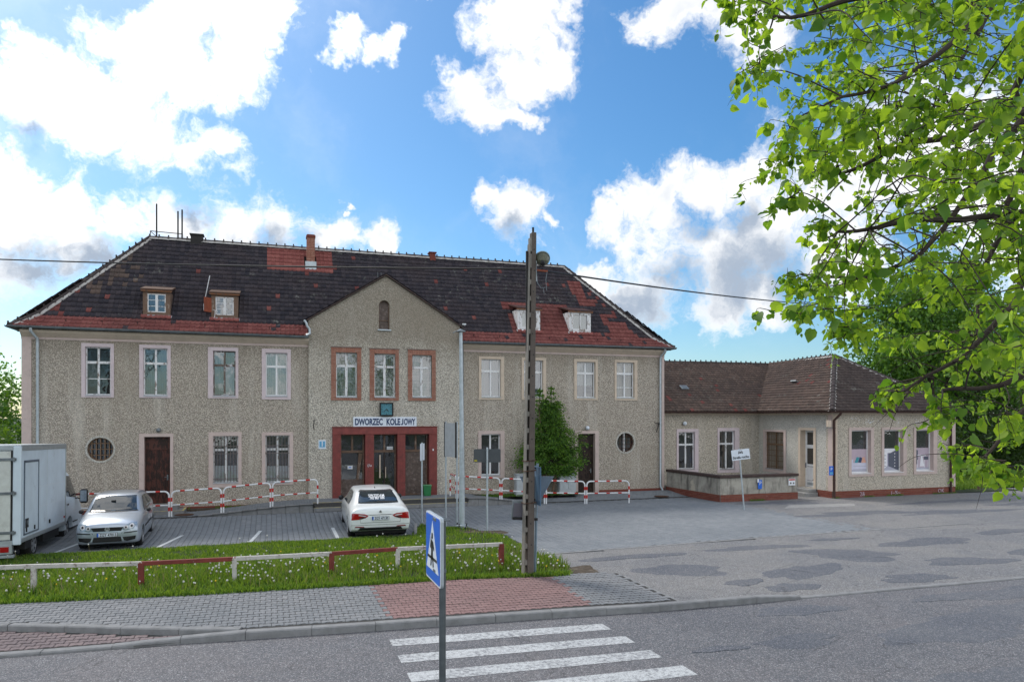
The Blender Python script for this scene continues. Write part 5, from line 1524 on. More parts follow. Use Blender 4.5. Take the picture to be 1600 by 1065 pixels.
# back range front wall
solid = M().box(17.5, AX0 + .0, AYB, AYB + .4, .0, AE); cut = M()
BWI = [((18.63, 19.85, .87, 2.98), (18.74, 19.65, 1.03, 2.83)), ((20.94, 22.20, .80, 3.02), (21.05, 21.95, .98, 2.87))]
for o, i in BWI: cut.box(i[0], i[1], AYB - .5, AYB + 1, i[2], i[3])
put('wall', boolean_diff(solid, cut, 'wall'), annexe).data.materials.append(MT['wall_annexe'])
m = M(); m.box(AX1 - .4, AX1, AY + .4, 38.0, .3, AE); m.box(17.5, AX1, 37.7, 38.1, -.1, AE); m.box(AX0 + .4, AX0 + .5, 31.15, 37.7, .3, AE)
m.build('outer_wall', MT['wall_annexe'], annexe)
m = M(); m.box(17.5, AX1 - .4, 31.15, 37.7, AE - .1, AE - .01); m.box(AX0 + .4, AX1 - .4, AY + .4, 31.15, AE - .1, AE - .01); m.box(AX0 + .4, AX1 - .4, AY + .4, 37, .0, .3)
m.box(17.5, AX0, 33.4, 33.5, 0, AE - .1); m.box(AX0 + .4, AX1 - .4, 28.2, 28.3, .3, AE - .1)
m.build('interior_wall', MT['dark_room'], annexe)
# plinth of dark red bricks, real courses
def brick_plinth(parent, p, q, z0, z1, mat='brick_dark', bl=.25, bh=.077, out=.03, mort='mortar_dark'):
    p, q = Vector((*p, 0)), Vector((*q, 0)); d = (q - p).normalized(); L = (q - p).length; nr = Vector((d.y, -d.x, 0))
    m = M(); tone = []; rows = int(round((z1 - z0) / bh)); bh = (z1 - z0) / rows
    for r in range(rows):
        s = -bl / 2 if r % 2 else 0.0
        while s < L - .01:
            a = max(0, s) + .005; b = min(L, s + bl) - .005
            if b > a:
                j = random.uniform(-.003, .003)
                A = p + d * a; B = p + d * b
                c0 = A + nr * (out + j); c1 = B + nr * (out + j); c2 = B - nr * .01; c3 = A - nr * .01
                za, zb = z0 + r * bh + .005, z0 + (r + 1) * bh - .005
                m.add([(c.x, c.y, za) for c in (c0, c1, c2, c3)] + [(c.x, c.y, zb) for c in (c0, c1, c2, c3)],
                      [(0, 3, 2, 1), (4, 5, 6, 7), (0, 1, 5, 4), (1, 2, 6, 5), (2, 3, 7, 6), (3, 0, 4, 7)]); tone.extend([random.random()] * 6)
            s += bl
    A = p + nr * (out - .010); B = q + nr * (out - .010); C0 = q - nr * .05; D0 = p - nr * .05
    mm = M().add([(c.x, c.y, z0) for c in (A, B, C0, D0)] + [(c.x, c.y, z1 - .003) for c in (A, B, C0, D0)], [(0, 3, 2, 1), (4, 5, 6, 7), (0, 1, 5, 4), (1, 2, 6, 5), (2, 3, 7, 6), (3, 0, 4, 7)])
    pl = mm.build('plinth', MT[mort], parent)
    me = m.mesh('bricks', MT[mat], fix=False); face_attr(me, tone); put('bricks', me, pl, kind='stuff')
    return pl
brick_plinth(annexe, (AX0, AY), (AX1, AY), -.1, .30); brick_plinth(annexe, (AX0, 26.6), (AX0, AY), -.1, .30); brick_plinth(annexe, (AX1, AY), (AX1, 38), -.1, .30)
M().box(AX0, AX1, AY + .02, AY + .4, -.2, .3).build('foundation', MT['mortar_dark'], annexe); M().box(AX0 + .02, AX0 + .4, AY + .4, 31, -.2, .3).build('foundation', MT['mortar_dark'], annexe)
# shop windows with posters
def poster(win, x0, x1, z0, z1, Y, kind):
    p = M().box(x0, x1, Y, Y + .012, z0, z1).build('poster', {0: MT['po_pink'], 1: MT['po_lilac'], 2: MT['po_rose']}[kind], win)
    y = Y - .004
    def R(name, a, b, c, d, mat, dy=0): M().box(x0 + (x1 - x0) * a, x0 + (x1 - x0) * b, y - dy, y - dy + .003, z0 + (z1 - z0) * c, z0 + (z1 - z0) * d).build(name, mat, win)
    def P(name, pts, mat, dy=0): M().add([(x0 + (x1 - x0) * a, y - dy, z0 + (z1 - z0) * b) for a, b in pts], [tuple(range(len(pts)))]).build(name, mat, win, fix=False)
    if kind == 0:
        R('printed_floor', 0, 1, 0, .12, MT['po_grey']); R('printed_sofa', .06, .98, .12, .40, MT['po_sofa']); R('printed_sofa', .06, .22, .10, .55, MT['po_sofa'], .002)
        P('printed_cushion', [(.30, .40), (.48, .40), (.58, .64), (.42, .66)], MT['po_teal'], .003); P('printed_cushion', [(.50, .42), (.66, .40), (.74, .60), (.60, .66)], MT['po_navy'], .004)
        P('printed_cushion', [(.70, .40), (.96, .40), (.86, .66), (.74, .62)], MT['po_peach'], .005); R('printed_seam', .24, .98, .24, .26, MT['po_grey'], .004)
    elif kind == 1:
        P('printed_wall', [(0, 0), (.32, .22), (.32, .80), (0, 1)], MT['po_white']); P('printed_cabinet', [(.38, .12), (1, 0), (1, .95), (.38, .80)], MT['po_dark'])
        for k in range(5): R('printed_handle', .74, .78, .18 + .14 * k, .23 + .14 * k, MT['po_white'], .003)
        P('printed_floor', [(0, 0), (1, 0), (.4, .2), (.3, .2)], MT['po_grey'], .002); P('printed_ceiling', [(0, 1), (1, 1), (.5, .8), (.32, .8)], MT['po_white'], .002)
        for k in range(4): R('printed_shelf', .04 + .0 * k, .24, .2 + .16 * k, .22 + .16 * k, MT['po_dark'], .003)
    else:
        R('printed_floor', 0, 1, 0, .10, MT['po_grey']); P('printed_chair', [(.02, .25), (.26, .25), (.28, .9), (.04, .92)], MT['po_dark']); R('printed_table', .25, .80, .62, .68, MT['po_white'], .002)
        P('printed_table', [(.48, .62), (.56, .62), (.70, .15), (.40, .15)], MT['po_white'], .002); P('printed_chair', [(.66, .45), (.95, .45), (.95, .60), (.66, .60)], MT['po_dark'], .003)
        for a in (.05, .24, .68, .92): R('printed_leg', a, a + .03, .10, .45, MT['po_white'], .003)
for nm, c in dict(po_pink=(.50, .40, .47), po_lilac=(.40, .38, .52), po_rose=(.48, .40, .47), po_grey=(.42, .42, .50), po_sofa=(.60, .60, .72), po_teal=(.06, .30, .36), po_navy=(.03, .06, .14), po_peach=(.70, .38, .28), po_white=(.78, .78, .82), po_dark=(.10, .11, .15)).items():
    MT[nm] = simple('print_' + nm[3:], c, .6, var=.08)
for k, (o, i) in enumerate(FW):
    w = window(annexe, 'south', 0, AY, o, i, MT['white_new'], surround='pink', transom=1.0, depth=.16, mid=False, fw=.055, glass='glass', sill_mat=MT['white_new'])
    poster(w, i[0] + .06, i[1] - .06, i[2] + .05, i[2] + (i[3] - i[2]) * .555, AY + .17, k)
for (o, i) in BWI:
    window(annexe, 'south', 0, AYB, o, i, MT['white_peel'], surround='pinklilac', transom=.66, depth=.10, glass='glass_dark', mull=.08, sill_mat=MT['concrete'])
# west wall window with rusty lattice
T = lambda b: (-b[1], -b[0], b[2], b[3])
w = window(annexe, 'west', AX0, 0, T(GW_o), T(GW_i), MT['rust_bars'], surround='pink', transom=.66, depth=.09, glass='glass', half_blind=(.96, 'cream'), sill_mat=MT['concrete'])
m = M(); a, b = -GW_i[1], -GW_i[0]
for k in range(8):
    x = a + (b - a) * (k + .5) / 8; m.box(x - .007, x + .007, .02, .034, GW_i[2], GW_i[3])
for k in range(7):
    z = GW_i[2] + (GW_i[3] - GW_i[2]) * (k + .5) / 7; m.box(a, b, .036, .048, z - .009, z + .009)
T_face(m, AX0, 0, 'west').build('window_bars', MT['rust_bars'], w)
# white door in the west wall
a, b = -DW_i[1], -DW_i[0]
B = lambda m, n, mat, p, **k: T_face(m, AX0, 0, 'west').build(n, mat, p, **k)
m = M(); dz = .26
rect_ring(m, a + .09, b - .09, .62, 2.86, a, b, .34, 2.96, dz, dz + .07); m.box(a + .09, b - .09, dz, dz + .07, 2.12, 2.28); m.box(a + .09, b - .09, dz, dz + .07, 1.28, 1.38)
door = B(m, 'door', MT['white_new'], annexe, bevel=.005)
for z0, z1 in ((2.28, 2.86), (1.38, 2.12), (.62, 1.28)): B(M().quad((a + .09, dz + .03, z0), (b - .09, dz + .03, z0), (b - .09, dz + .03, z1), (a + .09, dz + .03, z1)), 'pane', MT['glass_dark'], door, fix=False)
B(M().add([(a + .10, dz + .02, .64), (a + .10, dz + .02, 1.26), (b - .10, dz + .02, 1.26), (a + .45, dz + .02, .64)], [(0, 1, 2, 3)]), 'white_film', MT['white_new'], door, fix=False)
B(M().box(a + .14, b - .14, dz - .008, dz, .42, .54), 'letter_flap', MT['zinc_light'], door)
m = M(); m.tube([(a + .05, dz - .04, 1.22), (a + .05, dz - .04, 1.42)], .012, 6); m.box(a + .03, a + .07, dz - .01, dz, 1.2, 1.45); B(m, 'handle', MT['zinc'], door)
m = M(); o = T(DW_o); m.box(o[0], a, -.035, 0, .3, o[3]); m.box(b, o[1], -.035, 0, .3, o[3]); m.box(a, b, -.035, 0, DW_i[3], o[3])
m.box(a + .001, a + .004, .001, dz, .34, DW_i[3]); m.box(b - .004, b - .001, .001, dz, .34, DW_i[3]); B(m, 'door_surround', MT['cream'], door)
m = M(); m.box(22.65, AX0 - .03, 26.55, 28.0, -.05, .17); m.build('door_step', MT['concrete'], annexe, bevel=.02)
M().box(22.95, AX0 - .03, 26.65, 27.95, .17, .31).build('door_step', MT['concrete'], annexe, bevel=.02)
# corner strips and eaves band
m = M(); m.box(AX0 - .02, AX0 + .24, AY - .022, AY - .001, .3, 3.66); m.build('corner_strip', MT['cream'], annexe)
m = M(); m.box(AX0 - .022, AX0 - .001, AY, AY + .26, .3, 3.66); m.box(AX1 - .24, AX1 + .02, AY - .022, AY - .001, .3, 3.66); m.build('corner_strip', MT['pink'], annexe)
m = M(); m.box(AX0 - .10, AX1 + .1, AY - .10, AY - .001, 3.66, 3.78); m.box(AX0 - .10, AX0 - .001, AY, AYB - .1, 3.66, 3.78); m.box(17.52, AX0 - .1, AYB - .10, AYB - .001, 3.66, 3.78)
m.build('cornice', MT['cream'], annexe)
# roof
E_ = .30; RX = 26.95; AP = 29.45; RZ2 = 6.62; BR = 34.45
ax0, ax1, ay0, ayb = AX0 - E_, AX1 + E_, AY - E_, AYB - E_
ze = 3.84
m = M()
m.add([(ax0, ay0, ze - .04), (ax1, ay0, ze - .04), (RX, AP, RZ2 - .04)], [(0, 1, 2)])
m.add([(ax0, ay0, ze - .04), (RX, AP, RZ2 - .04), (RX, BR, RZ2 - .12), (ax0, ayb, ze - .04)], [(0, 1, 2, 3)])
m.add([(17.5, ayb, ze - .04), (ax0, ayb, ze - .04), (RX, BR, RZ2 - .12), (17.5, BR, RZ2 - .16)], [(0, 1, 2, 3)])
m.add([(ax1, ay0, ze - .04), (ax1, 38.4, ze - .04), (RX, BR, RZ2 - .12), (RX, AP, RZ2 - .04)], [(0, 1, 2, 3)])
m.add([(17.5, BR, RZ2 - .16), (RX, BR, RZ2 - .12), (ax1, 38.4, ze - .04), (17.5, 38.4, ze - .04)], [(0, 1, 2, 3)])
roof2 = m.build('roof', MT['underlay'], annexe, fix=False)
hw = RX - ax0
w2 = .19
s = Vector((0, AP - ay0, RZ2 - ze))
tiles(roof2, (ax0, ay0 - .03, ze), (1, 0, 0), s, 42, 21, w2, s.length / 21, lambda P: ax0 + (P.y - ay0) * hw / (AP - ay0) + .02 < P.x < ax1 - (P.y - ay0) * (ax1 - RX) / (AP - ay0) - .02,
      lambda P, i, j, r: 'd', {'d': 'tile_annexe_dark'}, seed=11)
s = Vector((RX - ax0, 0, RZ2 - ze))
tiles(roof2, (ax0 - .03, ay0 - .0, ze), (0, 1, 0), s, 50, 21, w2, s.length / 21, lambda P: ay0 + (P.x - ax0) * (AP - ay0) / hw + .02 < P.y < ayb + (P.x - ax0) * (BR - ayb) / hw + .05,
      lambda P, i, j, r: 'b' if r.random() < .93 else ('r' if (P.y < 29.8 and P.x > 24.9) else 'b'), {'b': 'tile_brown', 'r': 'tile_red'}, seed=12)
s = Vector((0, BR - ayb, RZ2 - .1 - ze))
tiles(roof2, (17.5, ayb - .03, ze), (1, 0, 0), s, 50, 21, w2, s.length / 21, lambda P: P.x < ax0 + (P.y - ayb) * hw / (BR - ayb) + .05,
      lambda P, i, j, r: 'b' if r.random() < .975 or P.y > 33 else 'r', {'b': 'tile_brown', 'r': 'tile_red'}, seed=13)
s = Vector((RX - ax1, 0, RZ2 - ze))
tiles(roof2, (ax1 + .03, ay0, ze), (0, 1, 0), s, 66, 21, w2, s.length / 21, lambda P: P.y > ay0 + (ax1 - P.x) * (AP - ay0) / (ax1 - RX) + .02, lambda P, i, j, r: 'd', {'d': 'tile_annexe_dark'}, seed=14)
ridge_line(roof2, (17.5, BR, RZ2 - .08), (RX, BR, RZ2 - .05), r=.09, L=.33, mortar=False)
ridge_line(roof2, (RX, BR, RZ2 - .05), (RX, AP, RZ2 + .05), r=.10, L=.33)
ridge_line(roof2, (ax0, ay0, ze + .03), (RX, AP, RZ2 + .05), r=.11, L=.34, bump=False)
ridge_line(roof2, (ax1, ay0, ze + .03), (RX, AP, RZ2 + .05), r=.10, L=.34, bump=False)
for x, y, rot in ((19.9, 32.1, 0), (25.0, 30.0, pi / 2)):
    z = ze + (y - ayb) * (RZ2 - ze) / (BR - ayb) if rot == 0 else ze + (x - ax0) * (RZ2 - ze) / hw
    m = M(); R = Matrix.Rotation(rot, 3, 'Z') @ Matrix.Rotation(radians(34), 3, 'X'); m.obox((x, y, z + .08), (.42, .34, .06), R); sk = m.build('skylight', MT['zinc'], roof2, bevel=.01)
gutter(annexe, (17.55, ayb - .08, ze - .02), (ax0, ayb - .08, ze - .02), .07, MT['rust_brown']); gutter(annexe, (ax0 - .08, ayb - .0, ze - .02), (ax0 - .08, ay0 - .08, ze - .02), .07, MT['rust_brown'])
gutter(annexe, (ax0 - .08, ay0 - .08, ze - .02), (ax1 + .08, ay0 - .08, ze - .02), .07, MT['rust_brown'])
m = M(); m.box(17.5, ax0, ayb - .0, AYB, ze - .06, ze - .045); m.box(ax0, ax1, ay0, AY, ze - .06, ze - .045); m.box(ax0, AX0, AY, ayb, ze - .06, ze - .045); m.build('soffit', MT['door_dark'], annexe)
downpipe(annexe, [(AX0 + .12, ay0 - .06, ze - .08), (AX0 + .10, ay0 - .04, ze - .16), (AX0 + .0, AY - .09, ze - .42), (AX0 + .0, AY - .09, .02)], .055, MT['rust_brown'])
downpipe(annexe, [(AX1 - .35, ay0 - .06, ze - .08), (AX1 - .35, AY - .09, ze - .4), (AX1 - .35, AY - .09, .02)], .055, MT['rust_brown'])
# remains of removed letters
r_ = random.Random(3)
m = M()
for cx, cz, n_ in ((24.65, 3.42, 14), (25.35, 3.36, 26), (26.0, 3.3, 6), (27.2, 3.35, 8), (28.3, 3.35, 7)):
    for k in range(n_):
        x = cx + r_.uniform(-.28, .28); z = cz + r_.uniform(-.13, .16); q = r_.uniform(.012, .03); m.box(x, x + q * 1.5, AY - .012, AY - .001, z, z + q)
m.build('letter_remains', MT['paper'], annexe, kind='stuff')
# graffiti on the plinth
for x, s_ in ((25.0, '2&'), (26.9, '(~%~'), (29.6, 'OK')):
    text_mesh(s_, .26, MT['po_pink'], annexe, (x, AY - .045, .13), (1, 0, 0), (0, 0, 1), 'graffito')

# loading ramp parapet
par = thing('parapet_wall', (17.9, 26.0, 0), 'low stained ramp wall on dark red bricks before the annexe windows', 'wall')
m = M(); m.prism([(17.66, 30.0), (17.86, 26.02), (21.76, 26.02), (21.76, 26.26), (18.08, 26.26), (17.9, 30.0)], .30, 1.0, plane='xy')
m.build('parapet', MT['parapet'], par)
m = M(); m.prism([(17.60, 30.0), (17.80, 25.95), (21.82, 25.95), (21.82, 26.33), (18.14, 26.33), (17.96, 30.0)], 1.0, 1.11, plane='xy')
m.build('coping', simple('dark_brown_coping', (.07, .045, .04), .8, var=.4, sc=8, bump=.4), par, bevel=.012)
brick_plinth(par, (17.85, 26.0), (21.77, 26.0), -.05, .30); brick_plinth(par, (17.64, 30.0), (17.85, 26.0), -.05, .30); brick_plinth(par, (21.77, 26.0), (21.77, 26.3), -.05, .30)
m = M(); m.prism([(17.92, 30.7), (18.1, 26.26), (21.7, 26.26), (21.7, 28.6), (23.2, 28.6), (23.35, 30.7)], -.05, .28, plane='xy'); m.build('ramp_deck', MT['concrete'], par)
def small_plate(x, y, z, w, h, mat, label, cat, name, txt=None, tm='paper', ts=.12, group=None):
    p = thing(name, (x, y, z), label, cat, group)
    M().box(x - w / 2, x + w / 2, y - .012, y, z, z + h).build('plate', mat, p, bevel=.003)
    if txt: text_mesh(txt, ts, MT[tm], p, (x, y - .015, z + h * .5), (1, 0, 0), (0, 0, 1))
    return p
p = thing('parking_sign', (19.8, 25.97, .42), 'blue parking plate fixed to the low ramp wall', 'sign')
M().box(19.70, 19.90, 25.955, 25.968, .50, .88).build('plate', MT['sign_blue'], p, bevel=.003); M().box(19.66, 19.74, 25.950, 25.954, .78, .93).build('label_strip', MT['paper'], p)
text_mesh('P', .22, MT['paper'], p, (19.81, 25.95, .74), (1, 0, 0), (0, 0, 1))
p = thing('warning_plate', (21.4, 25.97, .6), 'white plate with red heading at the right end of the low ramp wall', 'sign')
M().box(21.27, 21.62, 25.955, 25.968, .60, .90).build('plate', MT['paper'], p, bevel=.003); M().box(21.29, 21.60, 25.950, 25.954, .82, .88).build('red_band', MT['red_rail'], p)
for q in (21.38, 21.53): M().lathe([(.035, 0), (.035, .006)], (q, 25.948, .70), 12, 'y').build('printed_dot', MT['black'], p)
p = thing('parking_sign', (23.4, 25.68, 1.0), 'blue parking plate on the annexe corner beside the brown downpipe', 'sign')
M().box(23.12, 23.36, 25.60, 25.612, 1.02, 1.42).build('plate', MT['sign_blue'], p, bevel=.003); text_mesh('P', .2, MT['paper'], p, (23.24, 25.597, 1.28), (1, 0, 0), (0, 0, 1)); M().box(23.16, 23.32, 25.596, 25.6, 1.06, 1.16).build('label_strip', MT['blue_plate'], p)
p = thing('alarm_box', (23.2, 25.7, 2.9), 'small cream alarm box high on the annexe corner', 'box')
m = M(); m.box(23.02, 23.22, 25.56, 25.68, 3.12, 3.42); m.build('housing', MT['cream'], p, bevel=.015); M().box(22.98, 23.3, 25.6, 25.64, 3.09, 3.12).build('bracket', MT['zinc'], p)
# ------------------------------------------------------------------ things on and before the facade
GY = 29.86
ck = thing('station_clock', (4.48, GY, 3.6), 'square teal-faced wall clock with black frame above the station name board', 'clock')
x0, x1, z0, z1 = 4.20, 4.75, 3.61, 4.16
m = M(); rect_ring(m, x0 + .05, x1 - .05, z0 + .05, z1 - .05, x0, x1, z0, z1, GY - .16, GY - .02); m.build('frame', MT['black'], ck, bevel=.01)
M().box(x0 + .04, x1 - .04, GY - .12, GY - .03, z0 + .04, z1 - .04).build('face', simple('teal_clock_face', (.07, .24, .30), .45), ck)
cx, cz = (x0 + x1) / 2, (z0 + z1) / 2
m = M()
for k in range(12):
    a = k * pi / 6; r0, r1 = .165, .20
    R = Matrix.Rotation(a, 3, 'Y'); m.obox((cx + sin(a) * .185, GY - .125, cz + cos(a) * .185), (.018, .006, .045 if k % 3 == 0 else .03), R)
m.build('hour_mark', MT['black'], ck)
for ang, L_h, w_, nm in ((radians(228), .17, .022, 'minute_hand'), (radians(139), .13, .030, 'hour_hand')):
    R = Matrix.Rotation(ang, 3, 'Y'); m = M().obox((cx + sin(ang) * L_h * .4, GY - .132, cz + cos(ang) * L_h * .4), (w_, .006, L_h), R); m.build(nm, MT['black'], ck)
sg = thing('station_name_board', (4.44, GY, 3.17), 'white board reading DWORZEC KOLEJOWY in dark blue above the red entrance', 'sign')
M().box(3.14, 5.73, GY - .06, GY - .01, 3.175, 3.575).build('board', MT['sign_white'], sg, bevel=.006)
for w_, c_, f_ in (('DWORZEC', 3.771, 1.118), ('KOLE', 4.765, .565), ('OWY', 5.440, .47)):   # narrow, tall capitals
    o = text_mesh(w_, .36, MT['navy'], sg, (c_, GY - .064, 3.372), (1, 0, 0), (0, 0, 1), fit=f_, bold=.013)
J_, b_, t_ = 5.175, 3.242, 3.502
jp = [(J_, t_), (J_ - .042, t_), (J_ - .042, b_ + .07), (J_ - .055, b_ + .045), (J_ - .075, b_ + .042), (J_ - .10, b_ + .055), (J_ - .10, b_ + .010), (J_ - .07, b_ - .002), (J_ - .035, b_ + .002), (J_ - .008, b_ + .025), (J_, b_ + .07)]
M().prism(jp, GY - .067, GY - .061).build('lettering', MT['navy'], sg)
npl = thing('house_number_plate', (1.93, GY, 2.29), 'pale plate with white 1 on light blue left of the red entrance', 'sign')
M().box(1.78, 2.07, GY - .03, GY - .005, 2.29, 2.65).build('plate', MT['sign_white'], npl, bevel=.004); M().box(1.815, 2.035, GY - .034, GY - .031, 2.36, 2.60).build('blue_field', MT['blue_plate'], npl)
text_mesh('1', .26, MT['paper'], npl, (1.925, GY - .038, 2.48), (1, 0, 0), (0, 0, 1), bold=.006)
def wall_lamp(x, y, z, label, r=.085, col='zinc_light'):
    p = thing('wall_lamp', (x, y, z), label, 'lamp', 'round lamps on the station walls')
    m = M(); m.lathe([(r * .9, 0), (r * .95, -.04), (r * .5, -.06)], (x, y, z), 14, 'y'); m.build('base', MT[col], p)
    m = M(); m.lathe([(r, 0), (r * .95, -.05), (r * .7, -.09), (r * .3, -.115), (.002, -.12)], (x, y - .05, z), 16, 'y'); m.build('globe', MT['sign_white'] if col == 'zinc_light' else MT['zinc'], p, smooth=True)
wall_lamp(-4.02, 29.99, 3.08, 'small round wall lamp above the left brown door', col='zinc')
wall_lamp(13.55, 29.99, 3.07, 'small round wall lamp above the dark right door', .095)
wall_lamp(19.05, 30.74, 3.25, 'pale round wall lamp on the annexe above its leftmost window', .10)
p = thing('wall_hook', (1.62, GY, 3.2), 'thin black iron hook on the gable wall left of the entrance', 'hook')
m = M(); m.tube([(1.62, GY, 3.45), (1.60, GY - .12, 3.44), (1.59, GY - .13, 3.15), (1.60, GY - .02, 3.10)], .016, 6); m.build('bar', MT['dark_iron'], p)
p = thing('insulator_bracket', (17.1, 29.98, 3.1), 'black iron bracket high by the right downpipe of the station', 'bracket')
m = M(); m.tube([(17.2, 29.9, 3.32), (16.95, 29.72, 2.86)], .022, 6); m.tube([(16.88, 29.8, 3.32), (17.2, 29.85, 3.22)], .018, 6); m.build('arm', MT['dark_iron'], p)
# bin
p = thing('litter_bin', (6.1, 29.5, .31), 'green plastic litter bin beside the right side of the red entrance', 'bin')
m = M(); m.prism([(5.99, .31), (6.25, .31), (6.28, .72), (5.95, .72)], 29.42, 29.66); m.build('body', simple('green_plastic', (.012, .17, .05), .4), p, bevel=.012)
M().box(5.94, 6.29, 29.40, 29.68, .72, .765).build('lid', simple('light_green_plastic', (.10, .30, .14), .45), p, bevel=.008)
# cabinets
grey_cab = simple('light_grey_cabinet', (.46, .50, .53), .5, var=.15, dirt=((.25, .22, .18), .62, .75, 3.0))
for x0, x1, lab in ((9.92, 10.30, 'narrow grey service cabinet behind the concrete pole'), (11.90, 12.68, 'wide grey electrical cabinet with two doors right of the spruce')):
    p = thing('service_cabinet', ((x0 + x1) / 2, 29.35, .2), lab, 'cabinet')
    M().box(x0, x1, 29.20, 29.52, .16, 1.10).build('body', grey_cab, p, bevel=.012)
    n = 2 if x1 - x0 > .5 else 1
    for k in range(n):
        a = x0 + (x1 - x0) * k / n + .02; b = x0 + (x1 - x0) * (k + 1) / n - .015
        d = M().box(a, b, 29.185, 29.20, .42, 1.06).build('door', grey_cab, p, bevel=.003); M().box(b - .06, b - .03, 29.17, 29.185, .7, .8).build('handle', MT['black'], d)
    M().box(x0 - .02, x1 + .02, 29.17, 29.54, 1.10, 1.14).build('lid', grey_cab, p, bevel=.01)

# tube railings with red sleeves
def railing(p0, p1, h, label, post0=True, post1=True, group='red and white railings along the walk'):
    p0, p1 = Vector(p0), Vector(p1)
    t = thing('railing', tuple(p0), label, 'railing', group)
    d = (p1 - p0); dh = Vector((d.x, d.y, 0)).normalized(); up = Vector((0, 0, 1)); L = d.length; r = .030; c = .16
    pts = [p0 - up * .05, p0 + up * (h - c)]
    for k in range(1, 5): a = k * pi / 10; pts.append(p0 + up * (h - c + c * sin(a)) + d.normalized() * (c * (1 - cos(a))))
    pts.append(p0 + up * h + d.normalized() * c)
    pts.append(p1 + up * h - d.normalized() * c)
    for k in range(4, 0, -1): a = k * pi / 10; pts.append(p1 + up * (h - c + c * sin(a)) - d.normalized() * (c * (1 - cos(a))))
    pts += [p1 + up * (h - c), p1 - up * .05]
    M().tube([tuple(p) for p in pts], r, 10).build('frame', MT['white_rail'], t, smooth='auto')
    a, b = p0 + up * h * .45, p1 + up * h * .45
    M().tube([tuple(a), tuple(b)], r * .8, 8).build('middle_rail', MT['white_rail'], t, smooth='auto')
    def sleeve(c, dir_, l, rr): M().tube([tuple(c - dir_ * l / 2), tuple(c + dir_ * l / 2)], rr, 10).build('red_sleeve', MT['red_rail'], t, smooth='auto')
    for q in (.22, .5, .78):
        sleeve(p0.lerp(p1, q) + up * h, d.normalized(), .15, r + .004); sleeve(p0.lerp(p1, q) + up * h * .45, d.normalized(), .15, r * .8 + .004)
    for q in (p0, p1):
        for zz in (.68, .30): sleeve(q + up * h * zz, up, .14, r + .004)
RY_ = 28.34
ws_ = ['leftmost railing section, partly behind the silver car', 'railing section before the left brown door behind the silver car', 'railing section between the left door and the first barred window',
       'railing section in front of the left barred window', 'topmost left railing section ending beside the entrance steps']
xs_ = [(-6.62, -5.18), (-5.10, -3.47), (-3.39, -1.74), (-1.66, -.04), (.04, 1.66)]
for (a, b), lab in zip(xs_, ws_):
    railing((a, RY_, max(.02, walk_z(a, RY_))), (b, RY_, max(.02, walk_z(b, RY_))), .90, lab)
rs_ = [((7.12, 28.34, .29), (8.86, 28.2, .17), 'railing section just right of the metal mast'), ((8.94, 28.19, .165), (10.62, 27.72, .06), 'railing section partly hidden by the concrete pole'),
       ((10.70, 27.70, .06), (12.24, 27.30, .02), 'railing section in front of the grey electrical cabinet'), ((12.32, 27.28, .02), (14.10, 26.98, .02), 'rightmost railing section before the dark right door')]
for a, b, lab in rs_: railing(a, b, .90, lab)
railing((7.06, 28.34, .29), (7.02, 29.2, .31), .90, 'short railing section turned towards the wall behind the metal mast')

# red and white rail fence on the verge
fence = thing('rail_fence', (-2.54, 16.49, 0), 'knee-high fence of worn red and white rails on the grass verge', 'fence')
FP = [(-6.6, 16.9), (-4.5, 16.7), (-2.54, 16.49), (-.74, 16.30), (1.26, 16.40), (2.73, 16.45), (5.01, 15.84)]
cols = ['fence_red', 'fence_white', 'fence_red', 'fence_white', 'fence_red', 'fence_white', 'fence_red']
rc = ['fence_white', 'fence_white', 'fence_red', 'fence_white', 'fence_red', 'fence_white']
ht = [.64, .63, .60, .62, .59, .60, .68]
for k, (x, y) in enumerate(FP):
    wd = .045 if k % 2 else .055
    M().box(x - wd, x + wd, y - .05, y + .05, -.15, ht[k] - .005).build('post', MT[cols[k]], fence, bevel=.006)
for k in range(6):
    a = Vector((*FP[k], ht[k] - .02)); b = Vector((*FP[k + 1], ht[k + 1] - .02)); d = (b - a)
    ang = atan2(d.y, d.x); R = Matrix.Rotation(ang, 3, 'Z') @ Matrix.Rotation(-atan2(d.z, sqrt(d.x ** 2 + d.y ** 2)), 3, 'Y')
    M().obox(tuple((a + b) / 2 + Vector((0, -.0, .0))), (d.length + .06, .07, .085), R).build('rail', MT[rc[k]], fence, bevel=.006)

# concrete lamp pole
pole = thing('concrete_lamp_pole', (5.33, 14.9, 0), 'tall weathered concrete pole with slotted side standing at the grass corner', 'pole')
H_ = 7.62; px_, py_ = 5.36, 14.92
lean = lambda z: .012 * z
def wp(z): return .074 - .022 * z / H_
m = M(); vs = []
for z in (0, H_):
    w = wp(z) ; d = .10 - .02 * z / H_; x = px_ + lean(z)
    vs += [(x - w, py_ - d, z), (x + w, py_ - d, z), (x + w, py_ + d, z), (x - w, py_ + d, z)]
m.add(vs, [(0, 3, 2, 1), (4, 5, 6, 7), (0, 1, 5, 4), (1, 2, 6, 5), (2, 3, 7, 6), (3, 0, 4, 7)])
m.build('shaft', MT['pole_concrete'], pole, bevel=.01)
m = M(); rung = M()
z = 0
def xl(z): return px_ + lean(z) - wp(z)
vs = []
for z in (0, H_ - .25):
    k = 1 - .45 * z / H_; x = xl(z) - .085 * k
    vs += [(x, py_ - .08, z), (x + .022, py_ - .08, z), (x + .022, py_ + .08, z), (x, py_ + .08, z)]
m.add(vs, [(0, 3, 2, 1), (4, 5, 6, 7), (0, 1, 5, 4), (1, 2, 6, 5), (2, 3, 7, 6), (3, 0, 4, 7)])
m.build('outer_flange', MT['pole_concrete_light'], pole, bevel=.004)
z = .0
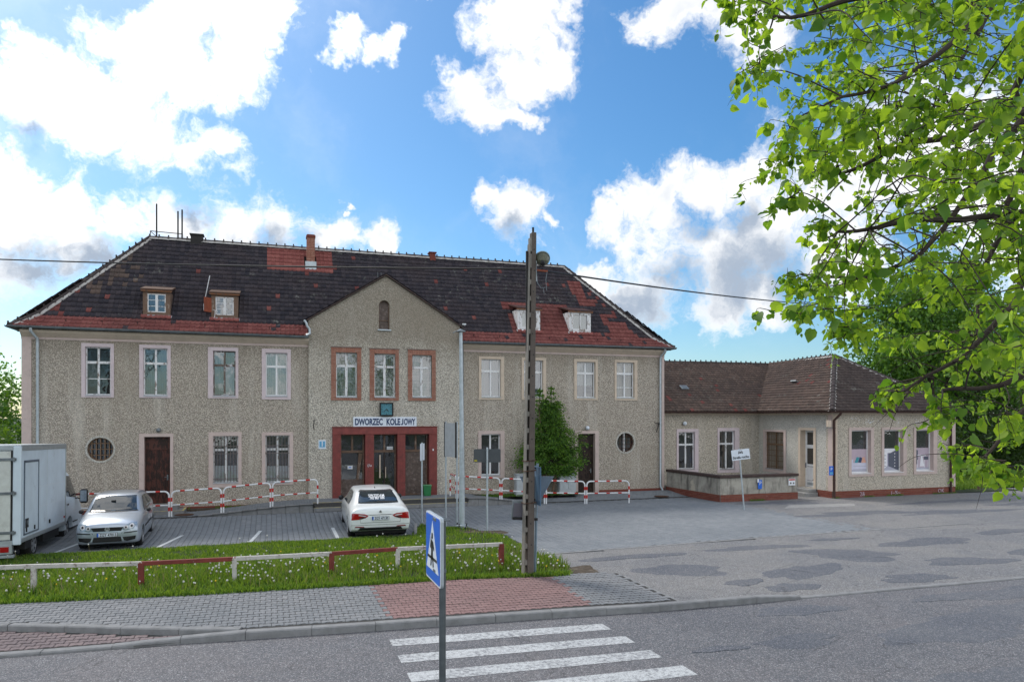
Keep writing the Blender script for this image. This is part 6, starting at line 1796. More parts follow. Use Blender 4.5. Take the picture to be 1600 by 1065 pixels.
while z < H_ - .3:
    k = 1 - .45 * z / H_; rung.box(xl(z) - .085 * k + .02, xl(z) + .005, py_ - .072, py_ + .072, z, z + (.10 if z < 6.5 else .3)); z += .36
rung.build('rung', MT['pole_concrete_light'], pole)
M().box(xl(3) - .03, xl(3) + .02, py_ + .02, py_ + .06, .05, H_ - .4).build('core', MT['dark_iron'], pole)  # dark backing put behind the slots to stand for their inner shade
m = M()
for z in np.arange(.8, 7.4, .46): m.lathe([(.016, 0), (.016, .004)], (px_ + lean(z) + random.uniform(-.02, .02), py_ - .103 + .02 * z / H_, z), 8, 'y')
m.build('bolt_hole', MT['black'], pole)
m = M(); m.tube([(px_ + lean(H_), py_, H_), (px_ + lean(H_), py_, H_ + .12)], .025, 8); m.build('top_pin', MT['dark_iron'], pole)
for z in (2.62, 2.40, 1.70): 
    m = M(); m.tube([(xl(z) - .09, py_ - .10, z), (px_ + .12, py_ - .11, z + .02), (px_ + .13, py_ + .12, z + .02), (xl(z) - .09, py_ + .11, z), (xl(z) - .09, py_ - .10, z)], .010, 5); m.build('strap', MT['rust'], pole)
# the lamp head
lx, ly, lz = px_ + .30, py_ - .02, 7.06
lamp = thing('street_lamp', (lx, ly, lz), 'grey bowl street lamp clamped near the top of the concrete pole', 'lamp')
R = Matrix.Rotation(radians(24), 3, 'Y') @ Matrix.Rotation(radians(-52), 3, 'X')
def rot_m(m, R, c): m.v = [tuple(R @ Vector(p) + Vector(c)) for p in m.v]; return m
rot_m(M().lathe([(.17, 0), (.175, .03), (.15, .09), (.09, .14), (.01, .16)], n=20), R, (lx, ly, lz)).build('hood', simple('grey_lamp_hood', (.20, .24, .23), .5), lamp, smooth='auto')
rot_m(M().lathe([(.155, .0), (.15, -.05), (.11, -.13), (.05, -.19), (.01, -.20)], n=20), R, (lx, ly, lz)).build('bowl', simple('dirty_lamp_bowl', (.10, .105, .07), .25), lamp, smooth=True)
rot_m(M().lathe([(.05, -.17), (.055, -.26), (.04, -.28)], n=12), R, (lx, ly, lz)).build('socket', MT['black'], lamp)
m = M(); m.box(px_ + .13, px_ + .155, py_ - .06, py_ + .06, 6.55, 7.0); m.build('bracket_plate', MT['zinc_light'], lamp)
m = M(); m.obox((px_ + .28, py_ - .02, 6.80), (.28, .05, .035), Matrix.Rotation(radians(2), 3, 'Y')); m.build('bracket_arm', MT['rusty_red'], lamp)
m = M(); m.tube([(px_ + .15, py_ - .07, 6.95), (px_ + .13, py_ - .1, 6.75), (px_ + .16, py_ - .1, 6.5), (px_ + .24, py_ - .1, 6.40), (px_ + .34, py_ - .1, 6.42)], .008, 5)
m.tube([(px_ + .40, py_ - .05, 6.78), (px_ + .36, py_ - .08, 6.6), (px_ + .37, py_ - .1, 6.35)], .007, 5)
m.tube([(px_ + .30, py_ - .08, 6.42), (px_ + .31, py_ - .1, 6.30)], .007, 5); m.build('cable', MT['zinc'], lamp)
# overhead cable
def catenary(p, q, sag, n=24):
    p, q = Vector(p), Vector(q); return [tuple(p.lerp(q, k / n) - Vector((0, 0, sag * 4 * (k / n) * (1 - k / n)))) for k in range(n + 1)]
cab = thing('overhead_cable', (px_, py_, 6.85), 'black twisted overhead cable running through the pole from left to right', 'cable')
M().tube(catenary((px_ + .1, py_ + .1, 6.85), (-24.5, 42.0, 11.35), .25), .022, 6).build('cable_span', MT['black'], cab)
M().tube(catenary((px_ + .1, py_ + .1, 6.85), (34.0, 33.6, 10.1), .25), .022, 6).build('cable_span', MT['black'], cab)
# notice case strapped to the pole
nc = thing('notice_case', (5.3, 15.08, 1.3), 'grey shallow case strapped behind the concrete pole, slightly tilted', 'case')
R = Matrix.Rotation(radians(4), 3, 'Y') @ Matrix.Rotation(radians(-6), 3, 'Z')
c = (5.31, 15.10, 1.53)
m = M(); m.obox(c, (.56, .07, .40), R); m.build('body', MT['zinc'], nc, bevel=.01)
for a, b in ((-.16, .20), (.20, .13)): M().obox((c[0] + a, c[1] - .045, c[2] + .01), (b, .012, .30), R).build('door_panel', simple('dull_purple_grey', (.12, .115, .14), .5), nc)
m = M(); m.obox((c[0] + .0, c[1] - .03, c[2] - .19), (.57, .10, .055), R); m.build('base_strip', MT['black'], nc)
m = M(); m.obox((c[0] + .21, c[1] - .056, c[2] + .08), (.05, .01, .06), R); m.build('sticker', MT['paper'], nc)

# give-way sign seen from behind, with a second plate edge-on
gw = thing('road_sign', (5.54, 14.97, 0), 'back of a triangular road sign leaning right behind the concrete pole', 'sign')
M().tube([(5.54, 15.06, -.1), (5.62, 15.10, 2.55)], .030, 10).build('post', simple('blue_grey_post', (.20, .27, .33), .5, .3), gw, smooth='auto')
blu = simple('blue_grey_sign_back', (.21, .27, .34), .55, .2, .2, dirt=((.10, .08, .07), .66, .72, 14.0))
a = radians(24); ux = Vector((cos(a), -sin(a), 0)); ny = Vector((sin(a), cos(a), 0))
def plate(parent, c, poly, th, mat, name='plate', ux=ux, ny=ny, bevel=0):
    c = Vector(c); n = len(poly); vs = [tuple(c + ux * u + Vector((0, 0, w)) - ny * th / 2) for u, w in poly] + [tuple(c + ux * u + Vector((0, 0, w)) + ny * th / 2) for u, w in poly]
    fs = [tuple(range(n)), tuple(range(n, 2 * n))[::-1]] + [(i, i + n, (i + 1) % n + n, (i + 1) % n) for i in range(n)]
    return M().add(vs, fs).build(name, mat, parent, bevel=bevel)
plate(gw, (5.62, 15.16, 1.55), [(0, 0), (-.36, .66), (-.38, .70), (.38, .70), (.36, .66)], .004, blu)
plate(gw, (5.62, 15.155, 1.55), [(-.38, .69), (.38, .69), (.38, .71), (-.38, .71)], .03, blu, 'plate_rim')
for s_ in (-1, 1): plate(gw, (5.62, 15.155, 1.55), [(0, .0), (s_ * .38, .70), (s_ * .36, .71), (-.02 * s_, .03)], .03, blu, 'plate_rim')
ux2 = Vector((.10, .995, 0)).normalized(); ny2 = Vector((-.995, .10, 0))
plate(gw, (5.585, 15.02, 1.85), [(-.30, -.20), (.30, -.20), (.30, .64), (-.30, .64)], .02, simple('blue_back_plate', (.08, .15, .24), .5), 'side_plate', ux2, ny2)
m = M(); m.obox((5.60, 15.12, 2.45), (.16, .07, .03)); m.obox((5.58, 15.12, 1.75), (.12, .07, .03)); m.build('clamp', MT['dark_iron'], gw)

# pedestrian crossing sign in the foreground
cs = thing('crossing_sign', (1.42, 6.35, 0), 'blue pedestrian crossing sign seen from the side on a dark grey post', 'sign')
M().tube([(1.425, 6.22, -.1), (1.425, 6.22, 2.72)], .030, 14).build('post', simple('dark_galvanised_post', (.13, .15, .16), .45, .5, .25, 14.0), cs, smooth='auto')
X_ = 1.365; ys0, ys1, zs0, zs1 = 6.00, 6.60, 2.135, 2.735
def splate(u0, u1, w0, w1, dx, mat, nm, th=.002): return M().box(X_ - dx - th, X_ - dx, ys1 - (u1) * .6, ys1 - u0 * .6, zs0 + w0 * .6, zs0 + w1 * .6).build(nm, mat, cs)
def rounded(u0, u1, w0, w1, r, n=5):
    out = []
    for (cx_, cy_, a0) in ((u1 - r, w0 + r, -pi / 2), (u1 - r, w1 - r, 0), (u0 + r, w1 - r, pi / 2), (u0 + r, w0 + r, pi)):
        for k in range(n + 1): a = a0 + k * pi / 2 / n; out.append((cx_ + r * cos(a), cy_ + r * sin(a)))
    return out
def spoly(pts, dx, mat, nm, th=.002):
    return M().prism([(ys1 - u * .6, zs0 + w * .6) for u, w in pts], X_ - dx - th, X_ - dx, plane='yz').build(nm, mat, cs)
M().prism([(ys1 - u * .6, zs0 + w * .6) for u, w in rounded(0, 1, 0, 1, .06)], X_ - .004, X_ + .022, plane='yz').build('plate', MT['zinc_light'], cs)
spoly(rounded(.0, 1, .0, 1, .06), .005, MT['paper'], 'white_edge'); spoly(rounded(.025, .975, .025, .975, .05), .008, MT['sign_blue'], 'blue_field')
spoly([(.09, .17), (.91, .17), (.5, .90)], .011, MT['sign_white'], 'white_triangle')
spoly([(.20, .37), (.80, .37), (.81, .33), (.18, .33)], .014, MT['black'], 'symbol_line')
for pts in ([(.44, .62), (.56, .60), (.54, .42), (.60, .24), (.55, .22), (.48, .40), (.44, .24), (.38, .22), (.43, .42)], [(.44, .62), (.40, .48), (.36, .50), (.42, .66)], [(.56, .60), (.64, .50), (.61, .47), (.53, .56)]):
    spoly(pts, .014, MT['black'], 'symbol_figure')
M().lathe([(.028, 0), (.028, .002)], (X_ - .016, ys1 - .5 * .6, zs0 + .68 * .6), 14, 'x').build('symbol_head', MT['black'], cs)
m = M(); m.obox((1.40, 6.22, 2.70), (.10, .12, .03)); m.obox((1.40, 6.22, 2.25), (.10, .10, .03)); m.tube([(1.40, 6.12, 2.70), (1.47, 6.12, 2.70)], .010, 6); m.build('clamp', MT['zinc'], cs, bevel=.004)

# lamp mast
ma = thing('metal_mast', (5.92, 22.99, -.1), 'bare galvanised metal mast with small round cap standing on the verge', 'mast')
M().tube([(5.92, 22.99, -.15), (5.92, 22.99, 2.0), (5.88, 22.99, 6.38)], [.105, .085, .055], 16).build('shaft', MT['zinc_light'], ma, smooth='auto')
M().lathe([(.22, -.02), (.22, .02), (.13, .04)], (5.92, 22.99, .02), 4).build('base_plate', MT['zinc_light'], ma)
m = M()
for sx in (-.16, .16):
    for sy in (-.16, .16): m.lathe([(.02, -.05), (.02, .05)], (5.92 + sx * .8, 22.99 + sy * .8, .06), 6)
m.build('anchor_bolt', MT['dark_iron'], ma)
m = M(); m.lathe([(.16, 0), (.15, .03), (.06, .07), (.03, .09)], (5.88, 22.99, 6.36), 16); m.tube([(5.72, 22.95, 6.38), (5.6, 22.92, 6.30)], .018, 6); m.build('cap', MT['zinc'], ma, smooth='auto')
m = M(); m.tube([(5.93, 22.99, 6.42), (5.96, 22.99, 6.58)], .02, 6); m.build('sensor_stem', MT['black'], ma)
m = M(); m.lathe([(.03, 0), (.07, .035), (.06, .06)], (6.0, 22.99, 6.57), 10); m.build('sensor', MT['paper'], ma)

# sign seen from behind on one post
sb = thing('road_sign', (6.56, 22.24, -.1), 'grey back of a wide rectangular sign with a yellow sticker', 'sign')
M().tube([(6.56, 22.24, -.2), (6.56, 22.24, 2.60)], .032, 10).build('post', MT['zinc_light'], sb, smooth='auto')
fw_ = Vector((.949, -.316, 0)); fn = Vector((.316, .949, 0))
plate(sb, (6.585, 22.31, 2.12), [(u, w) for u, w in [(x * .87 - .44, y * .43) for x, y in rounded(0, 1, 0, 1, .06)]], .012, simple('dark_grey_sign_back', (.085, .095, .105), .5, .2), ux=fw_, ny=fn)
plate(sb, (6.585, 22.298, 2.12), [(-.42, .03), (-.33, .03), (-.33, .08), (-.42, .08)], .006, simple('yellow_sticker', (.5, .45, .03), .5), 'sticker', ux=fw_, ny=fn)
for z in (2.2, 2.5): M().obox((6.57, 22.26, z), (.10, .09, .025)).build('clamp', MT['zinc'], sb)
# information board on two posts
ib = thing('information_board', (5.8, 24.0, -.1), 'tall pale board on two thin posts seen at a sharp angle before the facade', 'board')
A_, B_ = Vector((5.70, 24.35, 0)), Vector((5.93, 23.70, 0))
for q in (A_, B_): M().tube([(q.x, q.y, -.2), (q.x, q.y, 3.42)], .030, 10).build('post', MT['zinc_light'], ib, smooth='auto')
d = (B_ - A_).normalized(); n_ = Vector((-d.y, d.x, 0))
plate(ib, (A_ + B_) / 2 + Vector((0, 0, 2.22)) - n_ * .05, [(-.36, 0), (.36, 0), (.36, 1.15), (-.36, 1.15)], .02, simple('pale_grey_board', (.36, .39, .42), .5, .1), 'board', ux=d, ny=n_)
for q in (A_, B_): plate(ib, q + Vector((0, 0, 2.20)) - n_ * .04, [(-.02, 0), (.02, 0), (.02, 1.2), (-.02, 1.2)], .05, MT['dark_iron'], 'clamp_rail', ux=d, ny=n_)
# narrow sign edge-on
ns = thing('road_sign', (5.11, 25.58, -.15), 'small sign seen edge-on upon a thin post right of the white car', 'sign')
M().tube([(5.11, 25.58, -.3), (5.11, 25.58, 2.66)], .030, 10).build('post', MT['zinc_light'], ns, smooth='auto')
d = Vector((.42, .91, 0)).normalized(); n_ = Vector((d.y, -d.x, 0))
plate(ns, (5.13, 25.60, 2.02), [(-.3, 0), (.3, 0), (.3, .6), (-.3, .6)], .02, MT['sign_white'], 'plate', ux=d, ny=n_)
# traffic zone sign
tz = thing('traffic_zone_sign', (17.29, 23.61, 0), 'white sign reading Strefa ruchu on a leaning thin post', 'sign')
M().tube([(17.29, 23.61, -.1), (17.08, 23.66, 2.36)], .030, 10).build('post', MT['zinc_light'], tz, smooth='auto')
tilt = radians(7); c0 = Vector((17.10, 23.58, 2.13)); ux = (fw_ * cos(tilt) + Vector((0, 0, 1)) * sin(tilt)); uy = (Vector((0, 0, 1)) * cos(tilt) - fw_ * sin(tilt)); nn = -fn
def tzp(pts, off, mat, nm):
    n = len(pts); vs = [tuple(c0 + ux * a + uy * b + nn * off) for a, b in pts] + [tuple(c0 + ux * a + uy * b + nn * (off - .004)) for a, b in pts]
    return M().add(vs, [tuple(range(n)), tuple(range(n, 2 * n))[::-1]] + [(i, i + n, (i + 1) % n + n, (i + 1) % n) for i in range(n)]).build(nm, mat, tz)
tzp([(-.35, -.20), (.35, -.20), (.35, .20), (-.35, .20)], .0, MT['sign_white'], 'plate')
text_mesh('Strefa ruchu', .135, MT['black'], tz, tuple(c0 + uy * -.10 + nn * .006), ux, uy, fit=.62, bold=.003)
tzp([(-.09, .03), (-.055, .03), (-.055, .05), (.055, .05), (.055, .03), (.09, .03), (.09, .10), (-.09, .10)], .004, MT['black'], 'car_symbol'); tzp([(-.075, .10), (.075, .10), (.05, .16), (-.05, .16)], .004, MT['black'], 'car_symbol')
for q in (-.055, .055): tzp([(q - .016, .065), (q + .016, .065), (q + .016, .085), (q - .016, .085)], .006, MT['sign_white'], 'car_symbol_light')
tzp([(-.052, .108), (.052, .108), (.038, .148), (-.038, .148)], .006, MT['sign_white'], 'car_symbol_light')
# mast rack on the roof
rk = thing('roof_mast_rack', (-4.3, 33.6, 11.0), 'rusty pipe rack with three upright masts on the left ridge end', 'rack')
m = M()
for x, zt_ in ((-4.58, 12.52), (-3.76, 12.28), (-3.60, 12.36)): m.tube([(x, 33.55, 10.7), (x, 33.55, zt_)], .032, 8)
m.build('mast', MT['dark_iron'], rk); m = M(); m.tube([(-4.82, 33.55, 11.36), (-3.62, 33.55, 11.33)], .018, 6); m.tube([(-4.82, 33.55, 10.9), (-4.82, 33.55, 11.36)], .018, 6); m.tube([(-4.80, 33.55, 11.34), (-4.55, 33.55, 11.1)], .015, 6); m.build('rail', MT['rust'], rk)
an = thing('rod_antenna', (-2.5, 30.6, 7.5), 'white rod antenna leaning beside the second dormer', 'antenna')
m = M(); m.tube([(-2.50, 30.75, 7.35), (-2.52, 30.72, 7.95), (-2.30, 30.70, 9.12)], .016, 6); m.tube([(-2.50, 30.70, 7.95), (-2.36, 30.5, 7.86)], .014, 6); m.tube([(-2.50, 30.72, 7.5), (-2.4, 30.5, 7.35), (-2.2, 30.35, 7.32), (-2.1, 30.36, 7.45), (-2.08, 30.36, 7.7), (-2.14, 30.36, 7.74)], .012, 6)
m.build('rod', MT['white_rail'], an)
# ------------------------------------------------------------------ vehicles
def catmull(P, t):
    n = len(P); i = min(int(t), n - 2); f = t - i
    p0 = P[max(i - 1, 0)]; p1 = P[i]; p2 = P[i + 1]; p3 = P[min(i + 2, n - 1)]
    # limited tangents: keep flat faces flat
    m1 = (p2 - p0) * .5; m2 = (p3 - p1) * .5
    h00 = 2 * f ** 3 - 3 * f * f + 1; h10 = f ** 3 - 2 * f * f + f; h01 = -2 * f ** 3 + 3 * f * f; h11 = f ** 3 - f * f
    return p1 * h00 + m1 * h10 + p2 * h01 + m2 * h11

def loft_body(stations, sub_y=5, sub_c=3):
    """stations: list of (y, [(x, z) * K]) half sections from bottom centre to top centre."""
    ys = [s[0] for s in stations]
    A = np.array([[(x, s[0], z) for x, z in s[1]] for s in stations], dtype=float)
    ns, K = A.shape[:2]
    fine = []
    for i in range(ns - 1):
        for q in range(sub_y): fine.append(catmull(A, i + q / sub_y) if True else None)
    fine.append(A[-1]); fine = np.array(fine)
    rings = []
    for r in fine:
        pts = []
        for i in range(K - 1):
            for q in range(sub_c): pts.append(catmull(r, i + q / sub_c))
        pts.append(r[-1]); rings.append(pts)
    rings = np.array(rings); rings[:, :, 0] = np.maximum(rings[:, :, 0], 0)
    n, k = rings.shape[:2]
    full = []
    for r in rings:
        left = r.copy(); left[:, 0] *= -1
        full.append(np.concatenate([r, left[::-1][1:-1]]))
    full = np.array(full); kk = full.shape[1]
    m = M(); vs = [tuple(p) for r in full for p in r]; fs = []
    for i in range(n - 1):
        for j in range(kk): fs.append((i * kk + j, i * kk + (j + 1) % kk, (i + 1) * kk + (j + 1) % kk, (i + 1) * kk + j))
    fs.append(tuple(range(kk))[::-1]); fs.append(tuple((n - 1) * kk + j for j in range(kk)))
    m.add(vs, fs); return m

def decal(bvh, pts, view, mat, name, parent, off=.011, res=.045, label=None):
    """Project a flat outline onto the body: view is the direction looked along ('+y', '-y', '+x', '-x', '-z')."""
    bm = bmesh.new()
    ax = {'y': (0, 2), 'x': (1, 2), 'z': (0, 1)}[view[1]]
    vs = []
    for a, b in pts:
        p = [0, 0, 0]; p[ax[0]] = a; p[ax[1]] = b; vs.append(bm.verts.new(p))
    f = bm.faces.new(vs)
    bmesh.ops.triangulate(bm, faces=[f])
    for _ in range(5):
        es = [e for e in bm.edges if e.calc_length() > res]
        if not es: break
        bmesh.ops.subdivide_edges(bm, edges=es, cuts=1); bmesh.ops.triangulate(bm, faces=bm.faces)
    D = Vector({'+y': (0, 1, 0), '-y': (0, -1, 0), '+x': (1, 0, 0), '-x': (-1, 0, 0), '-z': (0, 0, -1)}[view])
    for v in bm.verts:
        o = v.co.copy(); k = {'y': 1, 'x': 0, 'z': 2}[view[1]]
        o[k] = 0; o = o - D * 12
        h = bvh.ray_cast(o, D)
        if h[0] is None: h = bvh.find_nearest(v.co + Vector((0, 0, 0)))
        nrm = h[1]
        if nrm.dot(D) > 0: nrm = -nrm
        v.co = h[0] + nrm * off
    bmesh.ops.recalc_face_normals(bm, faces=bm.faces)
    me = bpy.data.meshes.new(name)
    s = sum((f.normal.dot(D) for f in bm.faces))
    if s > 0: bmesh.ops.reverse_faces(bm, faces=bm.faces)
    bm.to_mesh(me); bm.free(); me.materials.append(mat)
    me.polygons.foreach_set('use_smooth', [True] * len(me.polygons))
    return put(name, me, parent, True, **({'label': label} if label else {}))

def car_paint(name, c, metallic=0.0, rough=.32):
    t = NT(name); t.set(rough, metallic, .5)
    t.p.inputs['Coat Weight'].default_value = .8; t.p.inputs['Coat Roughness'].default_value = .06
    col = t.mix(t.map(t.noise(3.0, 5, .6), .5, .8, 0, .25), c, tuple(x * .8 for x in c)); t.color(col); return t.m
MT['paint_silver'] = car_paint('silver_car_paint', (.46, .52, .60), .55, .34)
MT['paint_white'] = car_paint('white_car_paint', (.76, .80, .81))
MT['tyre'] = simple('tyre_rubber', (.018, .018, .019), .85, bump=.3)
MT['rim'] = simple('alloy_rim', (.45, .47, .50), .35, .7)
MT['lens_red'] = simple('red_tail_lens', (.36, .006, .012), .12, spec=.7)
MT['lens_white'] = simple('clear_lens', (.62, .62, .65), .12, spec=.8)
MT['lens_orange'] = simple('orange_lens', (.38, .09, .02), .2, spec=.7)
MT['head_lens'] = simple('headlamp_glass', (.34, .42, .50), .08, .2, var=.3, sc=20, spec=.9)
MT['chrome'] = simple('chrome', (.75, .77, .80), .12, 1.0)
MT['trim_black'] = simple('black_trim', (.016, .016, .018), .5)
MT['underbody'] = simple('underbody', (.008, .008, .008), .9)
MT['interior'] = simple('car_interior', (.035, .035, .038), .85)

def wheel(parent, c, r, w, spokes=7, side=1, cover=False):
    """Wheel with its axle along x; side=+1 faces +x."""
    W = M().lathe([(r * .60, -w / 2), (r * .93, -w / 2), (r, -w * .36), (r, w * .36), (r * .93, w / 2), (r * .60, w / 2)], c, 28, 'x').build('wheel', MT['tyre'], parent, smooth='auto', local=True)
    xs = c[0] + side * (w / 2 - .012)
    m = M(); m.lathe([(r * .64, 0), (r * .64, side * .02), (r * .58, side * .02), (r * .56, -side * .05)], (xs, c[1], c[2]), 28, 'x'); m.build('rim', MT['rim'], W, smooth='auto', local=True)
    M().lathe([(r * .57, 0), (r * .57, .004)], (xs - side * .05, c[1], c[2]), 20, 'x').build('brake_disc', MT['trim_black'], W, local=True)
    m = M()
    for k in range(spokes):
        a = 2 * pi * k / spokes + .2
        R = Matrix.Rotation(a, 3, 'X'); m.obox((xs + side * .004, c[1] - sin(a) * r * .33, c[2] + cos(a) * r * .33), (.018, r * (.13 if not cover else .24), r * .50), R)
    m.lathe([(r * .16, -.01), (r * .16, .014), (r * .1, .018)], (xs, c[1], c[2]), 14, 'x')
    m.build('spokes', MT['rim'], W, local=True)

def make_body(stations, arches, name, mat, parent, **k):
    m = loft_body(stations, **k)
    cut = M()
    for y, r, x in arches:
        for s in (-1, 1):
            cut.lathe([(r, 0), (r, s * .40)], (s * x, y, arches_z), 30, 'x')
    me = boolean_diff(m, cut, name)
    me.materials.clear(); me.materials.append(mat)
    me.polygons.foreach_set('use_smooth', [True] * len(me.polygons))
    bm = bmesh.new(); bm.from_mesh(me)
    for e in bm.edges:
        if len(e.link_faces) == 2 and e.calc_face_angle(0) > radians(42): e.smooth = False
    bmesh.ops.recalc_face_normals(bm, faces=bm.faces)
    bvh = BVHTree.FromBMesh(bm); bm.to_mesh(me); bm.free()
    return put(name, me, parent, True), bvh

# ---- silver hatchback, nose towards the camera. local y: 0 = nose, increasing towards the tail
polo = thing('parked_car', (-4.40, 22.98, -.2), 'silver three-door hatchback parked nose out beside the white box truck', 'car', 'cars parked before the station', rz=radians(2.0))
arches_z = .29
ST = [
 (0.00, [(0, .27), (.46, .27), (.58, .33), (.62, .44), (.60, .56), (.50, .64), (.34, .675), (.17, .69), (0, .695)]),
 (0.07, [(0, .20), (.62, .20), (.735, .29), (.765, .44), (.74, .62), (.64, .71), (.45, .745), (.22, .765), (0, .77)]),
 (0.30, [(0, .17), (.68, .17), (.795, .28), (.815, .48), (.79, .70), (.71, .79), (.50, .84), (.25, .865), (0, .87)]),
 (0.72, [(0, .17), (.70, .17), (.81, .28), (.825, .54), (.80, .79), (.735, .875), (.52, .925), (.26, .95), (0, .955)]),
 (1.02, [(0, .17), (.70, .17), (.81, .28), (.825, .56), (.80, .85), (.745, .93), (.56, .985), (.28, 1.015), (0, 1.02)]),
 (1.40, [(0, .17), (.70, .17), (.81, .28), (.825, .58), (.805, .89), (.745, 1.01), (.64, 1.17), (.42, 1.235), (0, 1.25)]),
 (1.82, [(0, .17), (.70, .17), (.81, .28), (.825, .58), (.805, .92), (.735, 1.10), (.615, 1.36), (.45, 1.42), (0, 1.44)]),
 (2.50, [(0, .17), (.70, .17), (.81, .28), (.825, .60), (.805, .95), (.735, 1.13), (.61, 1.385), (.45, 1.445), (0, 1.465)]),
 (3.15, [(0, .17), (.70, .17), (.81, .28), (.825, .62), (.80, .98), (.725, 1.15), (.60, 1.36), (.43, 1.42), (0, 1.44)]),
 (3.60, [(0, .20), (.68, .20), (.79, .30), (.81, .62), (.78, .98), (.70, 1.12), (.57, 1.26), (.40, 1.32), (0, 1.34)]),
 (3.84, [(0, .26), (.60, .26), (.72, .36), (.75, .60), (.72, .86), (.64, .95), (.50, 1.0), (.30, 1.02), (0, 1.03)]),
 (3.90, [(0, .35), (.50, .35), (.60, .42), (.64, .58), (.60, .76), (.50, .84), (.36, .87), (.2, .88), (0, .885)])]
body, bvh = make_body(ST, [(.76, .335, .50), (3.21, .335, .50)], 'body', MT['paint_silver'], polo)
D_ = lambda *a, **k: decal(bvh, *a, **k)
D_([(-.62, 1.00), (.62, 1.00), (.53, 1.385), (-.53, 1.385)], '+y', MT['car_glass'], 'windscreen', polo)
D_([(-.66, .985), (.66, .985), (.63, 1.015), (-.63, 1.015)], '+y', MT['trim_black'], 'cowl', polo, off=.008)
for s in (-1, 1):
    v = '-x' if s > 0 else '+x'
    D_([(1.42, .955), (1.62, .955), (2.40, .985), (2.40, 1.34), (1.98, 1.335), (1.62, 1.13)], v, MT['car_glass'], 'side_window', polo)
    D_([(2.46, .985), (3.05, 1.03), (3.34, 1.13), (3.10, 1.31), (2.46, 1.345)], v, MT['car_glass'], 'side_window', polo)
    D_([(1.15, .50), (2.78, .53), (2.78, .575), (1.15, .545)], v, MT['trim_black'], 'rub_strip', polo, off=.010)
    D_([(1.30, .24), (1.306, .24), (1.306, .92), (1.30, .92)], v, MT['trim_black'], 'door_seam', polo, off=.005); D_([(2.425, .26), (2.431, .26), (2.431, .96), (2.425, .96)], v, MT['trim_black'], 'door_seam', polo, off=.005)
    D_([(2.15, .78), (2.34, .79), (2.34, .825), (2.15, .815)], v, MT['paint_silver'], 'door_handle', polo, off=.02)
    # headlamp with two round reflectors
    hl = D_([(s * .36, .585), (s * .46, .555), (s * .66, .60), (s * .74, .70), (s * .72, .76), (s * .56, .755), (s * .42, .68)], '+y', MT['head_lens'], 'headlight', polo, off=.013, res=.04)
    for q, z, r in ((.47, .645, .052), (.61, .675, .060)):
        D_([(s * q + r * cos(a), z + r * sin(a)) for a in np.linspace(0, 2 * pi, 13)[:-1]], '+y', MT['lens_white'], 'reflector', hl, off=.017, res=.04)
        D_([(s * q + r * .5 * cos(a), z + r * .5 * sin(a)) for a in np.linspace(0, 2 * pi, 9)[:-1]], '+y', MT['trim_black'], 'lamp_core', hl, off=.021, res=.04)
    D_([(s * .36, .475), (s * .75, .505), (s * .75, .535), (s * .36, .505)], '+y', MT['trim_black'], 'bumper_strip', polo, off=.009)
    D_([(s * .36, .30), (s * .50, .26), (s * .70, .30), (s * .72, .40), (s * .36, .375)], '+y', MT['trim_black'], 'lower_intake', polo, off=.007)
    m = M(); m.lathe([(.02, 0), (.07, .02), (.085, .07), (.06, .12), (.02, .13)], (0, 0, 0), 12, 'x'); m.v = [(s * (.83 + p[0]), 1.40 + p[1] * 1.0, .97 + p[2] * .75) for p in m.v]; m.build('mirror', MT['trim_black'], polo, smooth=True, local=True)
D_([(-.35, .555), (.35, .555), (.43, .665), (-.43, .665)], '+y', MT['trim_black'], 'grille', polo, off=.008)
for z in (.585, .612, .64): D_([(-.36, z), (.36, z), (.37, z + .008), (-.37, z + .008)], '+y', MT['dark_iron'], 'grille_slat', polo, off=.013)
D_([(-.37, .255), (.37, .255), (.34, .39), (-.34, .39)], '+y', MT['trim_black'], 'lower_grille', polo, off=.007)
D_([(-.40, .22), (-.33, .42), (-.41, .55), (-.455, .55), (-.37, .42), (-.44, .22)], '+y', MT['paint_silver'], 'bumper_crease', polo, off=.010); D_([(.40, .22), (.33, .42), (.41, .55), (.455, .55), (.37, .42), (.44, .22)], '+y', MT['paint_silver'], 'bumper_crease', polo, off=.010)
MT['chrome'] = simple('satin_chrome', (.62, .64, .67), .35, .6)
bg = D_([(.062 * cos(a), .615 + .062 * sin(a)) for a in np.linspace(0, 2 * pi, 17)[:-1]], '+y', MT['chrome'], 'badge', polo, off=.018, res=.05)
D_([(.050 * cos(a), .615 + .050 * sin(a)) for a in np.linspace(0, 2 * pi, 17)[:-1]], '+y', MT['dark_iron'], 'badge_field', bg, off=.021, res=.05)
for pts in ([(-.022, .660), (-.012, .660), (0, .632), (.012, .660), (.022, .660), (.004, .615), (-.004, .615)], [(-.044, .64), (-.034, .645), (-.016, .585), (0, .612), (.016, .585), (.034, .645), (.044, .64), (.020, .566), (.012, .566), (0, .592), (-.012, .566), (-.020, .566)]):
    D_(pts, '+y', MT['chrome'], 'badge_mark', bg, off=.024, res=.05)
def number_plate(parent, y, z, txt, view=-1):
    p = M().box(-.26, .26, min(y, y + view * .012), max(y, y + view * .012), z - .057, z + .057).build('number_plate', MT['trim_black'], parent, local=True)
    yy = y + view * .014
    M().box(-.252, .252, min(yy, yy + view * .002), max(yy, yy + view * .002), z - .050, z + .050).build('plate_face', MT['sign_white'], p, local=True)
    yy += view * .003
    M().box(-.252, -.215, min(yy, yy + view * .002), max(yy, yy + view * .002), z - .050, z + .050).build('blue_band', MT['sign_blue'], p, local=True)
    text_mesh(txt, .105, MT['black'], p, (.02, yy - .002, z), (1, 0, 0), (0, 0, 1), 'registration', local=True, fit=.42, bold=.002)
number_plate(polo, -.010, .455, 'ZGY 47013')
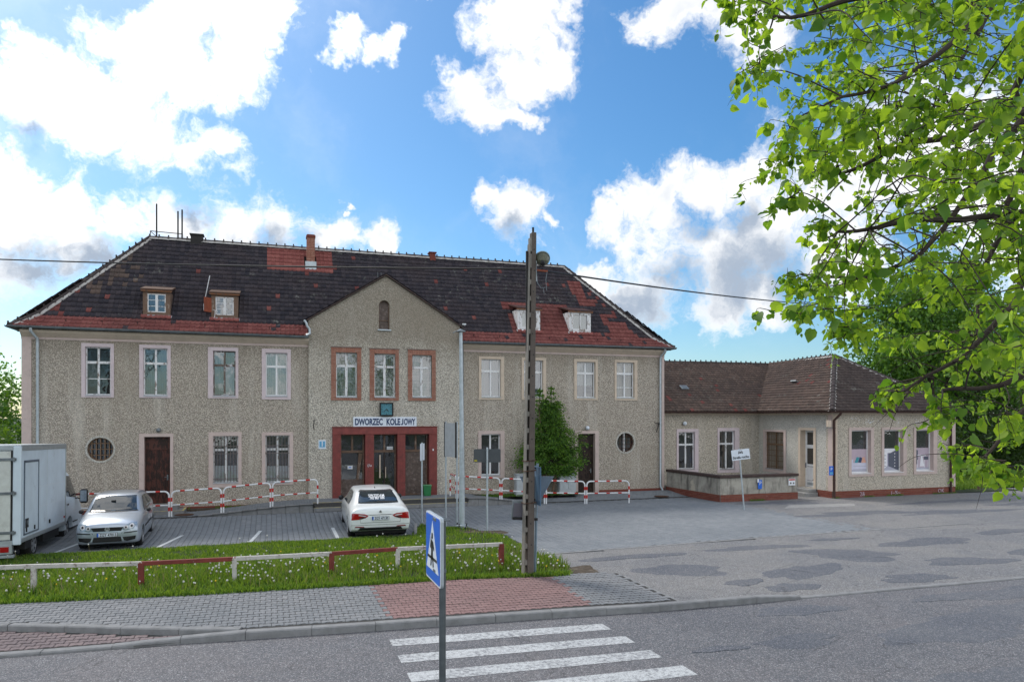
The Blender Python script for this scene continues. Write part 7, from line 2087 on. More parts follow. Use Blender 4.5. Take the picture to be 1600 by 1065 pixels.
for y in (.76, 3.21):
    for s in (-1, 1): wheel(polo, (s * .715, y, .29), .29, .185, 9, s, cover=True)
M().box(-.68, .68, .15, 3.75, .16, .30).build('underbody', MT['underbody'], polo, local=True)
m = M(); m.tube([(-.1, 1.38, 1.26), (.02, 1.35, 1.27)], .025, 6); m.box(.22, .46, 1.9, 2.0, 1.05, 1.22); m.box(-.46, -.22, 1.9, 2.0, 1.05, 1.22); m.build('cabin_fittings', MT['interior'], polo, local=True)
D_([(.34, 1.02), (.52, 1.025), (.50, 1.07), (.36, 1.07)], '+y', MT['paper'], 'parking_ticket', polo, off=.008)
for s in (-1, 1):
    D_([(s * .06, 1.012), (s * .50, 1.03), (s * .50, 1.042), (s * .06, 1.024)], '+y', MT['trim_black'], 'wiper', polo, off=.022)

# ---- white liftback, tail towards the camera. local y: 0 = tail
sup = thing('parked_car', (3.18, 22.35, -.2), 'white saloon with red tail lights parked tail out before the entrance', 'car', 'cars parked before the station', rz=radians(-1.5))
arches_z = .33
ST = [
 (0.00, [(0, .38), (.66, .38), (.79, .43), (.845, .54), (.83, .70), (.77, .83), (.57, .875), (.28, .89), (0, .895)]),
 (0.06, [(0, .31), (.76, .31), (.87, .37), (.91, .54), (.89, .76), (.83, .90), (.66, .96), (.34, .98), (0, .985)]),
 (0.22, [(0, .26), (.78, .26), (.89, .34), (.925, .56), (.905, .82), (.83, .925), (.67, 1.005), (.35, 1.035), (0, 1.04)]),
 (0.52, [(0, .20), (.78, .20), (.90, .31), (.93, .58), (.905, .86), (.84, .965), (.69, 1.045), (.38, 1.08), (0, 1.09)]),
 (0.95, [(0, .18), (.78, .18), (.905, .30), (.932, .60), (.905, .91), (.82, 1.04), (.68, 1.18), (.48, 1.245), (0, 1.265)]),
 (1.45, [(0, .18), (.78, .18), (.905, .30), (.932, .60), (.905, .94), (.81, 1.10), (.655, 1.345), (.49, 1.395), (0, 1.42)]),
 (2.30, [(0, .18), (.78, .18), (.905, .30), (.932, .60), (.90, .95), (.80, 1.12), (.645, 1.40), (.48, 1.448), (0, 1.468)]),
 (2.95, [(0, .18), (.78, .18), (.905, .30), (.932, .60), (.90, .94), (.80, 1.10), (.655, 1.36), (.48, 1.41), (0, 1.43)]),
 (3.50, [(0, .18), (.78, .18), (.905, .30), (.93, .60), (.90, .90), (.82, 1.00), (.66, 1.08), (.40, 1.12), (0, 1.13)]),
 (3.90, [(0, .18), (.78, .18), (.90, .30), (.925, .58), (.89, .84), (.80, .93), (.60, .98), (.32, 1.00), (0, 1.005)]),
 (4.55, [(0, .20), (.72, .20), (.85, .30), (.88, .50), (.83, .68), (.72, .76), (.52, .80), (.28, .82), (0, .825)]),
 (4.80, [(0, .26), (.55, .26), (.66, .34), (.70, .46), (.64, .58), (.52, .64), (.36, .66), (.2, .67), (0, .67)]),
 (4.86, [(0, .34), (.42, .34), (.50, .38), (.54, .46), (.50, .53), (.42, .56), (.30, .57), (.15, .575), (0, .575)])]
body, bvh = make_body(ST, [(1.06, .36, .60), (3.92, .36, .60)], 'body', MT['paint_white'], sup)
D_([(-.62, 1.075), (.62, 1.075), (.60, 1.20), (.51, 1.375), (-.51, 1.375), (-.60, 1.20)], '+y', MT['car_glass'], 'rear_window', sup)
D_([(-.56, 1.365), (.56, 1.365), (.49, 1.405), (-.49, 1.405)], '+y', MT['trim_black'], 'spoiler_gap', sup, off=.008)
for s in (-1, 1):
    v = '-x' if s > 0 else '+x'
    D_([(1.15, 1.0), (2.35, 1.0), (2.35, 1.36), (1.70, 1.34), (1.35, 1.22)], v, MT['car_glass'], 'side_window', sup); D_([(2.42, 1.0), (3.35, .97), (3.00, 1.27), (2.42, 1.355)], v, MT['car_glass'], 'side_window', sup)
    tl = D_([(s * .36, .765), (s * .48, .815), (s * .80, .845), (s * .855, .83), (s * .87, .64), (s * .60, .655), (s * .44, .70)], '+y', MT['lens_red'], 'tail_light', sup, off=.013, res=.05)
    D_([(s * .42, .765), (s * .66, .80), (s * .66, .77), (s * .46, .738)], '+y', MT['lens_white'], 'reversing_lens', tl, off=.019, res=.05)
    D_([(s * .44, .705), (s * .62, .665), (s * .66, .70), (s * .50, .733)], '+y', MT['trim_black'], 'dark_lens', tl, off=.019, res=.05)
    D_([(s * .50, .415), (s * .76, .425), (s * .76, .445), (s * .50, .435)], '+y', MT['lens_red'], 'reflector', sup, off=.010); D_([(s * .48, .400), (s * .78, .41), (s * .78, .428), (s * .48, .416)], '+y', MT['trim_black'], 'bumper_slot', sup, off=.012)
    m = M(); m.lathe([(.02, 0), (.09, .03), (.11, .09), (.08, .16), (.02, .18)], (0, 0, 0), 14, 'x'); m.v = [(s * (.90 + p[0]), 3.02 + p[1] * .8, 1.02 + p[2] * .75) for p in m.v]; m.build('mirror', MT['trim_black'], sup, smooth=True, local=True)
D_([(-.30, .775), (.30, .775), (.42, .792), (-.42, .792)], '+y', MT['trim_black'], 'lid_crease', sup, off=.009)
for s in (-1, 1): D_([(s * .60, .54), (s * .606, .545), (s * .612, .66), (s * .606, .66)], '+y', MT['trim_black'], 'lid_seam', sup, off=.004)
D_([(-.60, .545), (.60, .545), (.60, .556), (-.60, .556)], '+y', MT['trim_black'], 'lid_seam', sup, off=.004)
D_([(-.68, .325), (.68, .325), (.62, .40), (-.62, .40)], '+y', MT['trim_black'], 'diffuser', sup, off=.010)
D_([(-.88, .475), (.88, .475), (.88, .484), (-.88, .484)], '+y', MT['trim_black'], 'bumper_seam', sup, off=.004)
bg = D_([(.045 * cos(a), .875 + .040 * sin(a)) for a in np.linspace(0, 2 * pi, 15)[:-1]], '+y', MT['chrome'], 'badge', sup, off=.016, res=.05)
D_([(.034 * cos(a), .875 + .030 * sin(a)) for a in np.linspace(0, 2 * pi, 13)[:-1]], '+y', MT['trim_black'], 'badge_field', bg, off=.02, res=.05); D_([(-.006, .852), (.004, .848), (.022, .892), (.008, .896)], '+y', MT['chrome'], 'badge_mark', bg, off=.024, res=.05)
number_plate(sup, -.025, .680, 'ZGY 47130')
D_([(-.05, 1.10), (.46, 1.085), (.46, 1.105), (-.05, 1.125)], '+y', MT['trim_black'], 'wiper', sup, off=.022)
m = M(); m.add([(-.012, 1.62, 1.425), (.012, 1.62, 1.425), (.012, 1.80, 1.432), (-.012, 1.80, 1.432), (0, 1.64, 1.50), (0, 1.70, 1.50)], [(0, 1, 4), (1, 2, 5, 4), (2, 3, 5), (3, 0, 4, 5), (0, 3, 2, 1)]); m.build('antenna_fin', MT['trim_black'], sup, local=True)
# lettering on the rear window
def project_text(txt, size, fit, x, z, parent, bvh, mat, sq=1.0):
    o = text_mesh(txt, size, mat, parent, (x, -1.0, z), (1, 0, 0), (0, 0, 1), 'window_lettering', depth=0, local=True, fit=fit, bold=.002)
    for v in o.data.vertices:
        h = bvh.ray_cast(Vector((v.co.x, -3, z + (v.co.z - z) * sq)), Vector((0, 1, 0)))
        if h[0] is not None: v.co = h[0] + (h[1] if h[1].y < 0 else -h[1]) * .018
    return o
project_text('SPRZEDAM', .10, .50, -.03, 1.255, sup, bvh, MT['paper'])
project_text('785 867 088', .085, .46, -.02, 1.195, sup, bvh, MT['paper'])
for y in (1.06, 3.92):
    for s in (-1, 1): wheel(sup, (s * .80, y, .33), .33, .225, 10, s)
M().box(-.74, .74, .12, 4.6, .18, .36).build('underbody', MT['underbody'], sup, local=True)
m = M()
for s in (-1, 1): m.box(s * .48 - .22, s * .48 + .22, 2.4, 2.5, .8, 1.18); m.box(s * .48 - .1, s * .48 + .1, 2.4, 2.46, 1.2, 1.33)
m.build('seats', MT['interior'], sup, local=True)

# ---- box truck, rear towards the camera. local frame: x right, y forward
truck = thing('box_truck', (-6.10, 21.45, -.2), 'white box truck at the left edge, parked tail out beside the silver car', 'truck', rot=(radians(-1.6), 0, radians(0)))
BL, BW_, zb_, zt_ = 4.30, 2.10, .62, 3.02
MT['box_white'] = simple('white_box_panel', (.62, .72, .80), .35, var=.12, sc=2.0, dirt=((.36, .42, .46), .6, .75, 1.5))
MT['box_door'] = simple('grey_white_door_panel', (.60, .63, .60), .45, var=.15, dirt=((.36, .36, .33), .55, .75, 2.0))
MT['alu'] = simple('aluminium_profile', (.42, .46, .48), .4, .5)
B_ = lambda m, n, mat, p, **k: m.build(n, mat, p, local=True, **k)
box = B_(M().box(-BW_, -.0, .06, BL, zb_, zt_), 'box_body', MT['box_white'], truck)
m = M(); m.box(-BW_ - .02, .02, -.0, BL + .02, zt_ - .0, zt_ + .05); m.box(-.02, .02, .0, BL, zt_ - .10, zt_); m.box(-.025, .022, .0, BL, zb_ - .06, zb_ + .05); m.box(-.02, .02, BL - .05, BL + .01, zb_, zt_)
B_(m, 'edge_profile', MT['alu'], box, bevel=.008)
m = M(); m.box(-.16, .024, -.02, .08, zb_ - .10, zt_ + .02); B_(m, 'corner_post', MT['box_white'], box, bevel=.02)
for a, b in ((zt_ - .09, zt_ + .03), (zb_ - .12, zb_ + .02)): B_(M().box(-BW_, -.16, -.025, .08, a, b), 'rear_frame', MT['alu'], box, bevel=.008)
m = M(); m.box(-.195, -.16, -.015, .06, zb_ + .02, zt_ - .09); B_(m, 'door_seal', MT['black'], box)
for x0, x1 in ((-1.16, -.20), (-BW_ + .02, -1.18)):
    d = B_(M().box(x0, x1, -.03, .04, zb_ + .04, zt_ - .11), 'rear_door', MT['box_door'], truck, bevel=.008)
    if x1 > -.5:
        for z in (zb_ + .22, zb_ + 1.22, zt_ - .32):
            h = M(); h.box(x1 - .34, x1 + .06, -.05, -.03, z - .035, z + .035); h.tube([(x1 + .075, -.06, z - .06), (x1 + .075, -.06, z + .06)], .025, 8); h.box(x1 + .06, x1 + .13, -.045, -.02, z - .035, z + .035)
            B_(h, 'hinge', MT['zinc'], d, bevel=.005)
        m = M(); m.tube([(x0 + .10, -.055, zb_ + .05), (x0 + .10, -.055, zt_ - .12)], .016, 8); B_(m, 'lock_rod', MT['zinc'], d)
# side hatch
hx = lambda y0, y1, z0, z1, n, mat, t=.006, p=None: B_(M().box(.0 - .004, t, y0, y1, z0, z1), n, mat, p or truck)
m = M(); 
for y0, y1, z0, z1 in ((.30, 1.55, zb_ + .10, zb_ + .14), (.30, 1.55, zt_ - .42, zt_ - .36), (.30, .35, zb_ + .10, zt_ - .36), (1.50, 1.55, zb_ + .10, zt_ - .36)): m.box(-.004, .018, y0, y1, z0, z1)
hatch = B_(M().box(-.004, .008, .35, 1.50, zb_ + .14, zt_ - .42), 'side_door', MT['box_white'], truck); B_(m, 'door_frame', simple('dark_door_frame', (.10, .13, .17), .5), hatch)
m = M(); m.box(.008, .02, .42, .66, zb_ + .28, zb_ + .52); B_(m, 'latch_plate', MT['dark_iron'], hatch); m = M(); m.lathe([(.06, 0), (.06, .02)], (.02, .54, zb_ + .41), 12, 'x'); B_(m, 'latch', MT['zinc'], hatch)
for y in (.46, 1.15): hx(y, y + .06, zb_ + .17, zb_ + .28, 'door_stop', MT['black'], .03)
hx(2.55, 2.62, zb_ + .17, zb_ + .28, 'door_stop', MT['black'], .03); hx(4.12, 4.20, zb_ + .16, zb_ + .22, 'side_marker', MT['lens_red'], .02)
for z in (1.9, 1.35): hx(.06, BL - .06, z, z + .006, 'panel_line', MT['paper'], .003)
for y in (2.35, ): hx(y, y + .006, zb_ + .06, zt_ - .1, 'panel_line', MT['box_door'], .003)
B_(M().box(.0, .02, .55, .66, zb_ - .035, zb_ - .005), 'side_marker', MT['lens_orange'], truck)
# chassis
m = M(); m.box(-1.75, -.35, .1, 6.0, .42, .60); B_(m, 'chassis_frame', MT['underbody'], truck)
m = M(); m.box(-BW_, -.12, -.03, .12, .20, .28); B_(m, 'bumper_bar', MT['alu'], truck, bevel=.01)
m = M(); m.box(-.95, -.16, -.04, .10, .30, .54); lb = B_(m, 'light_board', MT['alu'], truck, bevel=.01)
for x0, x1, mt in ((-.90, -.62, 'lens_red'), (-.61, -.42, 'lens_orange'), (-.41, -.22, 'lens_red')): B_(M().box(x0, x1, -.055, -.04, .35, .49), 'tail_light', MT[mt], lb, bevel=.004)
B_(M().box(-.30, .0, .45, .95, .35, .60), 'mud_guard', MT['black'], truck); B_(M().box(-.06, .0, 2.0, 3.6, .34, .58), 'side_guard', MT['black'], truck)
for y in (1.45, 4.75):
    for s, x in ((1, -.20), (-1, -1.90)): wheel(truck, (x, y, .345), .345, .24, 6, s, cover=True)
# cab
ST = [(0.0, [(0, .35), (.90, .35), (.94, .50), (.96, .80), (.95, 1.25), (.92, 1.45), (.86, 1.95), (.70, 2.15), (0, 2.20)]),
      (0.5, [(0, .35), (.90, .35), (.95, .50), (.97, .80), (.96, 1.25), (.93, 1.45), (.85, 1.98), (.70, 2.20), (0, 2.26)]),
      (1.1, [(0, .35), (.90, .35), (.95, .50), (.97, .80), (.96, 1.22), (.92, 1.42), (.82, 1.95), (.66, 2.12), (0, 2.18)]),
      (1.6, [(0, .35), (.90, .35), (.95, .50), (.97, .80), (.95, 1.18), (.90, 1.32), (.80, 1.55), (.62, 1.66), (0, 1.70)]),
      (2.05, [(0, .30), (.88, .30), (.93, .45), (.95, .75), (.92, 1.02), (.84, 1.14), (.66, 1.24), (.35, 1.28), (0, 1.29)]),
      (2.4, [(0, .30), (.80, .30), (.86, .42), (.88, .62), (.84, .84), (.74, .94), (.56, 1.0), (.3, 1.02), (0, 1.03)]),
      (2.55, [(0, .36), (.60, .36), (.68, .44), (.70, .58), (.66, .72), (.56, .78), (.4, .81), (.2, .82), (0, .82)])]
arches_z = .345
cab = bpy.data.objects.new('cab', None)
cabm = loft_body(ST); cutm = M()
for s in (-1, 1): cutm.lathe([(.42, 0), (.42, s * .5)], (s * .62, .50, .345), 28, 'x')
cme = boolean_diff(cabm, cutm, 'cab'); cme.materials.clear(); cme.materials.append(MT['box_white'])
cme.polygons.foreach_set('use_smooth', [True] * len(cme.polygons))
bm = bmesh.new(); bm.from_mesh(cme)
for e in bm.edges:
    if len(e.link_faces) == 2 and e.calc_face_angle(0) > radians(42): e.smooth = False
cbvh = BVHTree.FromBMesh(bm); bm.to_mesh(cme); bm.free()
bpy.data.objects.remove(cab)
cab = put('cab', cme, truck, True); cab.location = (-.98, BL + .10, 0)
decal(cbvh, [(.25, 1.40), (1.20, 1.30), (1.62, 1.32), (1.15, 2.0), (.25, 2.05)], '-x', MT['car_glass'], 'side_window', cab)
decal(cbvh, [(-.8, 1.36), (.8, 1.36), (.68, 2.05), (-.68, 2.05)], '-y', MT['car_glass'], 'windscreen', cab)
decal(cbvh, [(.05, .52), (1.5, .52), (1.5, .56), (.05, .56)], '-x', MT['trim_black'], 'door_sill', cab, off=.012)
decal(cbvh, [(.12, 1.12), (.30, 1.12), (.30, 1.17), (.12, 1.17)], '-x', MT['black'], 'handle', cab, off=.03)
decal(cbvh, [(.04, .5), (.055, .5), (.055, 1.9), (.04, 1.9)], '-x', MT['trim_black'], 'door_seam', cab, off=.004)
m = M(); m.tube([(-.10, BL + 1.35, 1.42), (.16, BL + 1.32, 1.38)], .022, 6); m.tube([(-.10, BL + 1.35, 1.28), (.16, BL + 1.32, 1.26)], .022, 6); mi = B_(m, 'mirror_arm', MT['black'], truck)
m = M(); m.box(.10, .34, BL + 1.28, BL + 1.42, 1.10, 1.56); B_(m, 'mirror', MT['black'], truck, bevel=.05)
B_(M().box(.13, .31, BL + 1.27, BL + 1.28, 1.16, 1.52), 'mirror_glass', MT['head_lens'], truck)
# ------------------------------------------------------------------ vegetation
def leaf_quads(P, size, r, mat, name, droop=.3, aspect=.55, spread=1.0):
    """One rhombic, slightly folded leaf per point."""
    n = len(P); P = np.asarray(P, dtype=float)
    d = r.normal(size=(n, 3)); d[:, 2] -= droop; d /= np.linalg.norm(d, axis=1)[:, None]
    q = r.normal(size=(n, 3)); s = np.cross(d, q); s /= np.linalg.norm(s, axis=1)[:, None]; nn = np.cross(s, d)
    L = size * r.uniform(.65, 1.25, n)[:, None]; Wd = L * aspect
    V = np.stack([P, P + d * L * .45 + s * Wd * .5 + nn * L * .10, P + d * L, P + d * L * .45 - s * Wd * .5 + nn * L * .10], axis=1)
    F = np.arange(4 * n).reshape(-1, 4)
    me = np_mesh(name, V.reshape(-1, 3), F, mat); face_attr(me, r.random(n)); return me

def tree(name, base, blobs, n, size, mat, label, category='tree', trunk_r=.25, group=None, seed=1, bark='bark', shell=.55, droop=.3):
    """blobs: (x, y, z, rx, ry, rz) foliage masses; leaves gather in clumps inside them."""
    r = np.random.default_rng(seed); rr = random.Random(seed)
    t = thing(name, base, label, category, group)
    bx_, by_, bz_ = base
    top = max(b[2] for b in blobs)
    if trunk_r > 0:
        m = M(); cz_ = sum(b[2] for b in blobs) / len(blobs); cx_ = sum(b[0] for b in blobs) / len(blobs); cy_ = sum(b[1] for b in blobs) / len(blobs)
        pts = [Vector(base) - Vector((0, 0, .2))]
        for k in range(1, 6): q = k / 5; pts.append(Vector((bx_ + (cx_ - bx_) * q + rr.uniform(-.15, .15), by_ + (cy_ - by_) * q, bz_ + (cz_ - bz_) * q)))
        m.tube([tuple(p) for p in pts], [trunk_r * (1.2 if k == 0 else 1 - .12 * k) for k in range(6)], 9)
        for b in blobs:
            s = pts[rr.choice((2, 3, 4))]; e = Vector(b[:3]); mid = s.lerp(e, .5) + Vector((rr.uniform(-.3, .3), rr.uniform(-.3, .3), .25))
            m.tube([tuple(s), tuple(mid), tuple(e)], [trunk_r * .45, trunk_r * .3, trunk_r * .12], 6)
            for _ in range(3):
                e2 = e + Vector((rr.gauss(0, .5) * b[3], rr.gauss(0, .5) * b[4], rr.gauss(0, .5) * b[5])); m.tube([tuple(mid), tuple(mid.lerp(e2, .5) + Vector((0, 0, .1))), tuple(e2)], [trunk_r * .2, trunk_r * .12, trunk_r * .04], 5)
        m.build('trunk', MT[bark], t)
    vol = np.array([b[3] * b[4] * b[5] for b in blobs]) ** .67; share = (n * vol / vol.sum()).astype(int)
    P = []
    for b, c in zip(blobs, share):
        nc = max(6, c // 70)
        u = r.normal(size=(nc, 3)); u /= np.linalg.norm(u, axis=1)[:, None]; rad = r.uniform(shell, 1.0, nc) ** .8
        cc = np.array(b[:3]) + u * rad[:, None] * np.array(b[3:])
        k = r.integers(0, nc, c); cs = (b[3] + b[4] + b[5]) / 3 * .17
        P.append(cc[k] + r.normal(size=(c, 3)) * cs)
    P = np.concatenate(P); P = P[P[:, 2] > bz_ + .05]
    put('crown', leaf_quads(P, size, r, MT[mat], 'crown', droop), t)
    return t

tree('large_tree', (42.0, 37.0, 0), [(42, 37, 9.5, 4.5, 4.0, 3.6), (38.8, 36.5, 7.6, 3.0, 3.0, 2.4), (45.5, 37.5, 8.5, 3.5, 3.2, 3.2), (42.5, 36.5, 12.6, 3.2, 3.0, 2.2), (39.6, 37, 10.8, 2.4, 2.4, 2.0), (46.5, 37, 5.5, 3.4, 3.0, 2.2), (37.6, 37, 6.0, 2.2, 2.2, 1.4)],
     26000, .30, 'tree_green', 'large green broadleaf tree standing behind the annexe roof', trunk_r=.36, seed=2, shell=.35)
tree('large_tree', (56.0, 46.0, 0), [(56, 46, 8, 5, 5, 4.2), (60, 47, 10, 4.5, 4.5, 4), (52.5, 47, 6.5, 3.5, 3.5, 3.2)], 14000, .38, 'tree_green', 'distant green tree at the right edge beyond the dark shrubs', trunk_r=.4, seed=3, shell=.35)
for k, (x, y, h, w) in enumerate([(36.6, 33.2, 4.4, 2.0), (39.8, 34.5, 5.0, 2.4), (43.4, 35.2, 4.6, 2.4), (47.5, 36.5, 5.4, 2.8), (52.0, 39.0, 5.2, 2.8)]):
    lab = ['leftmost of the dark shrubs, right beside the annexe corner', 'tall dark shrub second from the annexe behind the hanging leaves', 'dark shrub in the middle of the row behind the small lawn',
           'dark shrub towards the right edge above the lawn', 'rearmost dark shrub at the right picture edge'][k]
    tree('dark_shrub', (x, y, 0), [(x, y, h * .5, w, w, h * .5), (x + .8, y - .4, h * .33, w * .8, w * .7, h * .34), (x - .9, y, h * .4, w * .7, w * .7, h * .4)], 6500, .24, 'tree_dark', lab, 'shrub', .12, 'dark shrubs beyond the annexe', seed=20 + k)
tree('green_tree', (-16.2, 46.5, 0), [(-15.6, 46, 4.4, 2.6, 2.6, 2.4), (-18.6, 47, 5.0, 3.2, 3, 2.9), (-14.6, 45.5, 2.6, 2.0, 2.0, 2.0)], 12000, .24, 'tree_green', 'bright green tree left of the station wall in the background', trunk_r=.25, seed=31)
tree('green_tree', (-13.4, 41.5, 0), [(-13.3, 41.5, 1.9, 1.5, 1.5, 1.6), (-12.2, 41, 1.5, 1.1, 1.2, 1.3), (-15.0, 42, 2.6, 2.0, 2.0, 2.0)], 8000, .20, 'bush', 'lower leafy bush against the left corner of the station', 'bush', .12, seed=32)
tree('street_tree', (-10.2, 13.6, 0), [(-9.4, 13.6, 8.4, 3.2, 3.4, 2.6), (-7.0, 13.9, 8.5, 1.7, 1.6, 1.2), (-5.05, 14.0, 8.45, .75, .5, .5)], 9000, .13, 'tree_dark', 'dark leafy twig tip of a tree entering at the left edge', trunk_r=.22, seed=33, shell=.2)
# small spruce before the right wing
sp = thing('young_spruce', (11.45, 29.3, .2), 'bushy bright green young spruce between the grey cabinets and the right door', 'tree')
m = M()
for a, b in (((11.15, 29.3, .1), (11.1, 29.3, 2.6)), ((11.35, 29.35, .1), (11.5, 29.3, 4.3)), ((11.55, 29.3, .1), (12.0, 29.3, 2.3)), ((11.25, 29.25, .1), (10.9, 29.2, 4.2))): m.tube([a, tuple((Vector(a) + Vector(b)) / 2 + Vector((.05, 0, 0))), b], [.06, .045, .01], 7)
m.build('trunk', MT['bark_light'], sp)
r = np.random.default_rng(41)
P = []; Dr = []
br = M()
for k in range(330):
    q = r.random() ** 1.15; z = 1.15 + q * 3.0
    R = (1.50 * (1 - ((z - 1.75) / 2.9) ** 1.0) if z > 1.75 else 1.50 * (.62 + .38 * (z - 1.15) / .6)) * r.uniform(.72, 1.10)
    R = max(R, .10); a = r.uniform(0, 2 * pi); cxx = 11.52
    if z > 3.9: cxx += .25 * (1 if k % 2 else -1)
    tip = np.array([cxx + R * cos(a), 29.3 + R * .62 * sin(a), z - .08 * R]); root = np.array([cxx, 29.3, z + .10])
    br.tube([tuple(root), tuple(root * .4 + tip * .6 + np.array([0, 0, .05])), tuple(tip)], [.018, .010, .004], 4, cap=False)
    n_ = int(70 * max(.35, R)); tt = r.uniform(.25, 1.05, n_)[:, None]
    pts = root * (1 - tt) + tip * tt + r.normal(size=(n_, 3)) * np.array([.09, .09, .045]) * (0.5 + tt)
    P.append(pts); Dr.append(np.repeat(((tip - root) / np.linalg.norm(tip - root))[None], n_, 0))
for tipx, tipz in ((9.95, 2.15), (13.1, 2.35), (12.85, 2.05), (13.0, 2.75)):
    root = np.array([11.4, 29.3, tipz]); tip = np.array([tipx, 29.1, tipz]); n_ = 110; tt = r.uniform(.5, 1.03, n_)[:, None]
    P.append(root * (1 - tt) + tip * tt + r.normal(size=(n_, 3)) * .08); Dr.append(np.repeat(((tip - root) / np.linalg.norm(tip - root))[None], n_, 0))
for cx_, zt_2 in ((11.02, 4.75), (11.55, 4.85), (11.3, 4.3)):
    n_ = 90; z = r.uniform(3.7, zt_2, n_); w = (zt_2 - z) * .28; P.append(np.stack([cx_ + r.normal(size=n_) * w, 29.3 + r.normal(size=n_) * w, z], 1)); Dr.append(np.repeat(np.array([[0, 0, 1.0]]), n_, 0))
    br.tube([(cx_, 29.3, 3.5), (cx_, 29.3, zt_2 + .1)], [.02, .006], 5)
    for kk in range(5):
        zz = zt_2 - .1 - kk * .2
        for a in np.linspace(0, 2 * pi, 6)[:-1]:
            L = .10 + .07 * kk; n2 = 10; tt = r.uniform(.2, 1, n2)[:, None]; e = np.array([cx_ + L * cos(a), 29.3 + L * sin(a), zz + .05]); s0 = np.array([cx_, 29.3, zz]); P.append(s0 * (1 - tt) + e * tt); Dr.append(np.repeat(((e - s0) / np.linalg.norm(e - s0))[None], n2, 0))
br.build('branches', MT['bark'], sp)
P = np.concatenate(P); Dr = np.concatenate(Dr); n_ = len(P)
d = Dr + r.normal(size=(n_, 3)) * .75; d /= np.linalg.norm(d, axis=1)[:, None]; s = np.cross(d, r.normal(size=(n_, 3))); s /= np.linalg.norm(s, axis=1)[:, None]
L = r.uniform(.07, .14, n_)[:, None]; V = np.stack([P, P + d * L * .5 + s * .026, P + d * L, P + d * L * .5 - s * .026], 1)
me = np_mesh('needles', V.reshape(-1, 3), np.arange(4 * n_).reshape(-1, 4), MT['spruce']); face_attr(me, r.random(n_)); put('needles', me, sp, kind='stuff')

# grass verge
def blades(poly_f, n, x0, x1, y0, y1, hf, zf, mat, name, w=.010, seed=1):
    r = np.random.default_rng(seed); P = []
    while len(P) < n:
        x = r.uniform(x0, x1, 4000); y = r.uniform(y0, y1, 4000)
        for a, b in zip(x, y):
            if poly_f(a, b): P.append((a, b))
            if len(P) >= n: break
    P = np.array(P); z = np.array([zf(a, b) for a, b in P]); h = np.array([hf(a, b) for a, b in P]) * r.uniform(.45, 1.25, n)
    a = r.uniform(0, 2 * pi, n); lx = np.cos(a); ly = np.sin(a); ln = r.uniform(.1, .75, n) * h
    b = r.uniform(0, 2 * pi, n); wx = np.cos(b) * w; wy = np.sin(b) * w
    B0 = np.stack([P[:, 0] - wx, P[:, 1] - wy, z - .01], 1); B1 = np.stack([P[:, 0] + wx, P[:, 1] + wy, z - .01], 1)
    M0 = np.stack([P[:, 0] + lx * ln * .35 + wx * .8, P[:, 1] + ly * ln * .35 + wy * .8, z + h * .6], 1); M1 = np.stack([P[:, 0] + lx * ln * .35 - wx * .8, P[:, 1] + ly * ln * .35 - wy * .8, z + h * .6], 1)
    T = np.stack([P[:, 0] + lx * ln, P[:, 1] + ly * ln, z + h], 1)
    V = np.stack([B0, B1, M0, M1, T], 1); i = np.arange(n)[:, None] * 5
    F = np.concatenate([i + [0, 1, 2], i + [0, 2, 3], i + [3, 2, 4]], 0)
    me = np_mesh(name, V.reshape(-1, 3), F, MT[mat]); tone = r.random(n); face_attr(me, np.concatenate([tone] * 3)); return me
gin = lambda x, y: inpoly(x, y, GRASS) and not (((x - 6.15) / .45) ** 2 + ((y - 22.2) / 1.2) ** 2 < 1 and (int(x * 37 + y * 53) % 4)) and (mnoise.noise((x * 1.3, y * 1.3, 9)) > (-.42 if y < 19 else -.12) or (int(x * 91 + y * 77) % 3 == 0))
def gh(x, y):
    tall = 1 - sm(17.2, 19.0, y)
    return .08 + .095 * tall * (.8 + .8 * mnoise.noise((x * .9, y * .9, 1))) + .03 * mnoise.noise((x * 3, y * 3, 5))
put('grass', blades(gin, 75000, -9, 6.8, 14.6, 25, gh, verge_z, 'grass', 'grass', .011, 51), None, kind='stuff', label='rough green verge grass with taller tufts in front', category='grass')
edge = lambda x, y: abs(y - front_y(x)) < .16 + .10 * mnoise.noise((x * 2, 0, 0)) and inpoly(x, y + .1, GRASS)
put('grass', blades(edge, 9000, -9, 6.2, 14.4, 17, lambda x, y: .09, lambda x, y: PZ + .0, 'grass', 'grass', .012, 52), None, kind='stuff', label='grass fringe creeping over the pavement edge', category='grass')
put('dry_stalks', blades(lambda x, y: inpoly(x, y, GRASS) and y < 18.2 and mnoise.noise((x * .8, y * .8, 4)) > -.1, 1500, -9, 6.6, 15.2, 18.2, lambda x, y: .30, verge_z, 'grass_dry', 'dry_stalks', .004, 53), None, kind='stuff', label='thin pale flower stalks among the verge grass', category='stalks')
put('grass', blades(lambda x, y: y > 26.3 + 0.1 * (x - 31), 26000, 31, 50, 26.2, 34, lambda x, y: .13, lambda x, y: .03, 'grass', 'grass', .02, 54), None, kind='stuff', label='sunlit lawn beyond the right end of the annexe', category='grass')
put('weeds', blades(lambda x, y: 7.6 < x < 12.9 and 29.0 < y < 29.9, 3500, 7.6, 12.9, 29.0, 29.9, lambda x, y: .07, lambda x, y: .2, 'bush', 'weeds', .012, 55), None, kind='stuff', label='low weeds in the bed under the right windows', category='weeds')
def tuft_line(pts, n, seed):
    r = np.random.default_rng(seed); segs = list(zip(pts, pts[1:])); out = []
    for _ in range(n):
        (a, b) = segs[r.integers(0, len(segs))]; t_ = r.random(); x = a[0] + (b[0] - a[0]) * t_; y = a[1] + (b[1] - a[1]) * t_
        if mnoise.noise((x * 1.1, y * 1.1, 2)) > .05: out.append((x + r.normal() * .03, y + r.normal() * .03))
    return out
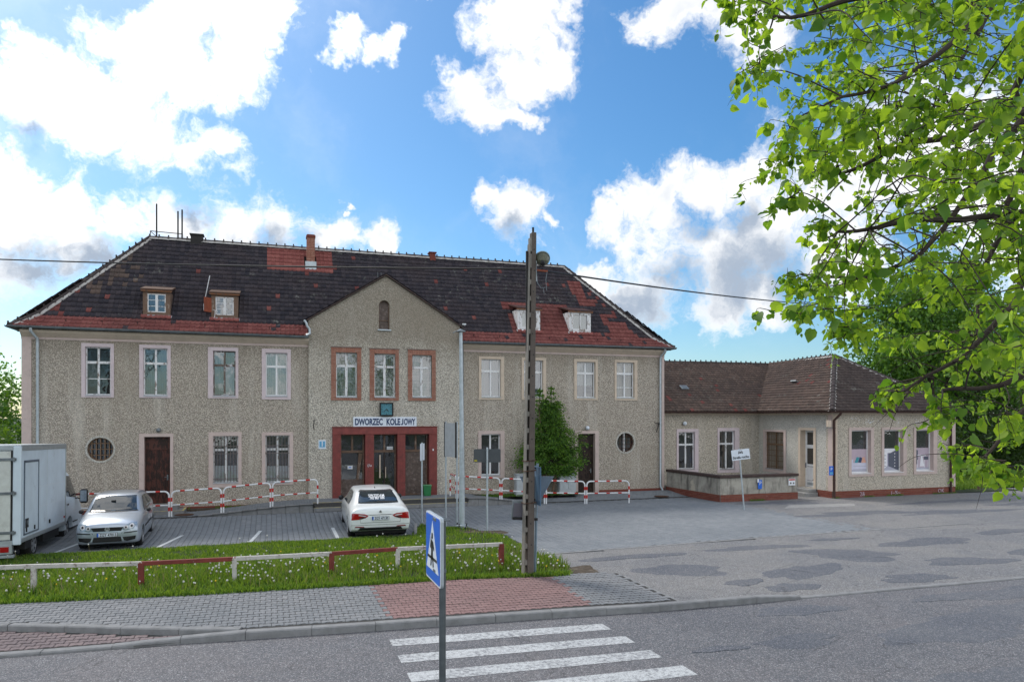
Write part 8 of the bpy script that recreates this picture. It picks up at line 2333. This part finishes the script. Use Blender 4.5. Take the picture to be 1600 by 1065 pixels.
tl = tuft_line([(17.9, 25.9), (21.8, 25.92)], 900, 61) + tuft_line([(23.4, 25.6), (30.5, 25.6)], 1200, 62) + tuft_line([(-3, 29.75), (1.2, 29.75)], 600, 63)
it = iter(tl * 3); n_t = len(tl)
def _zf(x, y): return 0.1 if x < 2 else 0.0
if n_t:
    P_ = np.array(tl); r = np.random.default_rng(64); h = r.uniform(.03, .12, n_t); a = r.uniform(0, 6.28, n_t)
    z = np.array([_zf(x, y) for x, y in tl])
    V = np.stack([np.stack([P_[:, 0] - .01, P_[:, 1], z], 1), np.stack([P_[:, 0] + .01, P_[:, 1], z], 1), np.stack([P_[:, 0] + np.cos(a) * .05, P_[:, 1] + np.sin(a) * .03, z + h], 1)], 1)
    me = np_mesh('weeds', V.reshape(-1, 3), np.arange(3 * n_t).reshape(-1, 3), MT['bush']); face_attr(me, r.random(n_t)); put('weeds', me, None, kind='stuff', label='small weeds along the foot of the walls', category='weeds')
# dandelions: seed heads and a few flowers
m = M(); st_ = M(); fl = M(); rr = random.Random(71)
def ball(mm, c, r_, n=6):
    vs = [(c[0], c[1], c[2] + r_)]; 
    for ph in (.9, 1.9):
        for k in range(n): a = 2 * pi * k / n + ph; vs.append((c[0] + r_ * sin(ph) * cos(a), c[1] + r_ * sin(ph) * sin(a), c[2] + r_ * cos(ph)))
    vs.append((c[0], c[1], c[2] - r_)); fs = [(0, 1 + k, 1 + (k + 1) % n) for k in range(n)]
    fs += [(1 + k, 1 + n + k, 1 + n + (k + 1) % n, 1 + (k + 1) % n) for k in range(n)] + [(1 + n + k, 1 + 2 * n, 1 + n + (k + 1) % n) for k in range(n)]; mm.add(vs, fs)
cnt = 0
while cnt < 520:
    x = rr.uniform(-9, 6.3); y = rr.uniform(15.0, 19.0) if cnt < 500 else rr.uniform(19, 22.5)
    if not inpoly(x, y, GRASS) or y < front_y(x) + .25: continue
    if mnoise.noise((x * .7, y * .7, 7)) < rr.uniform(-.6, .45): continue
    if y > 17.8 and rr.random() < .6: continue
    h = rr.uniform(.12, .30); z = verge_z(x, y); lx_, ly_ = rr.gauss(0, .03), rr.gauss(0, .03)
    st_.tube([(x, y, z), (x + lx_, y + ly_, z + h)], .004, 3, cap=False)
    yel = rr.random() < .08
    ball(fl if yel else m, (x + lx_, y + ly_, z + h), rr.uniform(.016, .024) if yel else rr.uniform(.015, .027)); cnt += 1
m.build('dandelion_seed_heads', MT['seed_head'], None, fix=False, kind='stuff', label='white dandelion seed heads scattered in the verge grass', category='dandelions')
fl.build('dandelion_flowers', MT['dandelion'], None, fix=False, kind='stuff', label='a few yellow dandelions in the verge grass', category='dandelions')
st_.build('dandelion_stems', MT['grass_dry'], None, fix=False, kind='stuff', label='stems of the dandelions in the verge', category='stems')

# the near linden hanging in from the right
lin = thing('linden_tree', (9.2, 1.6, 0), 'near linden tree whose leafy branches hang in from the right', 'tree')
TIPS = [(3.32, 4.65, 6.72), (3.55, 4.79, 6.76), (3.99, 5.37, 6.63), (3.5, 4.61, 6.29), (3.71, 4.63, 5.69), (3.83, 4.75, 5.62), (3.36, 4.1, 5.13), (4.01, 4.54, 5.02), (3.91, 4.81, 4.7), (4.18, 5.04, 4.68), (3.32, 3.93, 4.27), (3.81, 4.19, 4.2), (3.58, 3.84, 4.12), (4.9, 4.84, 3.72), (4.81, 4.64, 3.75), (4.11, 3.56, 3.58), (5.84, 4.87, 3.29), (6.07, 4.76, 3.03), (5.43, 4.35, 3.19), (5.62, 4.21, 3.15)]
TWIGS = [(3.45, 4.2, 6.57), (5.79, 7.1, 8.31), (5.76, 7.18, 7.98), (5.3, 6.66, 7.28), (6.16, 7.22, 8.76), (5.75, 6.88, 8.27), (5.94, 6.89, 8.0), (5.72, 6.75, 7.64), (4.77, 5.62, 6.73), (4.92, 5.74, 6.66), (4.27, 4.89, 5.75), (5.69, 6.6, 6.31), (4.19, 4.57, 6.97), (5.85, 6.6, 8.15), (3.66, 4.03, 6.17), (4.45, 4.95, 6.67), (5.91, 6.53, 7.35), (3.23, 3.51, 5.49), (5.05, 5.51, 6.43), (3.5, 3.92, 5.35), (3.86, 4.29, 5.46), (4.51, 5.09, 5.59), (3.78, 4.14, 4.78), (3.61, 4.09, 4.5), (4.78, 5.36, 4.6), (4.88, 5.05, 7.31), (6.09, 6.37, 8.13), (6.37, 6.67, 7.97), (6.06, 6.25, 7.4), (4.39, 4.66, 6.24), (5.8, 6.22, 6.97), (3.42, 3.6, 5.46), (6.01, 6.25, 6.56), (5.66, 6.05, 6.22), (4.97, 5.16, 5.55), (5.11, 5.28, 5.49), (4.99, 5.3, 5.16), (4.58, 4.75, 4.84), (6.24, 6.47, 4.96), (3.96, 4.08, 4.35), (5.12, 5.02, 7.31), (6.52, 6.62, 8.3), (5.57, 5.57, 7.36), (3.45, 3.39, 5.78), (4.45, 4.51, 6.29), (5.95, 5.99, 6.86), (3.99, 4.06, 5.65), (4.83, 4.82, 5.87), (5.62, 5.62, 6.07), (6.04, 6.01, 5.61), (4.51, 4.45, 4.91), (6.04, 5.94, 5.02), (4.82, 4.87, 4.57), (5.87, 5.8, 4.52), (4.01, 3.8, 6.33), (7.12, 6.86, 8.3), (7.14, 6.67, 7.96), (5.21, 4.96, 6.51), (3.5, 3.33, 5.46), (5.2, 4.9, 6.07), (4.1, 3.86, 5.45), (6.48, 6.16, 6.37), (5.01, 4.72, 5.4), (4.73, 4.51, 4.23), (5.86, 5.57, 4.29), (6.03, 5.4, 7.68), (3.8, 3.41, 6.12), (4.52, 4.14, 6.45), (7.43, 6.62, 7.88), (6.76, 6.1, 7.18), (3.71, 3.41, 5.5), (3.72, 3.31, 5.37), (7.28, 6.59, 6.74), (5.0, 4.54, 5.58), (4.66, 4.25, 5.26), (4.56, 4.1, 5.09), (3.76, 3.42, 4.49), (7.16, 6.35, 4.98), (6.08, 5.43, 3.94), (5.54, 4.76, 7.33), (4.19, 3.55, 6.17), (5.91, 5.17, 7.11), (5.66, 4.91, 6.85), (3.91, 3.36, 5.64), (7.13, 6.21, 7.03), (4.96, 4.35, 5.95), (3.35, 2.88, 5.04), (5.93, 5.2, 5.87), (4.62, 4.0, 5.21), (3.59, 3.07, 4.67), (6.8, 5.93, 5.25), (7.34, 6.38, 4.82), (7.15, 6.19, 4.56), (6.69, 5.77, 3.95), (3.66, 3.03, 5.97), (7.77, 6.35, 8.34), (4.65, 3.77, 6.28), (7.47, 6.19, 7.72), (4.86, 4.04, 6.12), (5.86, 4.84, 6.41), (5.92, 4.82, 6.18), (4.45, 3.71, 5.39), (5.82, 4.88, 5.78), (7.44, 6.22, 5.69), (6.69, 5.6, 5.14), (6.9, 5.64, 5.0), (4.77, 3.92, 4.33), (5.82, 4.7, 4.3), (4.08, 3.18, 5.96), (8.07, 6.42, 8.19), (6.42, 5.13, 7.07), (5.58, 4.34, 6.39), (3.76, 2.95, 5.29), (6.79, 5.4, 6.58), (4.64, 3.64, 5.46), (5.94, 4.73, 5.71), (7.78, 6.04, 6.11), (8.16, 6.31, 5.99), (8.02, 6.31, 5.73), (5.87, 4.56, 4.92), (4.39, 3.48, 4.38), (7.16, 5.74, 4.74), (4.02, 3.14, 4.08), (7.08, 5.61, 3.74), (6.91, 5.36, 3.36), (7.8, 5.87, 8.26), (8.08, 6.11, 8.22), (6.09, 4.65, 6.9), (4.94, 3.71, 6.17), (5.73, 4.34, 6.42), (3.88, 2.89, 5.34), (7.64, 5.76, 6.77), (7.06, 5.27, 6.37), (3.34, 2.53, 4.76), (6.62, 4.89, 5.61), (4.85, 3.67, 4.99), (4.63, 3.5, 4.77), (8.2, 6.23, 5.34), (7.66, 5.74, 4.96), (6.79, 5.18, 4.7), (7.74, 5.77, 4.58), (4.14, 3.1, 4.0), (8.06, 6.14, 4.05), (5.08, 3.78, 3.49), (6.96, 5.25, 3.37), (5.22, 3.73, 6.66), (5.43, 3.93, 6.63), (6.72, 4.83, 7.1), (6.32, 4.6, 6.72), (7.24, 5.23, 6.98), (8.03, 5.67, 7.03), (4.45, 3.23, 5.34), (7.11, 5.19, 6.3), (5.89, 4.26, 5.53), (8.22, 5.99, 6.03), (4.85, 3.48, 4.92), (6.73, 4.77, 5.13), (8.19, 5.96, 5.27), (4.38, 3.18, 4.38), (4.39, 3.15, 4.29), (5.14, 3.63, 4.12), (6.64, 4.74, 4.11), (5.99, 4.25, 3.98), (6.43, 4.68, 3.52), (7.01, 5.07, 3.26), (7.01, 4.8, 7.62), (6.25, 4.27, 6.94), (5.86, 3.96, 6.52), (6.43, 4.44, 6.69), (5.3, 3.64, 6.0), (7.51, 5.25, 6.74), (6.84, 4.69, 6.21), (6.25, 4.37, 5.92), (6.43, 4.44, 5.78), (4.8, 3.33, 5.06), (7.15, 4.99, 5.44), (4.79, 3.25, 4.72), (4.09, 2.79, 4.42), (8.88, 6.04, 5.21), (5.26, 3.68, 4.39), (5.67, 3.96, 4.18), (3.67, 2.54, 3.89), (8.8, 5.97, 4.08), (5.22, 3.53, 3.7), (8.27, 5.6, 3.42), (8.39, 5.8, 3.25), (3.91, 2.57, 5.81), (8.7, 5.81, 8.19), (6.12, 4.08, 6.46), (7.62, 5.09, 7.02), (7.38, 4.91, 6.69), (8.75, 5.71, 6.91), (8.95, 5.88, 6.77), (4.15, 2.72, 4.94), (7.06, 4.65, 5.42), (4.09, 2.72, 4.56), (5.19, 3.45, 4.6), (9.29, 6.11, 5.23), (5.76, 3.86, 4.41)]
LIMBS = [[(8.41, 5.11, 8.31), (7.15, 5.0, 7.75), (6.1, 4.93, 7.4), (5.67, 4.75, 6.87), (5.02, 4.65, 6.44), (4.61, 4.58, 6.22), (4.07, 4.55, 5.98)], [(7.29, 4.42, 7.22), (6.49, 4.48, 6.67), (5.92, 4.35, 6.03), (5.63, 4.35, 5.76), (5.3, 4.35, 5.36), (4.95, 4.47, 4.92), (4.49, 4.51, 4.71), (4.07, 4.55, 4.66)], [(7.29, 4.42, 6.48), (6.54, 4.36, 5.52), (5.92, 4.35, 4.66), (5.62, 4.35, 4.39), (5.33, 4.34, 4.15), (5.08, 4.42, 3.96), (4.72, 4.44, 3.79)], [(6.28, 3.81, 5.09), (5.74, 3.78, 4.22), (5.13, 3.77, 3.88), (4.92, 3.84, 3.8), (4.62, 3.94, 3.77)], [(6.75, 4.5, 6.94), (6.32, 4.64, 5.81), (6.12, 4.71, 5.2), (6.0, 4.75, 4.72), (5.93, 4.77, 4.34)], [(5.89, 3.84, 7.54), (4.96, 3.83, 7.01), (4.18, 3.88, 6.61), (3.68, 4.05, 6.43), (3.26, 4.19, 6.39)], [(5.61, 3.4, 6.21), (5.15, 3.56, 5.81), (4.52, 3.77, 5.55), (4.18, 3.98, 5.45), (3.82, 4.21, 5.39)], [(5.61, 3.4, 5.33), (5.11, 3.57, 5.02), (4.6, 3.74, 5.02), (4.1, 3.91, 4.93), (3.72, 4.03, 4.92)], [(9.54, 5.79, 9.99), (8.47, 5.93, 9.11), (7.52, 6.03, 7.9), (6.96, 6.12, 7.07), (6.42, 6.29, 6.36)], [(7.29, 4.53, 4.59), (6.53, 4.57, 3.88), (6.02, 4.53, 3.55), (5.62, 4.45, 3.23)]]

r = np.random.default_rng(81); rr = random.Random(81)
hub = Vector((9.4, 2.0, 6.0)); m = M()
m.tube([(9.2, 1.6, -.2), (9.25, 1.7, 3.0), tuple(hub), (9.8, 2.2, 9.5), (10, 2.4, 12)], [.34, .30, .26, .2, .12], 12)
m.build('trunk', MT['bark'], lin)
def smooth_path(pts, k=5, wob=.03):
    A = np.array([tuple(p) for p in pts]); out = []
    for i in range(len(A) - 1):
        for q in range(k): out.append(catmull(A, i + q / k))
    out.append(A[-1]); out = np.array(out)
    w = np.array([[mnoise.noise((p[0] * 2 + 9 * j, p[1] * 2, p[2] * 2)) for j in range(3)] for p in out]); f = np.linspace(0, 1, len(out))[:, None]
    return out + w * wob * np.minimum(1, f * 4)
limb_pts = []
for li, L in enumerate(LIMBS):
    path = smooth_path([hub + Vector((0, 0, (L[0][2] - 6) * .35))] + [Vector(p) for p in L], wob=.08)
    n = len(path); rad = [.040 * (1 - .82 * k / (n - 1)) * (1.35 if k < 5 else 1) + .003 for k in range(n)]
    M().tube([tuple(p) for p in path], rad, 7).build('limb', MT['bark'], lin, smooth='auto')
    for k in range(5, n): limb_pts.append((path[k], rad[k]))
LP = np.array([p for p, _ in limb_pts])
tw = M(); leaves = []
def add_leaves(path, t0, dens):
    seg = np.linalg.norm(np.diff(path, axis=0), axis=1); L = seg.sum(); n = max(3, int(L * dens))
    cum = np.concatenate([[0], np.cumsum(seg)])
    for k in range(n):
        s_ = (t0 + (1 - t0) * (k + r.random()) / n) * L; i = min(len(seg) - 1, int(np.searchsorted(cum, s_) - 1)); i = max(i, 0)
        f = (s_ - cum[i]) / max(seg[i], 1e-6); p = path[i] + (path[i + 1] - path[i]) * f; leaves.append((p, path[i + 1] - path[i]))
def twig(root, tip, rad=.007):
    mid = root * .5 + tip * .5 + np.array([r.normal() * .05, r.normal() * .05, .10 * np.linalg.norm(tip - root)])
    q3 = root * .2 + tip * .8 + np.array([r.normal() * .03, r.normal() * .03, .05])
    path = smooth_path([root, mid, q3, tip - np.array([0, 0, .04])], 4, .03)
    tw.tube([tuple(p) for p in path], [rad * (1 - .75 * k / (len(path) - 1)) for k in range(len(path))], 4, cap=False)
    return path
for ti, tip in enumerate(TIPS + TWIGS):
    tip = np.array(tip); dd = np.linalg.norm(LP - tip, axis=1) + np.maximum(0, (tip[2] - LP[:, 2])) * .3
    rootp = LP[int(np.argmin(dd + r.uniform(0, .25, len(dd))))]
    path = twig(rootp, tip)
    L = np.linalg.norm(tip - rootp)
    add_leaves(path, max(0, 1 - .60 / max(L, .01)), 27)
    if ti < len(TIPS):
        for q in range(5): e = tip + r.normal(size=3) * np.array([.07, .07, .05]) + np.array([.05, 0, 0]); add_leaves(twig(path[-3], e, .003), .2, 30)
    for q in range(r.integers(3, 5)):
        s_ = path[int(len(path) * r.uniform(.45, .9))]; e = s_ + np.array([r.normal() * .13, r.normal() * .15, -abs(r.normal()) * .07 - .02]); p2 = twig(s_, e, .004); add_leaves(p2, .12, 38)
for _ in range(170):
    p_ = LP[r.integers(0, len(LP))]
    if p_[0] > 4.9: twig(p_, p_ + np.array([-r.uniform(.1, .6), r.normal() * .3, -r.uniform(-.2, .5)]), .005)
tw.build('twigs', MT['bark'], lin, kind='stuff')
# leaf shape: heart-shaped with a pointed tip, folded on the midrib and drooping
lv = [(0, 0, 0), (.30, -.06, .02), (.62, -.10, .02), (1.0, -.26, 0), (-.05, .0, .20), (.18, .02, .42), (.48, -.03, .45), (.78, -.13, .22)]
LV = np.array([(0, 0, 0), (.30, 0, -.02), (.64, 0, -.09), (1.02, 0, -.24),
               (-.07, .17, .03), (.14, .40, .09), (.46, .42, .05), (.78, .20, -.08),
               (-.07, -.17, .03), (.14, -.40, .09), (.46, -.42, .05), (.78, -.20, -.08)], dtype=float)
LF = [(0, 1, 5), (0, 5, 4), (1, 2, 6), (1, 6, 5), (2, 3, 7), (2, 7, 6), (0, 9, 1), (0, 8, 9), (1, 10, 2), (1, 9, 10), (2, 11, 3), (2, 10, 11)]
n = len(leaves); P = np.array([p for p, _ in leaves])
dirs = r.normal(size=(n, 3)) * np.array([.6, .6, .35]); dirs[:, 2] -= .75; dirs /= np.linalg.norm(dirs, axis=1)[:, None]
sd_ = np.cross(dirs, r.normal(size=(n, 3)) * np.array([.5, .5, 1])); sd_ /= np.linalg.norm(sd_, axis=1)[:, None]; nm_ = np.cross(dirs, sd_)
size = r.uniform(.036, .078, n) * r.choice([.45, .6, .8, 1.0, 1.3], n); stem = .03
base = P + dirs * stem
V = base[:, None, :] + (LV[None, :, 0:1] * dirs[:, None, :] + LV[None, :, 1:2] * sd_[:, None, :] + LV[None, :, 2:3] * nm_[:, None, :]) * size[:, None, None]
fwd = np.array([sin(radians(18.4)), cos(radians(18.4)), 0]); dep = base @ fwd
scr = size / dep; lat = (base @ np.array([cos(radians(18.4)), -sin(radians(18.4)), 0])) / dep
inview = (dep > 1) & (lat < .70) & (np.abs((base[:, 2] - 3.6) / dep - .104) < .46)
order = np.argsort(-scr * inview); big = set(order[:300].tolist())
lmat = MT['linden']
for i in sorted(big):
    me = bpy.data.meshes.new('leaf'); me.from_pydata([tuple(p - base[i]) for p in V[i]], [], LF); me.polygons.foreach_set('use_smooth', [True] * 12); me.materials.append(lmat)
    o = put('leaf', me, lin); o.location = Vector(o.location) + Vector(base[i])
rest = np.array([i for i in range(n) if i not in big]); V2 = V[rest].reshape(-1, 3)
F2 = (np.array(LF)[None] + (np.arange(len(rest)) * 12)[:, None, None]).reshape(-1, 3)
me = np_mesh('leaves', V2, F2, lmat, smooth=True); face_attr(me, np.repeat(r.random(len(rest)), 12)); put('leaves', me, lin, kind='stuff')
stems = M()
# far right house
fh = thing('distant_house', (84, 62, 0), 'pale distant house wall glimpsed through the leaves at the right edge', 'house')
M().box(82.5, 98, 60, 70, 0, 5.6).build('wall', simple('pale_house_wall', (.6, .6, .56), .8), fh); M().prism([(60 - .5, 5.6), (65, 9.0), (70.5, 5.6)], 82, 98.5, plane='yz').build('roof', MT['tile_brown'], fh)
for x in (85, 89, 93): w = M().box(x, x + 1.2, 59.95, 60.02, 2.0, 3.6).build('window', MT['white_new'], fh); M().box(x + .1, x + 1.1, 59.93, 59.96, 2.1, 3.5).build('pane', MT['glass_dark'], w)
# stakes on the lawn at the right
for x, y, h, mt, lab in ((32.8, 26.35, 1.0, 'bark_light', 'short grey wooden stake on the lawn edge behind the hanging leaves'), (34.2, 26.9, .9, 'bark_light', 'second lower wooden stake on the small lawn')):
    s = thing('wooden_stake', (x, y, 0), lab, 'stake'); M().tube([(x, y, -.1), (x + .06, y, h)], .055, 8).build('post', MT[mt], s)
rail = thing('lawn_rail', (36.0, 27.2, 0), 'dark metal hand rail on the lawn at the right edge', 'rail')
m = M(); m.tube([(35.0, 27.0, 0), (35.0, 27.0, 1.05), (38.5, 27.2, 1.05), (38.5, 27.2, 0)], .035, 6); m.build('tube', MT['dark_iron'], rail)
print('scene objects', len(bpy.data.objects), 'leaves', n)
